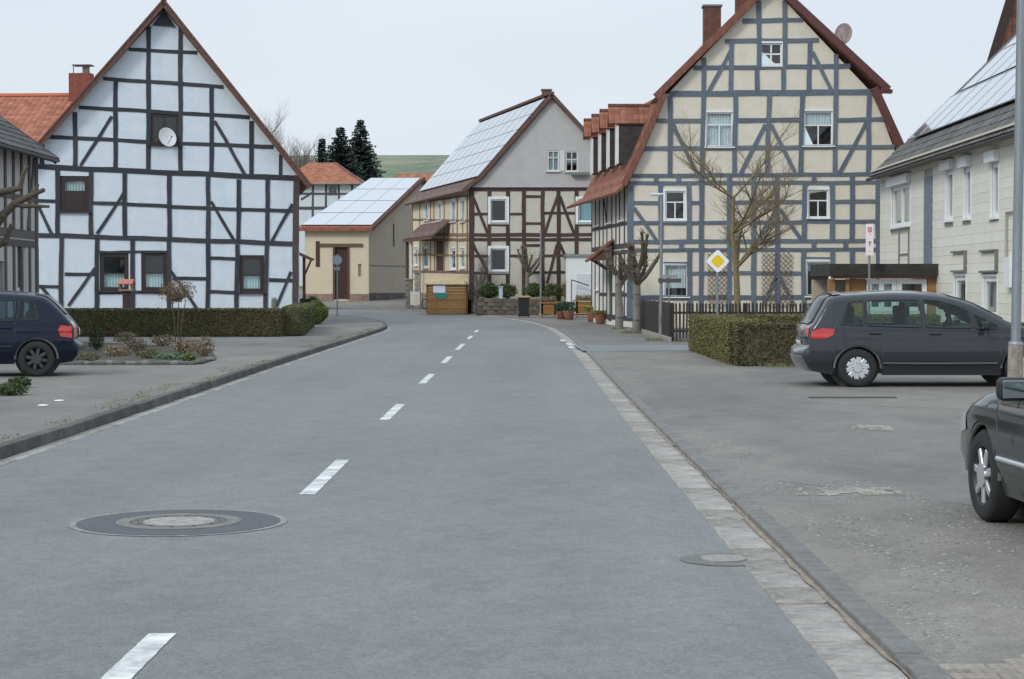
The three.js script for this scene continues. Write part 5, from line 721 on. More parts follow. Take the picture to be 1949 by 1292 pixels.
  for (const wx of wheels) for (const sgn of [1, -1]) {
    const W0 = sub('wheel', t), z = sgn * (half - 0.115); const lat = (pts) => { const q = new THREE.LatheGeometry(pts.map((p) => new THREE.Vector2(...p)), 40); q.rotateX(Math.PI / 2 * sgn); q.translate(wx, wr, z); return q; };
    part('tyre', lat([[s.rim, -0.10], [wr - 0.03, -0.10], [wr, -0.07], [wr, 0.07], [wr - 0.03, 0.10], [s.rim + 0.01, 0.10], [s.rim, 0.085]]), s.tyre, W0);
    part('rim', lat([[0.001, 0.02], [s.rim * 0.9, 0.02], [s.rim * 0.93, 0.085], [s.rim, 0.095], [s.rim + 0.004, 0.08]]), s.rimBack, W0);
    const sp = []; for (let i = 0; i < s.spokes; i++) { const a = i / s.spokes * 6.283; const q = rbox(s.rim * 0.82, 0.045 * s.spokeW, 0.03, 0.012, s.rim * 0.5, 0, 0); q.rotateZ(a + 0.2); sp.push(q); } const hub = new THREE.CylinderGeometry(0.07, 0.085, 0.05, 20); hub.rotateX(Math.PI / 2); sp.push(uvBox(hub)); const q = merge(sp); q.translate(wx, wr, z + sgn * 0.075); part('spokes', q, s.rimMat, W0);
    const arc = new THREE.CylinderGeometry(arch - 0.005, arch - 0.005, 0.34, 28, 1, true, -Math.PI / 2, Math.PI); arc.rotateX(Math.PI / 2); arc.rotateZ(0); arc.translate(wx, wr, sgn * (half - 0.20)); 
    const liner = new THREE.TorusGeometry(arch - 0.01, 0.02, 6, 30, Math.PI); liner.translate(wx, wr, sgn * (hw(wx, wr + arch) - 0.03)); part('wheel_arch_liner', liner, wellM, W0);
    const wall = new THREE.CylinderGeometry(arch + 0.02, arch + 0.02, 0.02, 28); wall.rotateX(Math.PI / 2); wall.translate(wx, wr + 0.03, sgn * (half - 0.34)); part('wheel_well', wall, wellM, W0);
  }
  // seats and dashboard seen through the glass
  const seatM = mat(col(0.045, 0.045, 0.05), { roughness: 0.95 });
  for (const [sx, ww] of s.seats) for (const sz of [-0.36, 0.36]) { const gq = sub('seat', t); part('cushion', rbox(0.5, 0.16, 0.5, 0.05, sx, belt - 0.42, sz), seatM, gq); part('backrest', (() => { const q = rbox(0.14, 0.62, 0.48, 0.05, 0, 0.3, 0); q.rotateZ(0.22); q.translate(sx - 0.26, belt - 0.40, sz); return q; })(), seatM, gq); part('headrest', rbox(0.09, 0.18, 0.26, 0.04, sx - 0.42, belt + 0.28, sz), seatM, gq); }
  part('dashboard', rbox(0.45, 0.28, half * 1.6, 0.06, s.dash, belt - 0.12, 0), seatM, t); const sw = new THREE.TorusGeometry(0.17, 0.016, 8, 24); sw.rotateY(Math.PI / 2); sw.rotateZ(-0.4); sw.translate(s.dash - 0.32, belt - 0.02, -0.36); part('steering_wheel', sw, seatM, t);
}
const carPaint = (c, o = {}) => new THREE.MeshPhysicalMaterial({ color: c, metalness: 0.15, roughness: 0.42, clearcoat: 0.9, clearcoatRoughness: 0.04, specularIntensity: 0.25, ...o });
const tyreM = mat(col(0.022, 0.022, 0.023), { roughness: 0.85 }), redLamp = new THREE.MeshPhysicalMaterial({ color: col(0.50, 0.018, 0.014), roughness: 0.15, clearcoat: 1 }), tint = new THREE.MeshPhysicalMaterial({ color: col(0.62, 0.78, 0.74), roughness: 0.02, transmission: 1, thickness: 0, ior: 1.5 });
const blackTrim = mat(col(0.018, 0.018, 0.02), { roughness: 0.5 });
{ // grey compact van-like hatchback, side on
  const px = 1633, py = 737, g = groundPoint(px, py, LIFT_R), wx = 0.86, t = thing('parked_car', 'dark grey tall hatchback with silver hubcaps parked across the forecourt beside the clipped hedge', 'car', [g.x - wx, LIFT_R, g.z - 0.9], 0); t.scale.y = 0.965;
  makeCar(t, { L: 4.34, half: 0.9, belt: 0.98, wheels: [wx, wx + 2.685], wr: 0.318, arch: 0.385, sill: 0.20, lean: 0.30, bow: 0.05, crown: (x, y) => 0.03 * smooth(0.9, 1.3, y) + 0.012,
    top: [[0.16, 0.26], [0.06, 0.36], [0.0, 0.52], [0.02, 0.62], [0.09, 0.68], [0.10, 0.84], [0.12, 0.98], [0.20, 1.10], [0.34, 1.34], [0.42, 1.47], [0.52, 1.515], [0.9, 1.55], [1.4, 1.572], [1.9, 1.565], [2.35, 1.51], [2.75, 1.385], [3.1, 1.20], [3.38, 1.06], [3.62, 1.0], [3.95, 0.92], [4.2, 0.78], [4.31, 0.6], [4.34, 0.46], [4.30, 0.32], [4.18, 0.25]],
    windows: [[[0.60, 1.05], [0.72, 1.40], [0.98, 1.435], [0.96, 1.03]], [[1.0, 1.03], [1.02, 1.438], [1.86, 1.45], [1.90, 1.0], [1.1, 1.02]], [[1.97, 1.0], [1.94, 1.45], [2.15, 1.44], [2.5, 1.34], [2.66, 1.25], [2.70, 0.985]], [[2.76, 0.98], [2.74, 1.21], [3.08, 1.04], [3.12, 0.97]]].map((poly) => ({ poly, hole: poly.map(([x, y]) => { const c = poly.reduce((a, p) => [a[0] + p[0] / poly.length, a[1] + p[1] / poly.length], [0, 0]); return [lerp(c[0], x, 1.0), lerp(c[1], y, 1.0)]; }) })),
    screens: [{ name: 'rear_window', span: [32, 54, 0.82] }, { name: 'windscreen', span: [124, 158, 0.88] }],
    seams: [[[1.0, 1.03], [1.02, 0.75], [1.20, 0.52], [1.28, 0.27]], [[1.93, 1.0], [1.95, 0.7], [1.94, 0.27]], [[2.95, 0.98], [2.98, 0.7], [2.93, 0.27]], [[1.28, 0.27], [2.93, 0.27]], [[0.30, 0.93], [1.0, 0.955], [2.0, 0.945], [3.0, 0.93], [3.5, 0.9]]], handles: [[1.14, 0.90], [2.1, 0.89]], strip: [[1.26, 0.40], [2.0, 0.395], [3.1, 0.40]],
    stripMat: carPaint(col(0.085, 0.09, 0.10)), lamps: [[[0.115, 0.80], [0.13, 0.93], [0.30, 0.985], [0.49, 0.97], [0.47, 0.87], [0.34, 0.81]]], lampMat: redLamp, heads: [[[4.14, 0.66], [4.20, 0.76], [3.92, 0.84], [3.72, 0.86], [3.95, 0.74]]], headMat: new THREE.MeshPhysicalMaterial({ color: col(0.6, 0.62, 0.65), roughness: 0.1, metalness: 0.4, clearcoat: 1 }),
    capPatches: [{ name: 'tail_light', span: [25, 31, -0.99, -0.72], mat: redLamp }, { name: 'tail_light', span: [25, 31, 0.72, 0.99], mat: redLamp }, { name: 'number_plate', span: [18, 22, -0.34, 0.34], mat: M.white, lift: 0.014 }, { name: 'bumper_trim', span: [10, 12, -0.98, 0.98], mat: carPaint(col(0.14, 0.15, 0.165)) }, { name: 'spoiler', span: [55, 60, -0.97, 0.97], mat: carPaint(col(0.05, 0.052, 0.058)), lift: 0.02 }],
    mirror: [2.88, 1.0], mirrorMat: blackTrim, rim: 0.205, spokes: 10, spokeW: 1.9, seats: [[1.25], [2.15]], dash: 2.86, paint: carPaint(col(0.034, 0.036, 0.043), { metalness: 0.3, roughness: 0.3 }), glass: tint, trim: blackTrim, tyre: tyreM, rimBack: mat(col(0.08, 0.08, 0.085), { metalness: 0.6, roughness: 0.5 }), rimMat: mat(col(0.74, 0.75, 0.77), { metalness: 0.75, roughness: 0.3 }) });
}
{ // dark blue hatchback, seen from its right side, facing out of the picture
  const g = groundPoint(70, 717, LIFT_L), wx = 0.70, t = thing('parked_car', 'dark blue hatchback with black steel wheels parked by the old grey timbered house', 'car', [0, 0, 0], Math.PI + 0.21); { const q = V3(wx, 0, -0.86).applyAxisAngle(V3(0, 1, 0), Math.PI + 0.21); t.position.set(g.x - q.x, LIFT_L, g.z - q.z); }
  makeCar(t, { L: 4.15, half: 0.867, belt: 0.93, wheels: [wx, wx + 2.51], wr: 0.305, arch: 0.365, sill: 0.22, lean: 0.30, bow: 0.08, crown: (x, y) => 0.03 * smooth(0.9, 1.3, y) + 0.012,
    top: [[0.12, 0.25], [0.03, 0.36], [0.0, 0.50], [0.03, 0.58], [0.08, 0.64], [0.10, 0.84], [0.16, 0.96], [0.30, 1.12], [0.46, 1.28], [0.58, 1.36], [0.8, 1.40], [1.3, 1.435], [1.8, 1.435], [2.15, 1.39], [2.5, 1.25], [2.85, 1.05], [3.02, 0.96], [3.3, 0.92], [3.65, 0.86], [3.95, 0.76], [4.1, 0.6], [4.15, 0.44], [4.1, 0.3], [3.98, 0.24]],
    windows: [[[0.66, 0.98], [0.74, 1.26], [0.98, 1.30], [1.02, 0.965]], [[1.08, 0.965], [1.04, 1.305], [1.68, 1.325], [1.74, 0.955]], [[1.80, 0.955], [1.75, 1.325], [2.06, 1.30], [2.42, 1.16], [2.66, 0.98], [2.68, 0.945]]].map((poly) => ({ poly, hole: poly })),
    screens: [{ name: 'rear_window', span: [36, 60, 0.80] }, { name: 'windscreen', span: [122, 152, 0.86] }], seams: [[[1.05, 0.96], [1.06, 0.7], [1.12, 0.25]], [[1.77, 0.95], [1.80, 0.6], [1.78, 0.25]], [[2.72, 0.94], [2.74, 0.6], [2.70, 0.25]], [[0.14, 0.62], [0.4, 0.64]]], handles: [[1.2, 0.84], [1.95, 0.83]], strip: [[1.10, 0.52], [1.9, 0.515], [2.75, 0.52]], lamps: [[[0.105, 0.66], [0.12, 0.86], [0.30, 0.88], [0.34, 0.80], [0.30, 0.69]]], lampMat: redLamp, heads: [[[3.98, 0.60], [4.0, 0.72], [3.78, 0.80], [3.7, 0.66]]], headMat: mat(col(0.6, 0.6, 0.62), { metalness: 0.4, roughness: 0.15 }),
    capPatches: [{ name: 'tail_light', span: [19, 30, -1, -0.66], mat: redLamp }, { name: 'tail_light', span: [19, 30, 0.66, 1], mat: redLamp }, { name: 'number_plate', span: [20, 25, -0.3, 0.3], mat: M.white, lift: 0.012 }], mirror: [2.5, 0.97], rim: 0.2, spokes: 8, spokeW: 1.3, seats: [[1.2], [2.0]], dash: 2.6, paint: carPaint(col(0.006, 0.010, 0.026), { clearcoat: 0.5 }), glass: new THREE.MeshPhysicalMaterial({ color: col(0.45, 0.62, 0.68), roughness: 0.02, transmission: 1, thickness: 0, ior: 1.5 }), trim: blackTrim, tyre: tyreM, rimBack: mat(col(0.02, 0.02, 0.022)), rimMat: mat(col(0.045, 0.045, 0.05), { roughness: 0.5 }) });
}
{ // blackish saloon at the edge of the forecourt, its front wheel and mirror in view
  const d = 12.55, X = 3.19, wf = 3.62, hd = 1.62, t = thing('parked_car', 'blackish saloon with silver spoked wheel and a bright side trim parked along the kerb', 'car', [0, 0, 0]);
  t.rotation.y = hd; // heading away from the camera
  makeCar(t, { L: 4.5, half: 0.87, belt: 0.92, wheels: [wf - 2.62, wf], wr: 0.315, arch: 0.372, sill: 0.22, lean: 0.32, bow: 0.09, crown: (x, y) => 0.03 * smooth(0.8, 1.2, y) + 0.02,
    top: [[0.12, 0.28], [0.02, 0.4], [0.0, 0.55], [0.04, 0.85], [0.12, 0.94], [0.45, 0.98], [0.7, 1.02], [1.05, 1.24], [1.4, 1.38], [1.8, 1.42], [2.2, 1.40], [2.6, 1.26], [2.95, 1.06], [3.2, 0.95], [3.5, 0.90], [3.9, 0.83], [4.25, 0.72], [4.42, 0.6], [4.5, 0.46], [4.45, 0.32], [4.3, 0.24]],
    windows: [[[1.0, 0.96], [1.2, 1.22], [1.62, 1.305], [1.66, 0.95]], [[1.72, 0.95], [1.68, 1.308], [2.1, 1.30], [2.45, 1.16], [2.72, 0.94]]].map((poly) => ({ poly, hole: poly })), screens: [{ name: 'rear_window', span: [56, 78, 0.82] }, { name: 'windscreen', span: [122, 152, 0.86] }], seams: [[[1.69, 0.94], [1.72, 0.6], [1.7, 0.25]], [[2.86, 0.92], [2.9, 0.6], [2.86, 0.25]]], handles: [[1.2, 0.83], [1.9, 0.82]], strip: [[1.42, 0.47], [2.2, 0.47], [3.2, 0.47]], stripMat: mat(col(0.62, 0.64, 0.66), { metalness: 0.6, roughness: 0.35 }), lamps: [[[0.05, 0.7], [0.06, 0.84], [0.35, 0.86], [0.32, 0.72]]], lampMat: redLamp, heads: [[[4.3, 0.56], [4.3, 0.66], [4.08, 0.74], [4.02, 0.6]]], headMat: mat(col(0.6, 0.6, 0.62), { metalness: 0.4, roughness: 0.15 }),
    capPatches: [{ name: 'tail_light', span: [20, 27, -0.98, -0.6], mat: redLamp }, { name: 'tail_light', span: [20, 27, 0.6, 0.98], mat: redLamp }, { name: 'number_plate', span: [20, 25, -0.32, 0.32], mat: M.white, lift: 0.012 }],
    mirror: [2.62, 0.93], mirrorMat: blackTrim, rim: 0.215, spokes: 7, spokeW: 1.2, seats: [[1.3], [2.05]], dash: 2.75, paint: carPaint(col(0.022, 0.025, 0.025)), glass: tint, trim: blackTrim, tyre: tyreM, rimBack: mat(col(0.05, 0.05, 0.055), { metalness: 0.5, roughness: 0.5 }), rimMat: mat(col(0.7, 0.71, 0.73), { metalness: 0.8, roughness: 0.28 }) });
  // put the outer face of its front wheel on the kerb side at [X, d]
  const local = V3(wf, 0, -0.87).applyAxisAngle(V3(0, 1, 0), hd); t.position.set(X - local.x, LIFT_R, -d - local.z);
}
// ---------------------------------------------------------------- trees, hedges, plants
function branching(r, o) {                     // bare tree: tapered limbs as lists of rods, coarse to fine
  const limbs = [[], [], []];
  const grow = (p, d, len, rad, level) => {
    let q = p.clone(), dir = d.clone(), n = level === 0 ? 4 : 3;
    for (let i = 0; i < n; i++) {
      const nd = dir.clone().add(V3((r() - 0.5) * o.wob, (r() - 0.5) * o.wob * 0.6 + o.up * 0.12, (r() - 0.5) * o.wob)).normalize(), e = q.clone().addScaledVector(nd, len / n), r1 = rad * (1 - 0.5 * (i + 1) / n), r0 = rad * (1 - 0.5 * i / n);
      limbs[level === 0 ? 0 : level < o.fine ? 1 : 2].push(rod(q, e, r0, r1, level < 2 ? 8 : level < 3 ? 5 : 3)); q = e; dir = nd;
      if (level < o.depth && (level > 0 || i >= o.first)) { const k = o.kids[level] || 2; for (let j = 0; j < k; j++) { const a = r() * 6.283, t = o.spread[level] * (0.7 + 0.6 * r()), s = V3(Math.cos(a), 0, Math.sin(a)).multiplyScalar(Math.sin(t)).addScaledVector(dir, Math.cos(t)).normalize(); grow(q.clone(), s, len * o.shrink[level] * (0.7 + 0.5 * r()), r1 * 0.62, level + 1); } }
    }
  };
  grow(V3(0, 0, 0), V3((r() - 0.5) * 0.05, 1, (r() - 0.5) * 0.05), o.trunk, o.rad, 0); return limbs;
}
function bareTree(name, label, pos, o, m, group) {
  const r = rng(o.seed), t = thing(name, label, 'tree', pos, 0, group), l = branching(r, o); part('trunk', merge(l[0]), m, t); if (l[1].length) part('branches', merge(l[1]), m, t); if (l[2].length) part('twigs', merge(l[2]), o.twig || m, t); return t;
}
const barkM = mat(col(0.155, 0.13, 0.10), { map: scaled(T.soot, 3), roughness: 1 }), barkGreen = mat(col(0.30, 0.245, 0.13), { map: scaled(T.soot, 3), roughness: 1 }), barkGrey = mat(col(0.30, 0.27, 0.25), { map: scaled(T.soot, 3), roughness: 1 }), twigM = mat(col(0.22, 0.165, 0.115), { roughness: 1 });
// the tall bare tree in front of the cream house
{ const d = 60, x = (1408 - W / 2) * d / FOCAL; bareTree('bare_tree', 'tall leafless tree with mossy yellowish branches in front of the cream timbered house', [x, 0, -d], { seed: 5, trunk: 4.6, rad: 0.125, depth: 4, first: 1, fine: 3, kids: [3, 3, 2, 2], spread: [0.95, 0.65, 0.65, 0.75], shrink: [0.46, 0.5, 0.55, 0.62], wob: 0.26, up: 0.55, twig: twigM }, barkGreen); }
// pollarded trees: thick stem, few knobbly arms
function pollard(label, pos, h, seed, arms, rad, reach, group) {
  const r = rng(seed), t = thing('pollard_tree', label, 'tree', pos, 0, group), st = [], ar = [], tw = []; let p = V3(0, 0, 0); const n = 5; for (let i = 0; i < n; i++) { const q = V3((r() - 0.5) * 0.08, h * 0.62 * (i + 1) / n, (r() - 0.5) * 0.08); st.push(rod(p, q, rad * (1 - 0.06 * i), rad * (0.96 - 0.06 * i), 10)); p = q; }
  for (let i = 0; i < arms; i++) { const a = i / arms * 6.283 + r(), s = p.clone(); s.y -= r() * h * 0.18; let q = s, dir = V3(Math.cos(a), 0.5 + r() * 0.5, Math.sin(a)).normalize(), len = reach * (0.7 + 0.5 * r()); for (let k = 0; k < 4; k++) { dir = dir.clone().add(V3((r() - 0.5) * 0.5, 0.38, (r() - 0.5) * 0.5)).normalize(); const e = q.clone().addScaledVector(dir, len / 4 + h * 0.045); ar.push(rod(q, e, rad * (0.52 - 0.06 * k), rad * (0.50 - 0.06 * k), 7)); q = e; if (k > 0) { const kb = new THREE.IcosahedronGeometry(rad * (0.42 + 0.2 * r()), 1); kb.translate(q.x, q.y, q.z); ar.push(kb); for (let m = 0; m < 7; m++) { const dd = V3(r() - 0.5, r() * 0.7, r() - 0.5).normalize(); tw.push(rod(q, q.clone().addScaledVector(dd, 0.12 + 0.28 * r()), 0.012, 0.005, 3)); } } } }
  part('trunk', merge(st), barkGrey, t); part('arms', merge(ar), barkM, t); part('twigs', merge(tw), twigM, t); return t;
}
{ const a = groundPoint(1178, 626, LIFT_R), b = groundPoint(1212, 634, LIFT_R), c = groundPoint(1003, 590, 0.1);
  pollard('pollarded street tree with knobbly arms in front of the whitish house flank', [a.x, a.y, a.z], 3.5, 31, 6, 0.17, 0.55);
  pollard('pollarded street tree with denser arms and grass at its foot beside the lamp post', [b.x, b.y, b.z], 3.7, 33, 9, 0.17, 0.65);
  pollard('small pollarded tree behind the wheelie bin in the garden of the brown house', [c.x, terrain(c.x, 95.8) + 0.5, -95.8], 3.1, 37, 7, 0.14, 0.8);
}
{ // pollard leaning across the old house: only its arms reach into the picture
  const d = 40, x = (-52 - W / 2) * d / FOCAL, t = thing('pollard_tree', 'mossy pollarded tree reaching in front of the old grey timbered house', 'tree', [x, LIFT_L, -d]), r = rng(41), ar = []; part('trunk', merge([rod([0, 0, 0], [0.05, 1.6, 0], 0.24, 0.2, 12), rod([0.05, 1.6, 0], [0, 2.4, 0], 0.2, 0.17, 12)]), barkGrey, t);
  const P = (px, py) => { const p = depthPoint(px, py, d); return V3(p.x - x, p.y - LIFT_L, 0); }, path = (pts, r0, r1) => { for (let i = 0; i < pts.length - 1; i++) { const a = P(...pts[i]), b = P(...pts[i + 1]); a.z = b.z = 0; ar.push(rod(a, b, lerp(r0, r1, i / (pts.length - 1)), lerp(r0, r1, (i + 1) / (pts.length - 1)), 8)); const k = new THREE.IcosahedronGeometry(lerp(r0, r1, (i + 1) / (pts.length - 1)) * 1.18, 1); k.translate(b.x, b.y, b.z); ar.push(k); } };
  ar.push(rod([0, 2.2, 0], P(-25, 440), 0.15, 0.12)); path([[-50, 470], [-20, 445], [5, 410], [28, 388], [55, 374], [82, 362]], 0.13, 0.045); path([[28, 388], [45, 392], [70, 392], [92, 393]], 0.06, 0.03); path([[-40, 400], [-10, 368], [20, 362], [38, 358], [45, 330], [52, 318]], 0.10, 0.03); path([[-45, 500], [-10, 470], [10, 460], [22, 430]], 0.1, 0.05); path([[55, 374], [70, 360], [72, 352]], 0.05, 0.03); ar.push(rod([0, 2.3, 0], P(-10, 400), 0.12, 0.1));
  part('arms', merge(ar), barkM, t);
}
function hedgeBox(t, x0, x1, z0, z1, h, n, size, colours, seed) {
  part('core', rbox(x1 - x0 - 0.12, h - 0.06, Math.abs(z1 - z0) - 0.12, 0.1, (x0 + x1) / 2, h / 2 - 0.03, (z0 + z1) / 2), mat(col(0.17, 0.15, 0.085), { map: scaled(T.soot, 2), roughness: 1 }), t);
  const w = x1 - x0, dz = Math.abs(z1 - z0), zl = Math.min(z0, z1), A = w * dz, B = w * h * 2, C = dz * h * 2;
  part('foliage', leaves(n, (r) => { const q = r() * (A + B + C); const lump = () => 0.05 * (fbm(r() * 3, r() * 3, seed, 2)) + (r() - 0.72) * 0.10; if (q < A) return [x0 + r() * w, h - 0.03 + lump(), zl + r() * dz]; if (q < A + B) { const s = r() < 0.5; return [x0 + r() * w, Math.pow(r(), 0.85) * h, s ? zl + dz - 0.05 + lump() : zl + 0.05 - lump()]; } const s = r() < 0.5; return [s ? x0 + 0.05 - lump() : x1 - 0.05 + lump(), Math.pow(r(), 0.85) * h, zl + r() * dz]; }, size, colours, seed), M.leaf, t).userData = { kind: 'stuff' };
}
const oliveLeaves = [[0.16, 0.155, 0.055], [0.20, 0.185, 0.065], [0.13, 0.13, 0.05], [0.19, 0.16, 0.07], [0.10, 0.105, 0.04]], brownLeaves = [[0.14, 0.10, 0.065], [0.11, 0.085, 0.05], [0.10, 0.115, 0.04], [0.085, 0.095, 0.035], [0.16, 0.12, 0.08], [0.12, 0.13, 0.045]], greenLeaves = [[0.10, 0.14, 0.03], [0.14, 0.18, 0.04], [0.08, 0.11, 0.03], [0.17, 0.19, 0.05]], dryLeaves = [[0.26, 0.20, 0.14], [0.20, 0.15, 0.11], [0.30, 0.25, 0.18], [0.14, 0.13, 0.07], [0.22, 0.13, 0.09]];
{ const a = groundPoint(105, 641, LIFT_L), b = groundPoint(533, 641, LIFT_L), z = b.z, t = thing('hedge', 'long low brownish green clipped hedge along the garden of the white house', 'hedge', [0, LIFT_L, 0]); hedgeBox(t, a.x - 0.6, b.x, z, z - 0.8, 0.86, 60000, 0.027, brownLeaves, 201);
  const c = groundPoint(563, 622, LIFT_L), u = thing('hedge', 'short clipped hedge turning from the white house garden along the pavement', 'hedge', [0, LIFT_L, 0]); const P0 = [b.x - 0.05, z - 0.5], L = 14; { const g = sub('row', u); u.remove(g); const ang = Math.atan2(-(c.z - P0[1]), c.x - P0[0]); u.position.set(P0[0], LIFT_L, P0[1] - 0.35); u.rotation.y = ang; const len = Math.hypot(c.x - P0[0], c.z - P0[1]); hedgeBox(u, 0, len, 0.0, 0.7, 0.9, 40000, 0.027, [...greenLeaves, ...brownLeaves], 203); } }
function bush(name, label, pos, rx, ry, rz, n, size, colours, seed, group, stems) {
  const t = thing(name, label, 'bush', pos, 0, group), r0 = rng(seed), st = []; for (let i = 0; i < (stems || 6); i++) { const a = r0() * 6.283; st.push(rod([0, 0, 0], [Math.cos(a) * rx * 0.6, ry * (1 + 0.5 * r0()), Math.sin(a) * rz * 0.6], 0.02, 0.008, 5)); } part('stems', merge(st), barkM, t);
  part('foliage', leaves(n, (r) => { const a = r() * 6.283, c = 2 * r() - 1, k = Math.pow(r(), 0.28) * (0.8 + 0.4 * vnoise(a * 1.6, c * 3, 0, seed)), s = Math.sqrt(1 - c * c); return [Math.cos(a) * s * rx * k, Math.max(0.02, ry + c * ry * k), Math.sin(a) * s * rz * k]; }, size, colours, seed), M.leaf, t).userData = { kind: 'stuff' }; return t;
}
{ const p = groundPoint(598, 617, LIFT_L); bush('bush', 'round bright green bush at the end of the white house hedge', [p.x + 0.05, LIFT_L + terrain(p.x, -p.z), p.z + 0.5], 0.6, 0.5, 0.6, 14000, 0.03, [...greenLeaves, [0.20, 0.22, 0.04]], 211); bush('bush', 'dark green bush behind the round bright green one', [p.x - 0.32, LIFT_L + terrain(p.x, -p.z + 1.4), p.z - 1.4], 0.6, 0.56, 0.5, 5000, 0.04, [[0.03, 0.05, 0.025], [0.045, 0.065, 0.03], [0.025, 0.04, 0.03]], 213); }
{ const f = groundPoint(1400, 697, LIFT_R), z0 = f.z, t = thing('hedge', 'olive green clipped box hedge round the corner garden beside the grey car', 'hedge', [f.x, LIFT_R, z0]); hedgeBox(t, 0.02, 6.2, 0, -0.75, 0.86, 52000, 0.023, [[0.085, 0.08, 0.035], [0.11, 0.10, 0.04], [0.06, 0.055, 0.028], [0.12, 0.10, 0.055], [0.14, 0.14, 0.05]], 221);  // shade of this front arm is put into its darker leaf colours
  const u = thing('hedge', 'olive green clipped hedge running along the pavement below the priority sign', 'hedge', [f.x, LIFT_R, z0]); hedgeBox(u, -0.06, 0.74, -0.76, -9.4, 0.90, 70000, 0.023, oliveLeaves, 223);
  const v = thing('hedge', 'rear clipped hedge of the corner garden in front of the picket fence', 'hedge', [f.x, LIFT_R, z0]); hedgeBox(v, 0.76, 6.2, -8.7, -9.45, 0.90, 30000, 0.025, oliveLeaves, 225); }
// spruces on the slope behind
function spruce(label, px, top, d, seed, slope, wide, group) {
  const a = depthPoint(px, top, d), x = a.x, y0 = terrain(x, d) - 0.2, h = a.y - y0, t = thing('spruce_tree', label, 'tree', [x, y0, -d], 0, group), r = rng(seed); part('trunk', rod([0, 0, 0], [0, h, 0], 0.28, 0.02, 8), barkM, t);
  const pos = [], cl = [];
  for (let y = h - 0.1; y > h * 0.08; y -= 0.19) {
    const f = h - y, reach = Math.min(wide, 0.08 + f * slope) , n = 14 + Math.round(Math.min(18, f * 3));
    for (let i = 0; i < n; i++) {
      const a2 = r() * 6.283, len = reach * (0.45 + 0.75 * r()), dx = Math.cos(a2), dz = Math.sin(a2), droop = 0.1 + 0.35 * r(), m = Math.max(2, Math.round(len / 0.2));
      for (let k = 0; k < m; k++) { const s = (k + r()) / m, lx = dx * len * s, lz = dz * len * s, ly = y - droop * len * s + 0.22 * s * s * len, e = 0.16 + 0.2 * r(), w = (0.30 - 0.12 * s) * (0.5 + r()), c = 0.5 + 0.9 * r(); for (const sd of [1, -1]) { pos.push(lx, ly, lz, lx + dx * e, ly - 0.04, lz + dz * e, lx - dz * w * sd + dx * e * 0.6, ly - 0.08 - r() * 0.2, lz + dx * w * sd + dz * e * 0.6); for (let q = 0; q < 3; q++) cl.push(0.026 * c, 0.042 * c, 0.034 * c); } }
    }
  }
  const g = new THREE.BufferGeometry(); g.setAttribute('position', new THREE.Float32BufferAttribute(pos, 3)); g.setAttribute('color', new THREE.Float32BufferAttribute(cl, 3)); g.computeVertexNormals(); part('crown', g, M.leaf, t).userData = { kind: 'stuff' };
}
spruce('tallest dark spruce with loose drooping sprays behind the hipped roof house', 686, 226, 178, 301, 0.40, 2.7); spruce('dense dark spruce next to the tallest one behind the hipped roof', 648, 240, 172, 303, 0.46, 2.4); spruce('slim small dark spruce rising just above the hipped red roof', 613, 262, 180, 305, 0.2, 0.7);
{ const farBark = mat(col(0.20, 0.17, 0.145), { roughness: 1 }); let k = 0;  // plain brown bark shared by the far bare trees
  for (const [px, top, d, s] of [[505, 212, 205, 1], [540, 232, 200, 2], [572, 255, 208, 3], [470, 222, 212, 4]]) { const p = depthPoint(px, top, d), y0 = terrain(p.x, d) - 0.3, h = p.y - y0; bareTree('bare_tree', ['tallest grey leafless tree behind the white gable roof', 'grey leafless tree second tallest behind the white gable roof', 'lower grey leafless tree nearest the hipped red roof', 'grey leafless tree mostly hidden behind the white gable roof'][k++], [p.x, y0, -d], { seed: 400 + s, trunk: h * 0.62, rad: 0.30, depth: 4, first: 1, fine: 2, kids: [4, 3, 2, 2], spread: [0.7, 0.6, 0.6, 0.7], shrink: [0.36, 0.55, 0.55, 0.6], wob: 0.2, up: 0.7, twig: farBark }, farBark, 'bare trees behind the white house'); } }
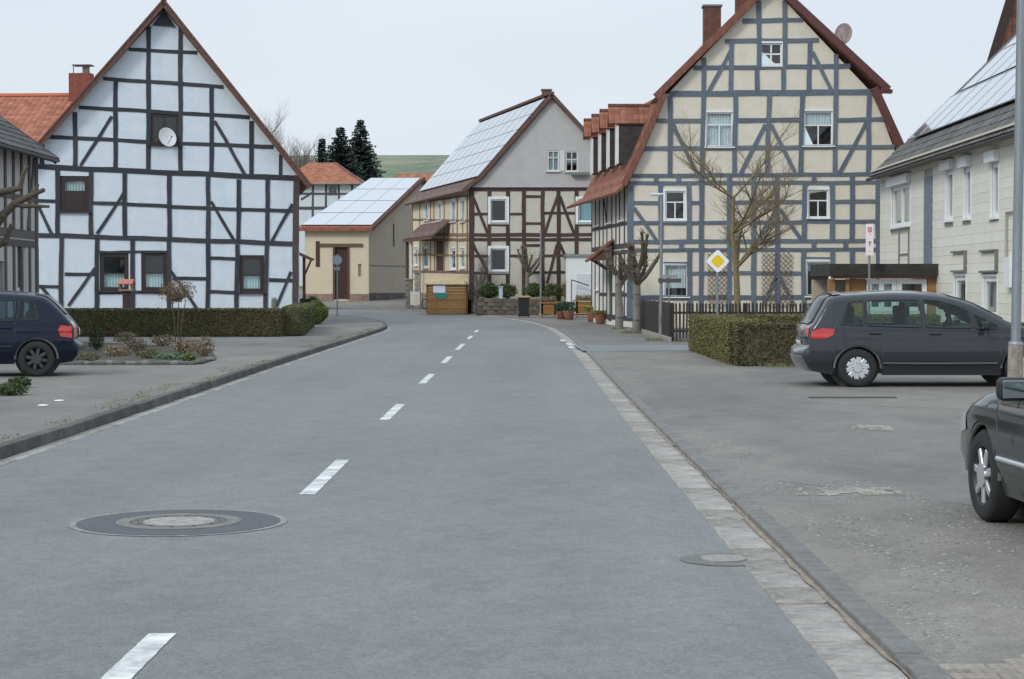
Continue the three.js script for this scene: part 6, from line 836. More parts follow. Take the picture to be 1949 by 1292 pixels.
// planting bed beside the blue car, with a standard shrub
{ const P = (x, y) => { const p = groundPoint(x, y, LIFT_L); return [p.x, -p.z]; }, pts = [P(120, 694), P(385, 693), P(412, 684), P(400, 664), P(130, 650)], s = new THREE.Shape(pts.map((p) => new THREE.Vector2(...p))), g = new THREE.ShapeGeometry(s); g.rotateX(-Math.PI / 2); g.translate(0, LIFT_L + 0.03, 0); { const p = g.attributes.position; for (let i = 0; i < p.count; i++) g.attributes.uv.setXY(i, p.getX(i), p.getZ(i)); } structure('flower_bed', g, M.soil);
  const r = rng(501), edge = groundPoint(120, 694, LIFT_L);
  const border = thing('bed_edging', 'row of small weathered stones edging the planting bed beside the blue car', 'edging', [0, LIFT_L, 0]); for (let i = 0; i < 26; i++) { const a = lerp(120, 400, i / 25), q = groundPoint(a, 694 - (i > 22 ? (i - 22) * 2.5 : 0), LIFT_L), st = new THREE.DodecahedronGeometry(0.06 + 0.025 * r(), 1); st.scale(1.5, 0.75, 1); st.translate(q.x, 0.03, q.z); part('stone', uvBox(st), r() < 0.4 ? M.kerb2 : M.kerbOld2, border); }
  for (const [px, py, w, h, c, lab] of [[184, 668, 0.20, 0.26, 0, 'small dark evergreen clump in the bed beside the blue car'], [225, 680, 0.34, 0.13, 2, 'low brown withered cushion plant in the planting bed'], [262, 672, 0.28, 0.16, 2, 'dry brown perennial stalks in the middle of the bed'], [285, 684, 0.30, 0.10, 1, 'grey green ground plant at the bed edge below the standard shrub'], [330, 686, 0.45, 0.07, 3, 'flat bluish green ground cover along the bed edge'], [352, 676, 0.26, 0.20, 2, 'pale brown withered plant beside the standard shrub'], [388, 680, 0.24, 0.22, 2, 'reddish brown withered plant at the bed tip'], [360, 690, 0.15, 0.08, 4, 'fresh green tuft at the bed edge'], [160, 690, 0.34, 0.09, 1, 'low moss green plant at the bed edge near the blue car'], [240, 655, 0.34, 0.16, 2, 'dry twiggy plant at the back of the bed'], [310, 660, 0.34, 0.15, 2, 'withered flower stalks at the back of the bed']]) {
    const p = groundPoint(px, py, LIFT_L); bush('bed_plant', lab, [p.x, LIFT_L + 0.02, p.z], w, h, w, 700, 0.026, [[[0.03, 0.045, 0.02], [0.05, 0.06, 0.025]], [[0.12, 0.13, 0.06], [0.15, 0.14, 0.08]], dryLeaves, [[0.10, 0.17, 0.11], [0.14, 0.2, 0.12]], greenLeaves][c], 520 + px, undefined, 4).userData.category = 'plant'; }
  const q = groundPoint(338, 672, LIFT_L), sh = thing('standard_shrub', 'round headed standard shrub with dry reddish leaves in the planting bed', 'shrub', [q.x, LIFT_L, q.z]), st = [], rr = rng(533), tw = [];
  for (const [a, b] of [[-0.03, -0.12], [0.02, 0.04], [0.05, 0.2]]) st.push(rod([a, 0, 0], [b * 0.5, 0.7, 0.02], 0.018, 0.014, 6), rod([b * 0.5, 0.7, 0.02], [b, 1.25, 0], 0.014, 0.01, 6)); for (let i = 0; i < 130; i++) { const a = rr() * 6.283, c = rr() * 1.2 - 0.2; tw.push(rod([(rr() - 0.5) * 0.2, 1.2, (rr() - 0.5) * 0.2], [Math.cos(a) * 0.44 * rr(), 1.4 + c * 0.28, Math.sin(a) * 0.42 * rr()], 0.005, 0.003, 3)); } part('stems', merge(st), barkM, sh); part('twigs', merge(tw), twigM, sh); part('foliage', leaves(900, (r2) => { const a = r2() * 6.283, c = 2 * r2() - 1, k = Math.pow(r2(), 0.4), s2 = Math.sqrt(1 - c * c); return [Math.cos(a) * s2 * 0.46 * k, 1.44 + c * 0.28 * k, Math.sin(a) * s2 * 0.46 * k]; }, 0.026, [[0.20, 0.13, 0.09], [0.16, 0.11, 0.07], [0.13, 0.12, 0.05], [0.24, 0.15, 0.10]], 535), M.leaf, sh).userData = { kind: 'stuff' };
  for (const [px, py, w, lab] of [[18, 752, 0.26, 'wider low green plant at the kerbside verge in front of the blue car'], [36, 738, 0.16, 'small dark green tuft at the kerbside verge in front of the blue car']]) { const p = groundPoint(px, py, LIFT_L); bush('verge_plant', lab, [p.x, LIFT_L, p.z], w, 0.085, 0.24, 900, 0.024, [[0.05, 0.08, 0.025], [0.09, 0.12, 0.035], [0.04, 0.05, 0.02]], 560 + px).userData.category = 'plant'; }
  for (const [px, py, lab] of [[82, 772, 'small white paving stone lying on the pavement near the kerb'], [113, 763, 'second small white stone lying on the pavement farther from the kerb']]) { const p = groundPoint(px, py, LIFT_L), st = new THREE.DodecahedronGeometry(0.055, 1); st.scale(1.3, 0.22, 1.4); const o = part(numbered('white_stone'), uvBox(st), M.white, scene); o.position.set(p.x, LIFT_L + 0.006, p.z); tag(o, lab, 'stone'); }
}
{ // grass tufts along the kerb, at the foot of the posts and trees
  const r = rng(601), pos = [], cl = []; const tuft = (x, y, z, n, h, w) => { for (let i = 0; i < n; i++) { const a = r() * 6.283, q = Math.sqrt(r()) * w, bx = x + Math.cos(a) * q, bz = z + Math.sin(a) * q, hh = h * (0.5 + r()), lx = (r() - 0.5) * h, lz = (r() - 0.5) * h, k = 0.7 + 0.6 * r(), ww = 0.006; pos.push(bx - ww, y, bz, bx + ww, y, bz, bx + lx, y + hh, bz + lz); const c = r() < 0.3 ? [0.24, 0.21, 0.10] : [0.13, 0.155, 0.055]; for (let m = 0; m < 3; m++) cl.push(c[0] * k, c[1] * k, c[2] * k); } };
  for (let d = 15; d < 72; d += 0.09) { const k = fbm(d * 0.5, 3, 611, 3); if (k > 0.50) { const x = -5.08 - r() * 0.42 * smooth(0.48, 0.7, k); tuft(x, LIFT_L, -d, 4, 0.022, 0.10); } }
  for (const [px, py, w, n] of [[1212, 634, 0.55, 500], [1178, 627, 0.3, 150], [1258, 648, 0.5, 260], [1290, 650, 0.4, 150], [1515, 690, 0.5, 400], [1480, 697, 0.4, 200]]) { const p = groundPoint(px, py, LIFT_R); tuft(p.x, p.y, p.z, n, 0.09, w); }
  const g = new THREE.BufferGeometry(); g.setAttribute('position', new THREE.Float32BufferAttribute(pos, 3)); g.setAttribute('color', new THREE.Float32BufferAttribute(cl, 3)); g.computeVertexNormals(); const o = part(numbered('grass'), g, M.leaf, scene); o.userData = { kind: 'stuff', label: 'sparse short grass along the kerb and round the posts', category: 'grass' };
}
// ---------------------------------------------------------------- fence, lamps, signs, bins and tubs
{ const wood = [col(0.055, 0.046, 0.042), col(0.07, 0.058, 0.052), col(0.045, 0.038, 0.036)].map((c) => mat(c, { map: scaled(T.wood, 1), roughness: 0.9 })), pg = (() => { const g = plate([[-0.03, 0], [0.03, 0], [0.03, 1.02], [0, 1.08], [-0.03, 1.02]], 0.02); return g; })();
  const run = (t, a, b, hgt) => { const L = Math.hypot(b[0] - a[0], b[1] - a[1]), n = Math.floor(L / 0.098), ang = Math.atan2(b[1] - a[1], b[0] - a[0]); t.position.set(a[0], LIFT_R, -a[1]); t.rotation.y = ang; for (let i = 0; i < n; i++) { const m = part('picket', pg, wood[(i * 7) % 3], t); m.position.set(0.05 + i * 0.098, 0.09 + 0.012 * Math.sin(i * 12.9), 0); m.rotation.z = 0.02 * Math.sin(i * 7.7); } part('rail', box(L, 0.07, 0.04, L / 2, 0.32, -0.045), wood[1], t); part('rail', box(L, 0.07, 0.04, L / 2, 0.86, -0.045), wood[1], t); for (let x = 0; x <= L; x += 2.2) part('post', box(0.1, 1.15, 0.1, x, 0.57, -0.11), wood[2], t); };
  run(thing('picket_fence', 'dark wooden picket fence in front of the cream timbered house', 'fence'), [4.74, 54.6], [9.9, 54.2]); run(thing('picket_fence', 'dark wooden picket fence running back along the pavement behind the lamp post', 'fence'), [4.62, 68.5], [4.70, 54.8]);
  const w = thing('fence_kerb', 'low pale concrete footing under the picket fence along the pavement', 'footing', [0, LIFT_R, 0]); part('footing', bar([4.60, 0.07, -68.5], [4.66, 0.07, -54.4], 0.12, 0.14), M.concrete, w); }
{ const p = groundPoint(1258, 645, LIFT_R), t = thing('street_lamp', 'slim grey street lamp with a short flat head beside the picket fence', 'street lamp', [p.x, p.y, p.z]), top = depthPoint(1258, 371, -p.z).y - p.y; part('pole', merge([rod([0, 0, 0], [0, 1.1, 0], 0.075, 0.072, 14), rod([0, 1.1, 0], [0, top, 0], 0.055, 0.045, 14)]), M.zinc, t); const head = rbox(0.42, 0.07, 0.17, 0.03, -0.14, top + 0.02, 0); part('lamp_head', head, mat(col(0.62, 0.66, 0.7), { roughness: 0.5 }), t); part('lens', rbox(0.3, 0.02, 0.12, 0.008, -0.17, top - 0.022, 0), M.white, t); part('access_door', box(0.08, 0.28, 0.01, 0, 0.6, 0.072), M.kerb2, t);
  const s = thing('street_sign', 'dark street name plate on its own slim post beside the street lamp', 'sign', [p.x + 0.24, p.y, p.z + 0.05]), sy = depthPoint(1272, 532, -p.z).y - p.y; part('post', rod([0, 0, 0], [0, sy + 0.12, 0], 0.03, 0.03, 10), M.zinc, s); part('plate', box(0.72, 0.13, 0.02, 0.02, sy - 0.03, 0.04), mat(col(0.09, 0.075, 0.075), { roughness: 0.6 }), s); part('plate', box(0.55, 0.09, 0.02, -0.02, sy + 0.10, 0.04), mat(col(0.30, 0.28, 0.29), { roughness: 0.6 }), s); }
function diamond(a, z0, z1) { const h = a / Math.SQRT2, c = 0.05, s = new THREE.Shape(); s.moveTo(c, -h + c); s.lineTo(h - c, -c); s.quadraticCurveTo(h, 0, h - c, c); s.lineTo(c, h - c); s.quadraticCurveTo(0, h, -c, h - c); s.lineTo(-h + c, c); s.quadraticCurveTo(-h, 0, -h + c, -c); s.lineTo(-c, -h + c); s.quadraticCurveTo(0, -h, c, -h + c); const g = new THREE.ExtrudeGeometry(s, { depth: z1 - z0, bevelEnabled: false }); g.translate(0, 0, z0); return uvBox(g); }
{ const d = 45.2, c = depthPoint(1366, 497, d), t = thing('priority_sign', 'white bordered yellow diamond priority sign on a grey post above the hedge', 'sign', [c.x, LIFT_R, c.z]), y = c.y - LIFT_R; part('post', rod([0, 0, -0.04], [0, y + 0.15, -0.04], 0.032, 0.032, 12), M.zinc, t); const sg = sub('sign_face', t); const P = (n, g, m) => { g.translate(0, y, 0); part(n, g, m, sg); }; P('plate', diamond(0.42, -0.004, 0.004), mat(col(0.86, 0.87, 0.90), { roughness: 0.4 })); P('yellow_field', diamond(0.255, 0.0045, 0.008), mat(col(0.86, 0.60, 0.01), { roughness: 0.4 })); }
{ const p = groundPoint(642, 601, LIFT_L), t = thing('round_sign', 'small round bluish grey sign on a thin pole at the bend beside the green bush', 'sign', [p.x, p.y, p.z]), y = depthPoint(641, 495, -p.z).y - p.y; part('pole', rod([0, 0, 0], [0, y + 0.3, 0], 0.035, 0.035, 10), M.zinc, t); const g = new THREE.CylinderGeometry(0.24, 0.24, 0.02, 28); g.rotateX(Math.PI / 2); g.translate(0, y, 0.05); part('disc', g, mat(col(0.34, 0.40, 0.42), { roughness: 0.5 }), t); part('sub_plate', box(0.3, 0.16, 0.015, 0, y - 0.42, 0.05), mat(col(0.30, 0.34, 0.36), { roughness: 0.5 }), t); }
{ const d = 20, a = depthPoint(1931, 700, d), t = thing('lamp_pole', 'thick grey pole with a tan concrete sleeve at its foot beside the blackish saloon', 'pole', [a.x, LIFT_R, -d]), b = depthPoint(1944, 0, d); part('pole', rod([0, 0, 0], [(b.x - a.x) * 1.35, 6.2, 0], 0.054, 0.048, 18), M.zinc, t); const sl = depthPoint(1931, 655, d).y - LIFT_R; part('sleeve', rod([0, 0, 0], [0.012, sl, 0], 0.088, 0.082, 18), mat(col(0.42, 0.37, 0.32), { map: scaled(T.soot, 2), roughness: 0.9 }), t); part('collar', rod([0.012, sl, 0], [0.013, sl + 0.03, 0], 0.085, 0.07, 18), M.zinc, t); }
{ const d = 49.3, c = depthPoint(1655, 455, d), t = thing('banner_sign', 'narrow white upright sign with red marks on a post above the flat roof', 'sign', [c.x, LIFT_R, -d]), y0 = depthPoint(1655, 486, d).y - LIFT_R, y1 = depthPoint(1655, 426, d).y - LIFT_R; part('post', rod([0, 0, -0.03], [0, y0 + 0.3, -0.03], 0.03, 0.03, 10), M.zinc, t); part('panel', box(0.2, y1 - y0, 0.04, 0, (y0 + y1) / 2, 0), mat(col(0.85, 0.80, 0.82), { roughness: 0.5 }), t); const rm = mat(col(0.62, 0.05, 0.07)), H1 = y1 - y0; part('red_mark', merge([box(0.10, 0.02, 0.012, 0, y1 - 0.10, 0.021), box(0.10, 0.02, 0.012, 0, y1 - 0.2, 0.021), box(0.022, 0.08, 0.0121, -0.039, y1 - 0.15, 0.021), box(0.022, 0.08, 0.0121, 0.039, y1 - 0.15, 0.021), box(0.03, 0.03, 0.0122, 0, y1 - 0.15, 0.021)]), rm, t); part('red_mark', merge([box(0.09, 0.025, 0.012, 0, y0 + 0.36, 0.021), box(0.028, 0.1, 0.0121, 0, y0 + 0.30, 0.021)]), rm, t); part('pale_mark', merge([box(0.07, 0.018, 0.012, 0, y0 + 0.56, 0.021), box(0.07, 0.018, 0.012, 0, y0 + 0.62, 0.021), box(0.07, 0.018, 0.012, 0, y0 + 0.12, 0.021)]), mat(col(0.75, 0.42, 0.46)), t); }
{ const p = groundPoint(997, 603.5, 0.06), t = thing('wheelie_bin', 'black wheelie bin with a yellowish lid on the pavement before the garden wall', 'bin', [p.x, p.y, p.z]), bk = mat(col(0.018, 0.018, 0.022), { roughness: 0.5 }); const body = new THREE.BoxGeometry(0.56, 0.92, 0.6, 1, 4, 1), q = body.attributes.position; for (let i = 0; i < q.count; i++) { const k = lerp(0.8, 1, (q.getY(i) + 0.46) / 0.92); q.setX(i, q.getX(i) * k); q.setZ(i, q.getZ(i) * k); } body.translate(0, 0.5, 0); body.computeVertexNormals(); part('body', uvBox(body), bk, t); part('lid', rbox(0.66, 0.09, 0.7, 0.03, 0, 1.0, 0.02), mat(col(0.40, 0.34, 0.14), { roughness: 0.5 }), t); for (const s of [-1, 1]) { const w = new THREE.CylinderGeometry(0.1, 0.1, 0.05, 16); w.rotateZ(Math.PI / 2); w.translate(s * 0.25, 0.1, -0.26); part('wheel', w, bk, t); } part('handle', rod([-0.24, 0.96, -0.38], [0.24, 0.96, -0.38], 0.018), bk, t); }
{ // garden wall of the brown house with shrubs behind
  const y0 = terrain(-1, 94), t = thing('garden_wall', 'low brownish stone garden wall before the brown timbered house', 'wall', [0, 0, 0]), a = depthPoint(908, 590, 95.2), b = depthPoint(1040, 590, 94.4); const r = rng(701), sm = [col(0.20, 0.165, 0.135), col(0.25, 0.205, 0.17), col(0.165, 0.14, 0.115)].map((c) => mat(c, { map: scaled(T.soot, 1.5), roughness: 1 })), L = b.x - a.x; for (let j = 0; j < 4; j++) for (let x = (j % 2) * -0.2, i = 0; x < L; i++) { const w = 0.32 + 0.3 * r(), x0 = Math.max(0, x), x1 = Math.min(L, x + w); if (x1 - x0 > 0.08) { const k = (x0 + x1) / 2 / L, m = part('stone', rbox(x1 - x0 - 0.015, 0.205, 0.3, 0.025, 0, 0, 0), sm[Math.floor(r() * 3)], t); m.position.set(a.x + (x0 + x1) / 2, terrain(0, lerp(95.2, 94.4, k)) + 0.15 + j * 0.21, -lerp(95.2, 94.4, k)); } x += w; }
  part('core', bar([a.x, y0 + 0.42, -95.2], [b.x, terrain(0, 94.4) + 0.42, -94.4], 0.22, 0.8), sm[2], t);
  let k = 0; for (const [px, py, w, h, c, lab] of [[930, 552, 0.5, 0.42, 0, 'green shrub behind the garden wall below the lower window'], [962, 553, 0.6, 0.36, 0, 'wide green shrub in the middle behind the garden wall'], [1015, 552, 0.6, 0.4, 0, 'green shrub behind the wheelie bin'], [1050, 556, 0.6, 0.45, 0, 'green shrub between the two orange wooden tubs'], [1085, 553, 0.55, 0.5, 1, 'yellow brown shrub before the white entrance wing']]) { const p = depthPoint(px, py, 95.9); bush('garden_shrub', lab, [p.x, p.y - h, p.z], w, h, 0.4, 2200, 0.05, c ? [[0.20, 0.17, 0.06], [0.16, 0.15, 0.05], [0.24, 0.16, 0.07]] : [[0.06, 0.10, 0.03], [0.09, 0.13, 0.04], [0.05, 0.07, 0.03], [0.12, 0.14, 0.05]], 720 + k++); }
  const gb = thing('garden_bank', 'raised earth bed behind the garden wall', 'bed', [0, 0, 0]); part('soil', bar([a.x + 0.2, y0 + 0.3, -95.95], [b.x + 2.9, y0 + 0.3, -95.7], 0.95, 0.8), M.soil, gb);
  bareTree('bare_shrub', 'dark leafless shrub against the corner of the brown timbered house', [depthPoint(905, 590, 96).x, terrain(0, 96), -96], { seed: 61, trunk: 1.9, rad: 0.05, depth: 3, first: 0, fine: 1, kids: [5, 3, 2], spread: [0.6, 0.6, 0.6], shrink: [0.5, 0.6, 0.6], wob: 0.2, up: 0.9 }, mat(col(0.11, 0.095, 0.09))).userData.category = 'shrub';
  const pl = thing('downpipe_pole', 'thin grey upright pole in the garden of the brown house', 'pole', [depthPoint(1029, 567, 93.4).x, terrain(0, 93.4) + 0.05, -93.4]); part('pole', rod([0, 0, 0], [0, 4.3, 0], 0.05, 0.04, 10), M.zinc, pl); part('foot', rod([0, 0, 0], [0, 0.12, 0], 0.1, 0.08, 10), M.zinc, pl);
  const bx = thing('letter_post', 'small pale blue post standing before the lower window of the brown house', 'post', [depthPoint(953, 560, 94.9).x, terrain(0, 94.9) + 0.7, -94.9]); part('post', box(0.2, 0.75, 0.14, 0, 0.37, 0), mat(col(0.42, 0.52, 0.54)), bx); part('cap', box(0.26, 0.06, 0.2, 0, 0.78, 0), mat(col(0.36, 0.45, 0.47)), bx);
}
// wooden tubs and clay pots on the pavement
{ const wd = [col(0.40, 0.19, 0.045), col(0.36, 0.165, 0.04), col(0.44, 0.22, 0.06)].map((c) => mat(c, { map: scaled(T.wood, 1), roughness: 0.7 })), clay = mat(col(0.50, 0.22, 0.14), { map: scaled(T.soot, 1.5), roughness: 0.9 });
  const tub = (lab, px, py, w, h, leafC, seed) => { const p = groundPoint(px, py, 0.06), t = thing('wooden_planter', lab, 'planter', [p.x, p.y, p.z]); for (let i = 0; i < 4; i++) part('board', box(w, h / 4.4, 0.03, 0, h * 0.34 + (i % 3) * h / 4.2, i < 3 ? 0.3 : -0.3), wd[i % 3], t); for (let i = 0; i < 3; i++) for (const s of [-1, 1]) part('board', box(0.03, h / 4.4, 0.56, s * (w / 2 - 0.02), h * 0.34 + i * h / 4.2, 0), wd[i], t); for (const sx of [-1, 1]) for (const sz of [-1, 1]) part('leg', box(0.09, h, 0.09, sx * (w / 2 - 0.06), h / 2, sz * 0.27), wd[0], t); part('top_rim', merge([box(w + 0.24, 0.06, 0.12, 0, h, 0.34), box(w + 0.24, 0.06, 0.12, 0, h, -0.34), box(0.12, 0.06, 0.56, w / 2 + 0.06, h, 0), box(0.12, 0.06, 0.56, -w / 2 - 0.06, h, 0)]), wd[2], t); part('soil', box(w - 0.06, 0.08, 0.5, 0, h - 0.1, 0), M.soil, t); part('plant', leaves(900, (r) => [(r() - 0.5) * w, h + r() * r() * 0.35, (r() - 0.5) * 0.5], 0.045, leafC, seed), M.leaf, t).userData = { kind: 'stuff' }; };
  tub('orange wooden planter with short legs nearer the wheelie bin', 1044, 604, 0.75, 0.72, dryLeaves, 801); tub('orange wooden planter nearer the canopy of the cream house', 1112, 603, 0.85, 0.80, [...dryLeaves, ...greenLeaves], 803);
  let k = 0; for (const [px, py, s, c, lab] of [[1068, 607, 0.24, 0, 'darker clay pot between the two wooden planters'], [1083, 608, 0.27, 0, 'larger pinkish clay pot between the two wooden planters'], [1128, 612, 0.30, 1, 'pot overflowing with yellow green leaves near the pollarded tree'], [1142, 616, 0.24, 1, 'low pot of yellowish plants closest to the pollarded tree']]) { const p = groundPoint(px, py, 0.06), t = thing('flower_pot', lab, 'flower pot', [p.x, p.y, p.z]); const g = new THREE.LatheGeometry([[0.001, 0], [s * 0.7, 0], [s * 0.98, s * 1.3], [s * 1.08, s * 1.3], [s * 1.08, s * 1.55], [s * 0.92, s * 1.55], [s * 0.9, s * 1.3], [0.001, s * 1.3]].map((q) => new THREE.Vector2(...q)), 24); part('pot', g, k === 0 ? mat(col(0.40, 0.16, 0.10), { map: scaled(T.soot, 1.5) }) : clay, t); part('plant', leaves(700, (r) => { const a = r() * 6.283, q = Math.sqrt(r()) * s * 1.25; return [Math.cos(a) * q, s * 1.45 + r() * s * (c ? 0.9 : 1.6), Math.sin(a) * q]; }, 0.045, c ? [[0.26, 0.26, 0.05], [0.2, 0.22, 0.05], [0.3, 0.22, 0.07]] : [[0.05, 0.09, 0.04], [0.03, 0.07, 0.04]], 820 + k++), M.leaf, t).userData = { kind: 'stuff' }; }
  // white entrance wing beside the brown house
  const d = 94.6, a = depthPoint(1078, 560, d), b = depthPoint(1130, 560, d), t = thing('entrance_wing', 'small white panelled entrance wing between the brown house and the red canopy', 'porch', [a.x, terrain(0, d) + 0.1, -d]), w = b.x - a.x + 0.9, hgt = depthPoint(1080, 492, d).y - terrain(0, d); part('wall', box(w, hgt, 2, w / 2, hgt / 2, -1.1), M.white, t); part('flat_roof', box(w + 0.2, 0.12, 2.2, w / 2, hgt + 0.06, -1.1), M.zinc, t); part('door', box(0.85, 2.0, 0.05, w * 0.42, 1.05, -0.09), mat(col(0.62, 0.66, 0.7)), t); part('handrail', merge([rod([0.25, 0, 0.3], [0.25, 1.75, 0.3], 0.025), rod([0.25, 1.75, 0.3], [1.15, 1.45, 0.3], 0.03)]), M.iron, t);
}
// wooden kiosk-like terrace screen with its signs, before the flank of the brown house
{ const p = groundPoint(850, 596.5, 0.06), d = -p.z, X = (px) => depthPoint(px, 550, d).x - p.x, Y = (py) => depthPoint(850, py, d).y - p.y, t = thing('wooden_stall', 'orange brown boarded stall with a pale tan top at the bend', 'stall', [p.x, p.y, p.z]), wd = [col(0.37, 0.19, 0.055), col(0.33, 0.165, 0.045), col(0.40, 0.215, 0.07)].map((c) => mat(c, { map: scaled(T.wood, 0.7), roughness: 0.75 })), x0 = X(812), x1 = X(889), yt = Y(541), n = 10;
  for (let i = 0; i < n; i++) part('board', box(x1 - x0 - 0.1, yt / n - 0.012, 0.03, (x0 + x1) / 2, yt * (i + 0.5) / n, (i % 2) * 0.006), wd[i % 3], t); for (const x of [x0 + 0.03, x0 + 0.55, x1 - 0.03]) part('post', box(0.1, yt, 0.1, x, yt / 2, -0.075), wd[1], t); part('side', box(0.05, yt, 1.6, x0, yt / 2, -0.9), wd[0], t); part('top', slab([x0 - 0.1, yt + 0.02, 0.14], [x1 + 0.05, yt + 0.02, 0.14], [x1 + 0.05, Y(524), -1.1], [x0 - 0.1, Y(524), -1.1], 0.06), mat(col(0.66, 0.52, 0.31), { map: scaled(T.wood, 0.6) }), t); part('end', box(0.05, yt, 1.6, x1, yt / 2, -0.9), wd[0], t);
  const s1 = thing('notice_board', 'white rectangular notice fixed to the boards of the wooden stall', 'sign', [p.x + X(836), p.y + Y(550), p.z + 0.045]); part('panel', box(X(848) - X(825), 0.42, 0.02, 0, 0, 0), mat(col(0.72, 0.72, 0.86), { roughness: 0.5 }), s1); part('border', merge([box(0.66, 0.02, 0.024, 0, 0.2, 0), box(0.66, 0.02, 0.024, 0, -0.2, 0)]), M.zinc, s1);
  const s2 = thing('round_board', 'dark green half round sign below the white notice on the stall', 'sign', [p.x + X(840), p.y + Y(558), p.z + 0.045]); const g = new THREE.CylinderGeometry(0.36, 0.36, 0.02, 24, 1, false, Math.PI / 2, Math.PI); g.rotateX(Math.PI / 2); g.scale(1, 0.8, 1); g.rotateZ(g.boundingBox ? 0 : 0); part('panel', g, mat(col(0.02, 0.22, 0.19), { roughness: 0.5 }), s2); g.computeBoundingBox(); if (g.boundingBox.max.y > 0.05) g.rotateZ(Math.PI);
  // pillars and posters beside it
  let k = 0; for (const [px, w, top, lab, c] of [[795, 0.34, 520, 'tall pale stone gate pillar beside the wooden stall', col(0.46, 0.42, 0.38)], [779, 0.4, 533, 'shorter grey stone gate pillar nearer the barn', col(0.30, 0.27, 0.24)]]) { const q = groundPoint(px, 586, 0.06), b = thing('gate_pillar', lab, 'pillar', [q.x, q.y, q.z]), h = depthPoint(px, top, -q.z).y - q.y; for (let i = 0; i < 5; i++) part('stone', rbox(w - 0.02 * (i % 2), h / 5 - 0.012, w - 0.015 * (i % 2), 0.02, 0, h * (i + 0.5) / 5, 0), mat(c.clone().multiplyScalar(0.92 + 0.04 * i), { map: scaled(T.soot, 1.4), roughness: 1 }), b); part('cap', rbox(w + 0.12, 0.1, w + 0.12, 0.03, 0, h + 0.05, 0), M.concrete3, b); }
  { const q = groundPoint(790, 589, 0.06), b = thing('poster_board', 'pale poster board with a peach coloured middle leaning by the gate pillar', 'sign', [q.x, q.y, q.z]); part('board', box(0.52, 0.75, 0.03, 0, 0.62, 0), mat(col(0.56, 0.63, 0.62)), b); part('print', box(0.2, 0.55, 0.01, 0.02, 0.6, 0.018), mat(col(0.66, 0.52, 0.36)), b); for (const s of [-1, 1]) part('leg', box(0.05, 0.3, 0.05, s * 0.2, 0.14, 0), M.concrete3, b); }
  { // bicycle, seen almost from the front
    const q = groundPoint(817, 588, 0.06), b = thing('bicycle', 'small bluish bicycle standing at the corner of the wooden stall', 'bicycle', [q.x, q.y, q.z + 0.3], 1.05), fm = mat(col(0.30, 0.42, 0.56), { roughness: 0.4 }); for (const x of [-0.45, 0.45]) { const w0 = sub('wheel', b), w = new THREE.TorusGeometry(0.27, 0.026, 8, 28); w.translate(x, 0.29, 0); part('tyre', w, tyreM, w0); const sp = []; for (let i = 0; i < 10; i++) { const a = i / 10 * 3.1416; sp.push(rod([x + Math.cos(a) * 0.26, 0.29 + Math.sin(a) * 0.26, 0], [x - Math.cos(a) * 0.26, 0.29 - Math.sin(a) * 0.26, 0], 0.003, 0.003, 3)); } part('spokes', merge(sp), M.zinc, w0); } part('frame', merge([rod([-0.45, 0.29, 0], [-0.1, 0.30, 0], 0.018), rod([-0.1, 0.30, 0], [-0.2, 0.72, 0], 0.018), rod([-0.1, 0.3, 0], [0.32, 0.68, 0], 0.02), rod([-0.18, 0.62, 0], [0.32, 0.72, 0], 0.018), rod([-0.45, 0.29, 0], [-0.18, 0.62, 0], 0.014), rod([0.45, 0.29, 0], [0.3, 0.85, 0], 0.018)]), fm, b); part('saddle', rbox(0.22, 0.06, 0.14, 0.025, -0.21, 0.76, 0), blackTrim, b); part('handlebar', rod([0.3, 0.88, -0.26], [0.3, 0.88, 0.26], 0.014), M.zinc, b); part('basket', box(0.26, 0.2, 0.3, 0.46, 0.84, 0), mat(col(0.36, 0.46, 0.58)), b); }
}
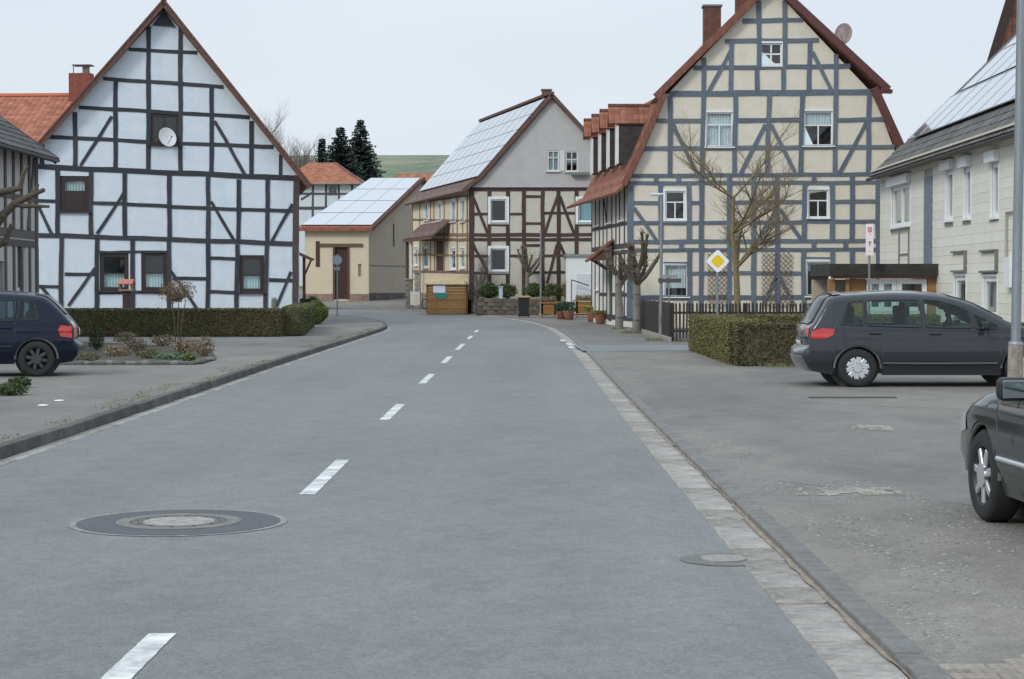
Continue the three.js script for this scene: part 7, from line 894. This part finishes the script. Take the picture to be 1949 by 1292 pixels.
{ // bird table and stone post in front of the white house; wooden canopy on its corner
  const p = depthPoint(241, 590, 68), y0 = LIFT_L, t = thing('bird_table', 'wooden bird table with small reddish roof in front of the white gable', 'bird table', [p.x, y0, -68]), Y = (py) => depthPoint(241, py, 68).y - y0; part('post', box(0.24, Y(552), 0.24, 0, Y(552) / 2, 0), mat(col(0.07, 0.04, 0.04), { map: scaled(T.wood, 1) }), t); part('tray', box(0.5, 0.06, 0.4, 0, Y(552), 0), mat(col(0.28, 0.2, 0.13)), t); part('roof', slab([-0.28, Y(540), 0.28], [0.28, Y(540), 0.28], [0.28, Y(531), 0], [-0.28, Y(531), 0], 0.04), mat(col(0.42, 0.16, 0.12)), t); part('roof', slab([0.28, Y(540), -0.28], [-0.28, Y(540), -0.28], [-0.28, Y(531), 0], [0.28, Y(531), 0], 0.04), mat(col(0.42, 0.16, 0.12)), t); for (const s of [-1, 1]) part('upright', box(0.05, Y(536) - Y(552), 0.3, s * 0.2, (Y(536) + Y(552)) / 2, 0), mat(col(0.3, 0.17, 0.12)), t);
  const q = depthPoint(522, 590, 72), u = thing('stone_post', 'small weathered grey stone post before the white house corner', 'post', [q.x, LIFT_L, -72]); const hp = depthPoint(522, 571, 72).y - LIFT_L; part('shaft', rod([0, 0, 0], [0, hp, 0], 0.13, 0.11, 10), M.kerb, u); const dm = new THREE.SphereGeometry(0.11, 12, 8, 0, 6.283, 0, 1.571); dm.translate(0, hp, 0); part('top', dm, M.kerb, u);
  const c = depthPoint(590, 485, 80), v = thing('wooden_canopy', 'small slanting brown wooden canopy at the corner of the white house', 'canopy', [c.x - 0.3, terrain(c.x, 80) + LIFT_L, -80]), hc = depthPoint(590, 478, 80).y - terrain(c.x, 80) - LIFT_L; part('roof', slab([0.42, hc - 0.32, 0.7], [0.42, hc - 0.32, -0.7], [-0.5, hc + 0.1, -0.7], [-0.5, hc + 0.1, 0.7], 0.09), R.dull, v); part('post', box(0.12, hc - 0.2, 0.12, 0.1, (hc - 0.2) / 2, 0.5), timberMat(col(0.16, 0.08, 0.05)), v); part('brace', bar([0.1, hc - 1.1, 0.5], [0.4, hc - 0.4, 0.5], 0.08), timberMat(col(0.16, 0.08, 0.05)), v);
}
renderer.render(scene, camera);
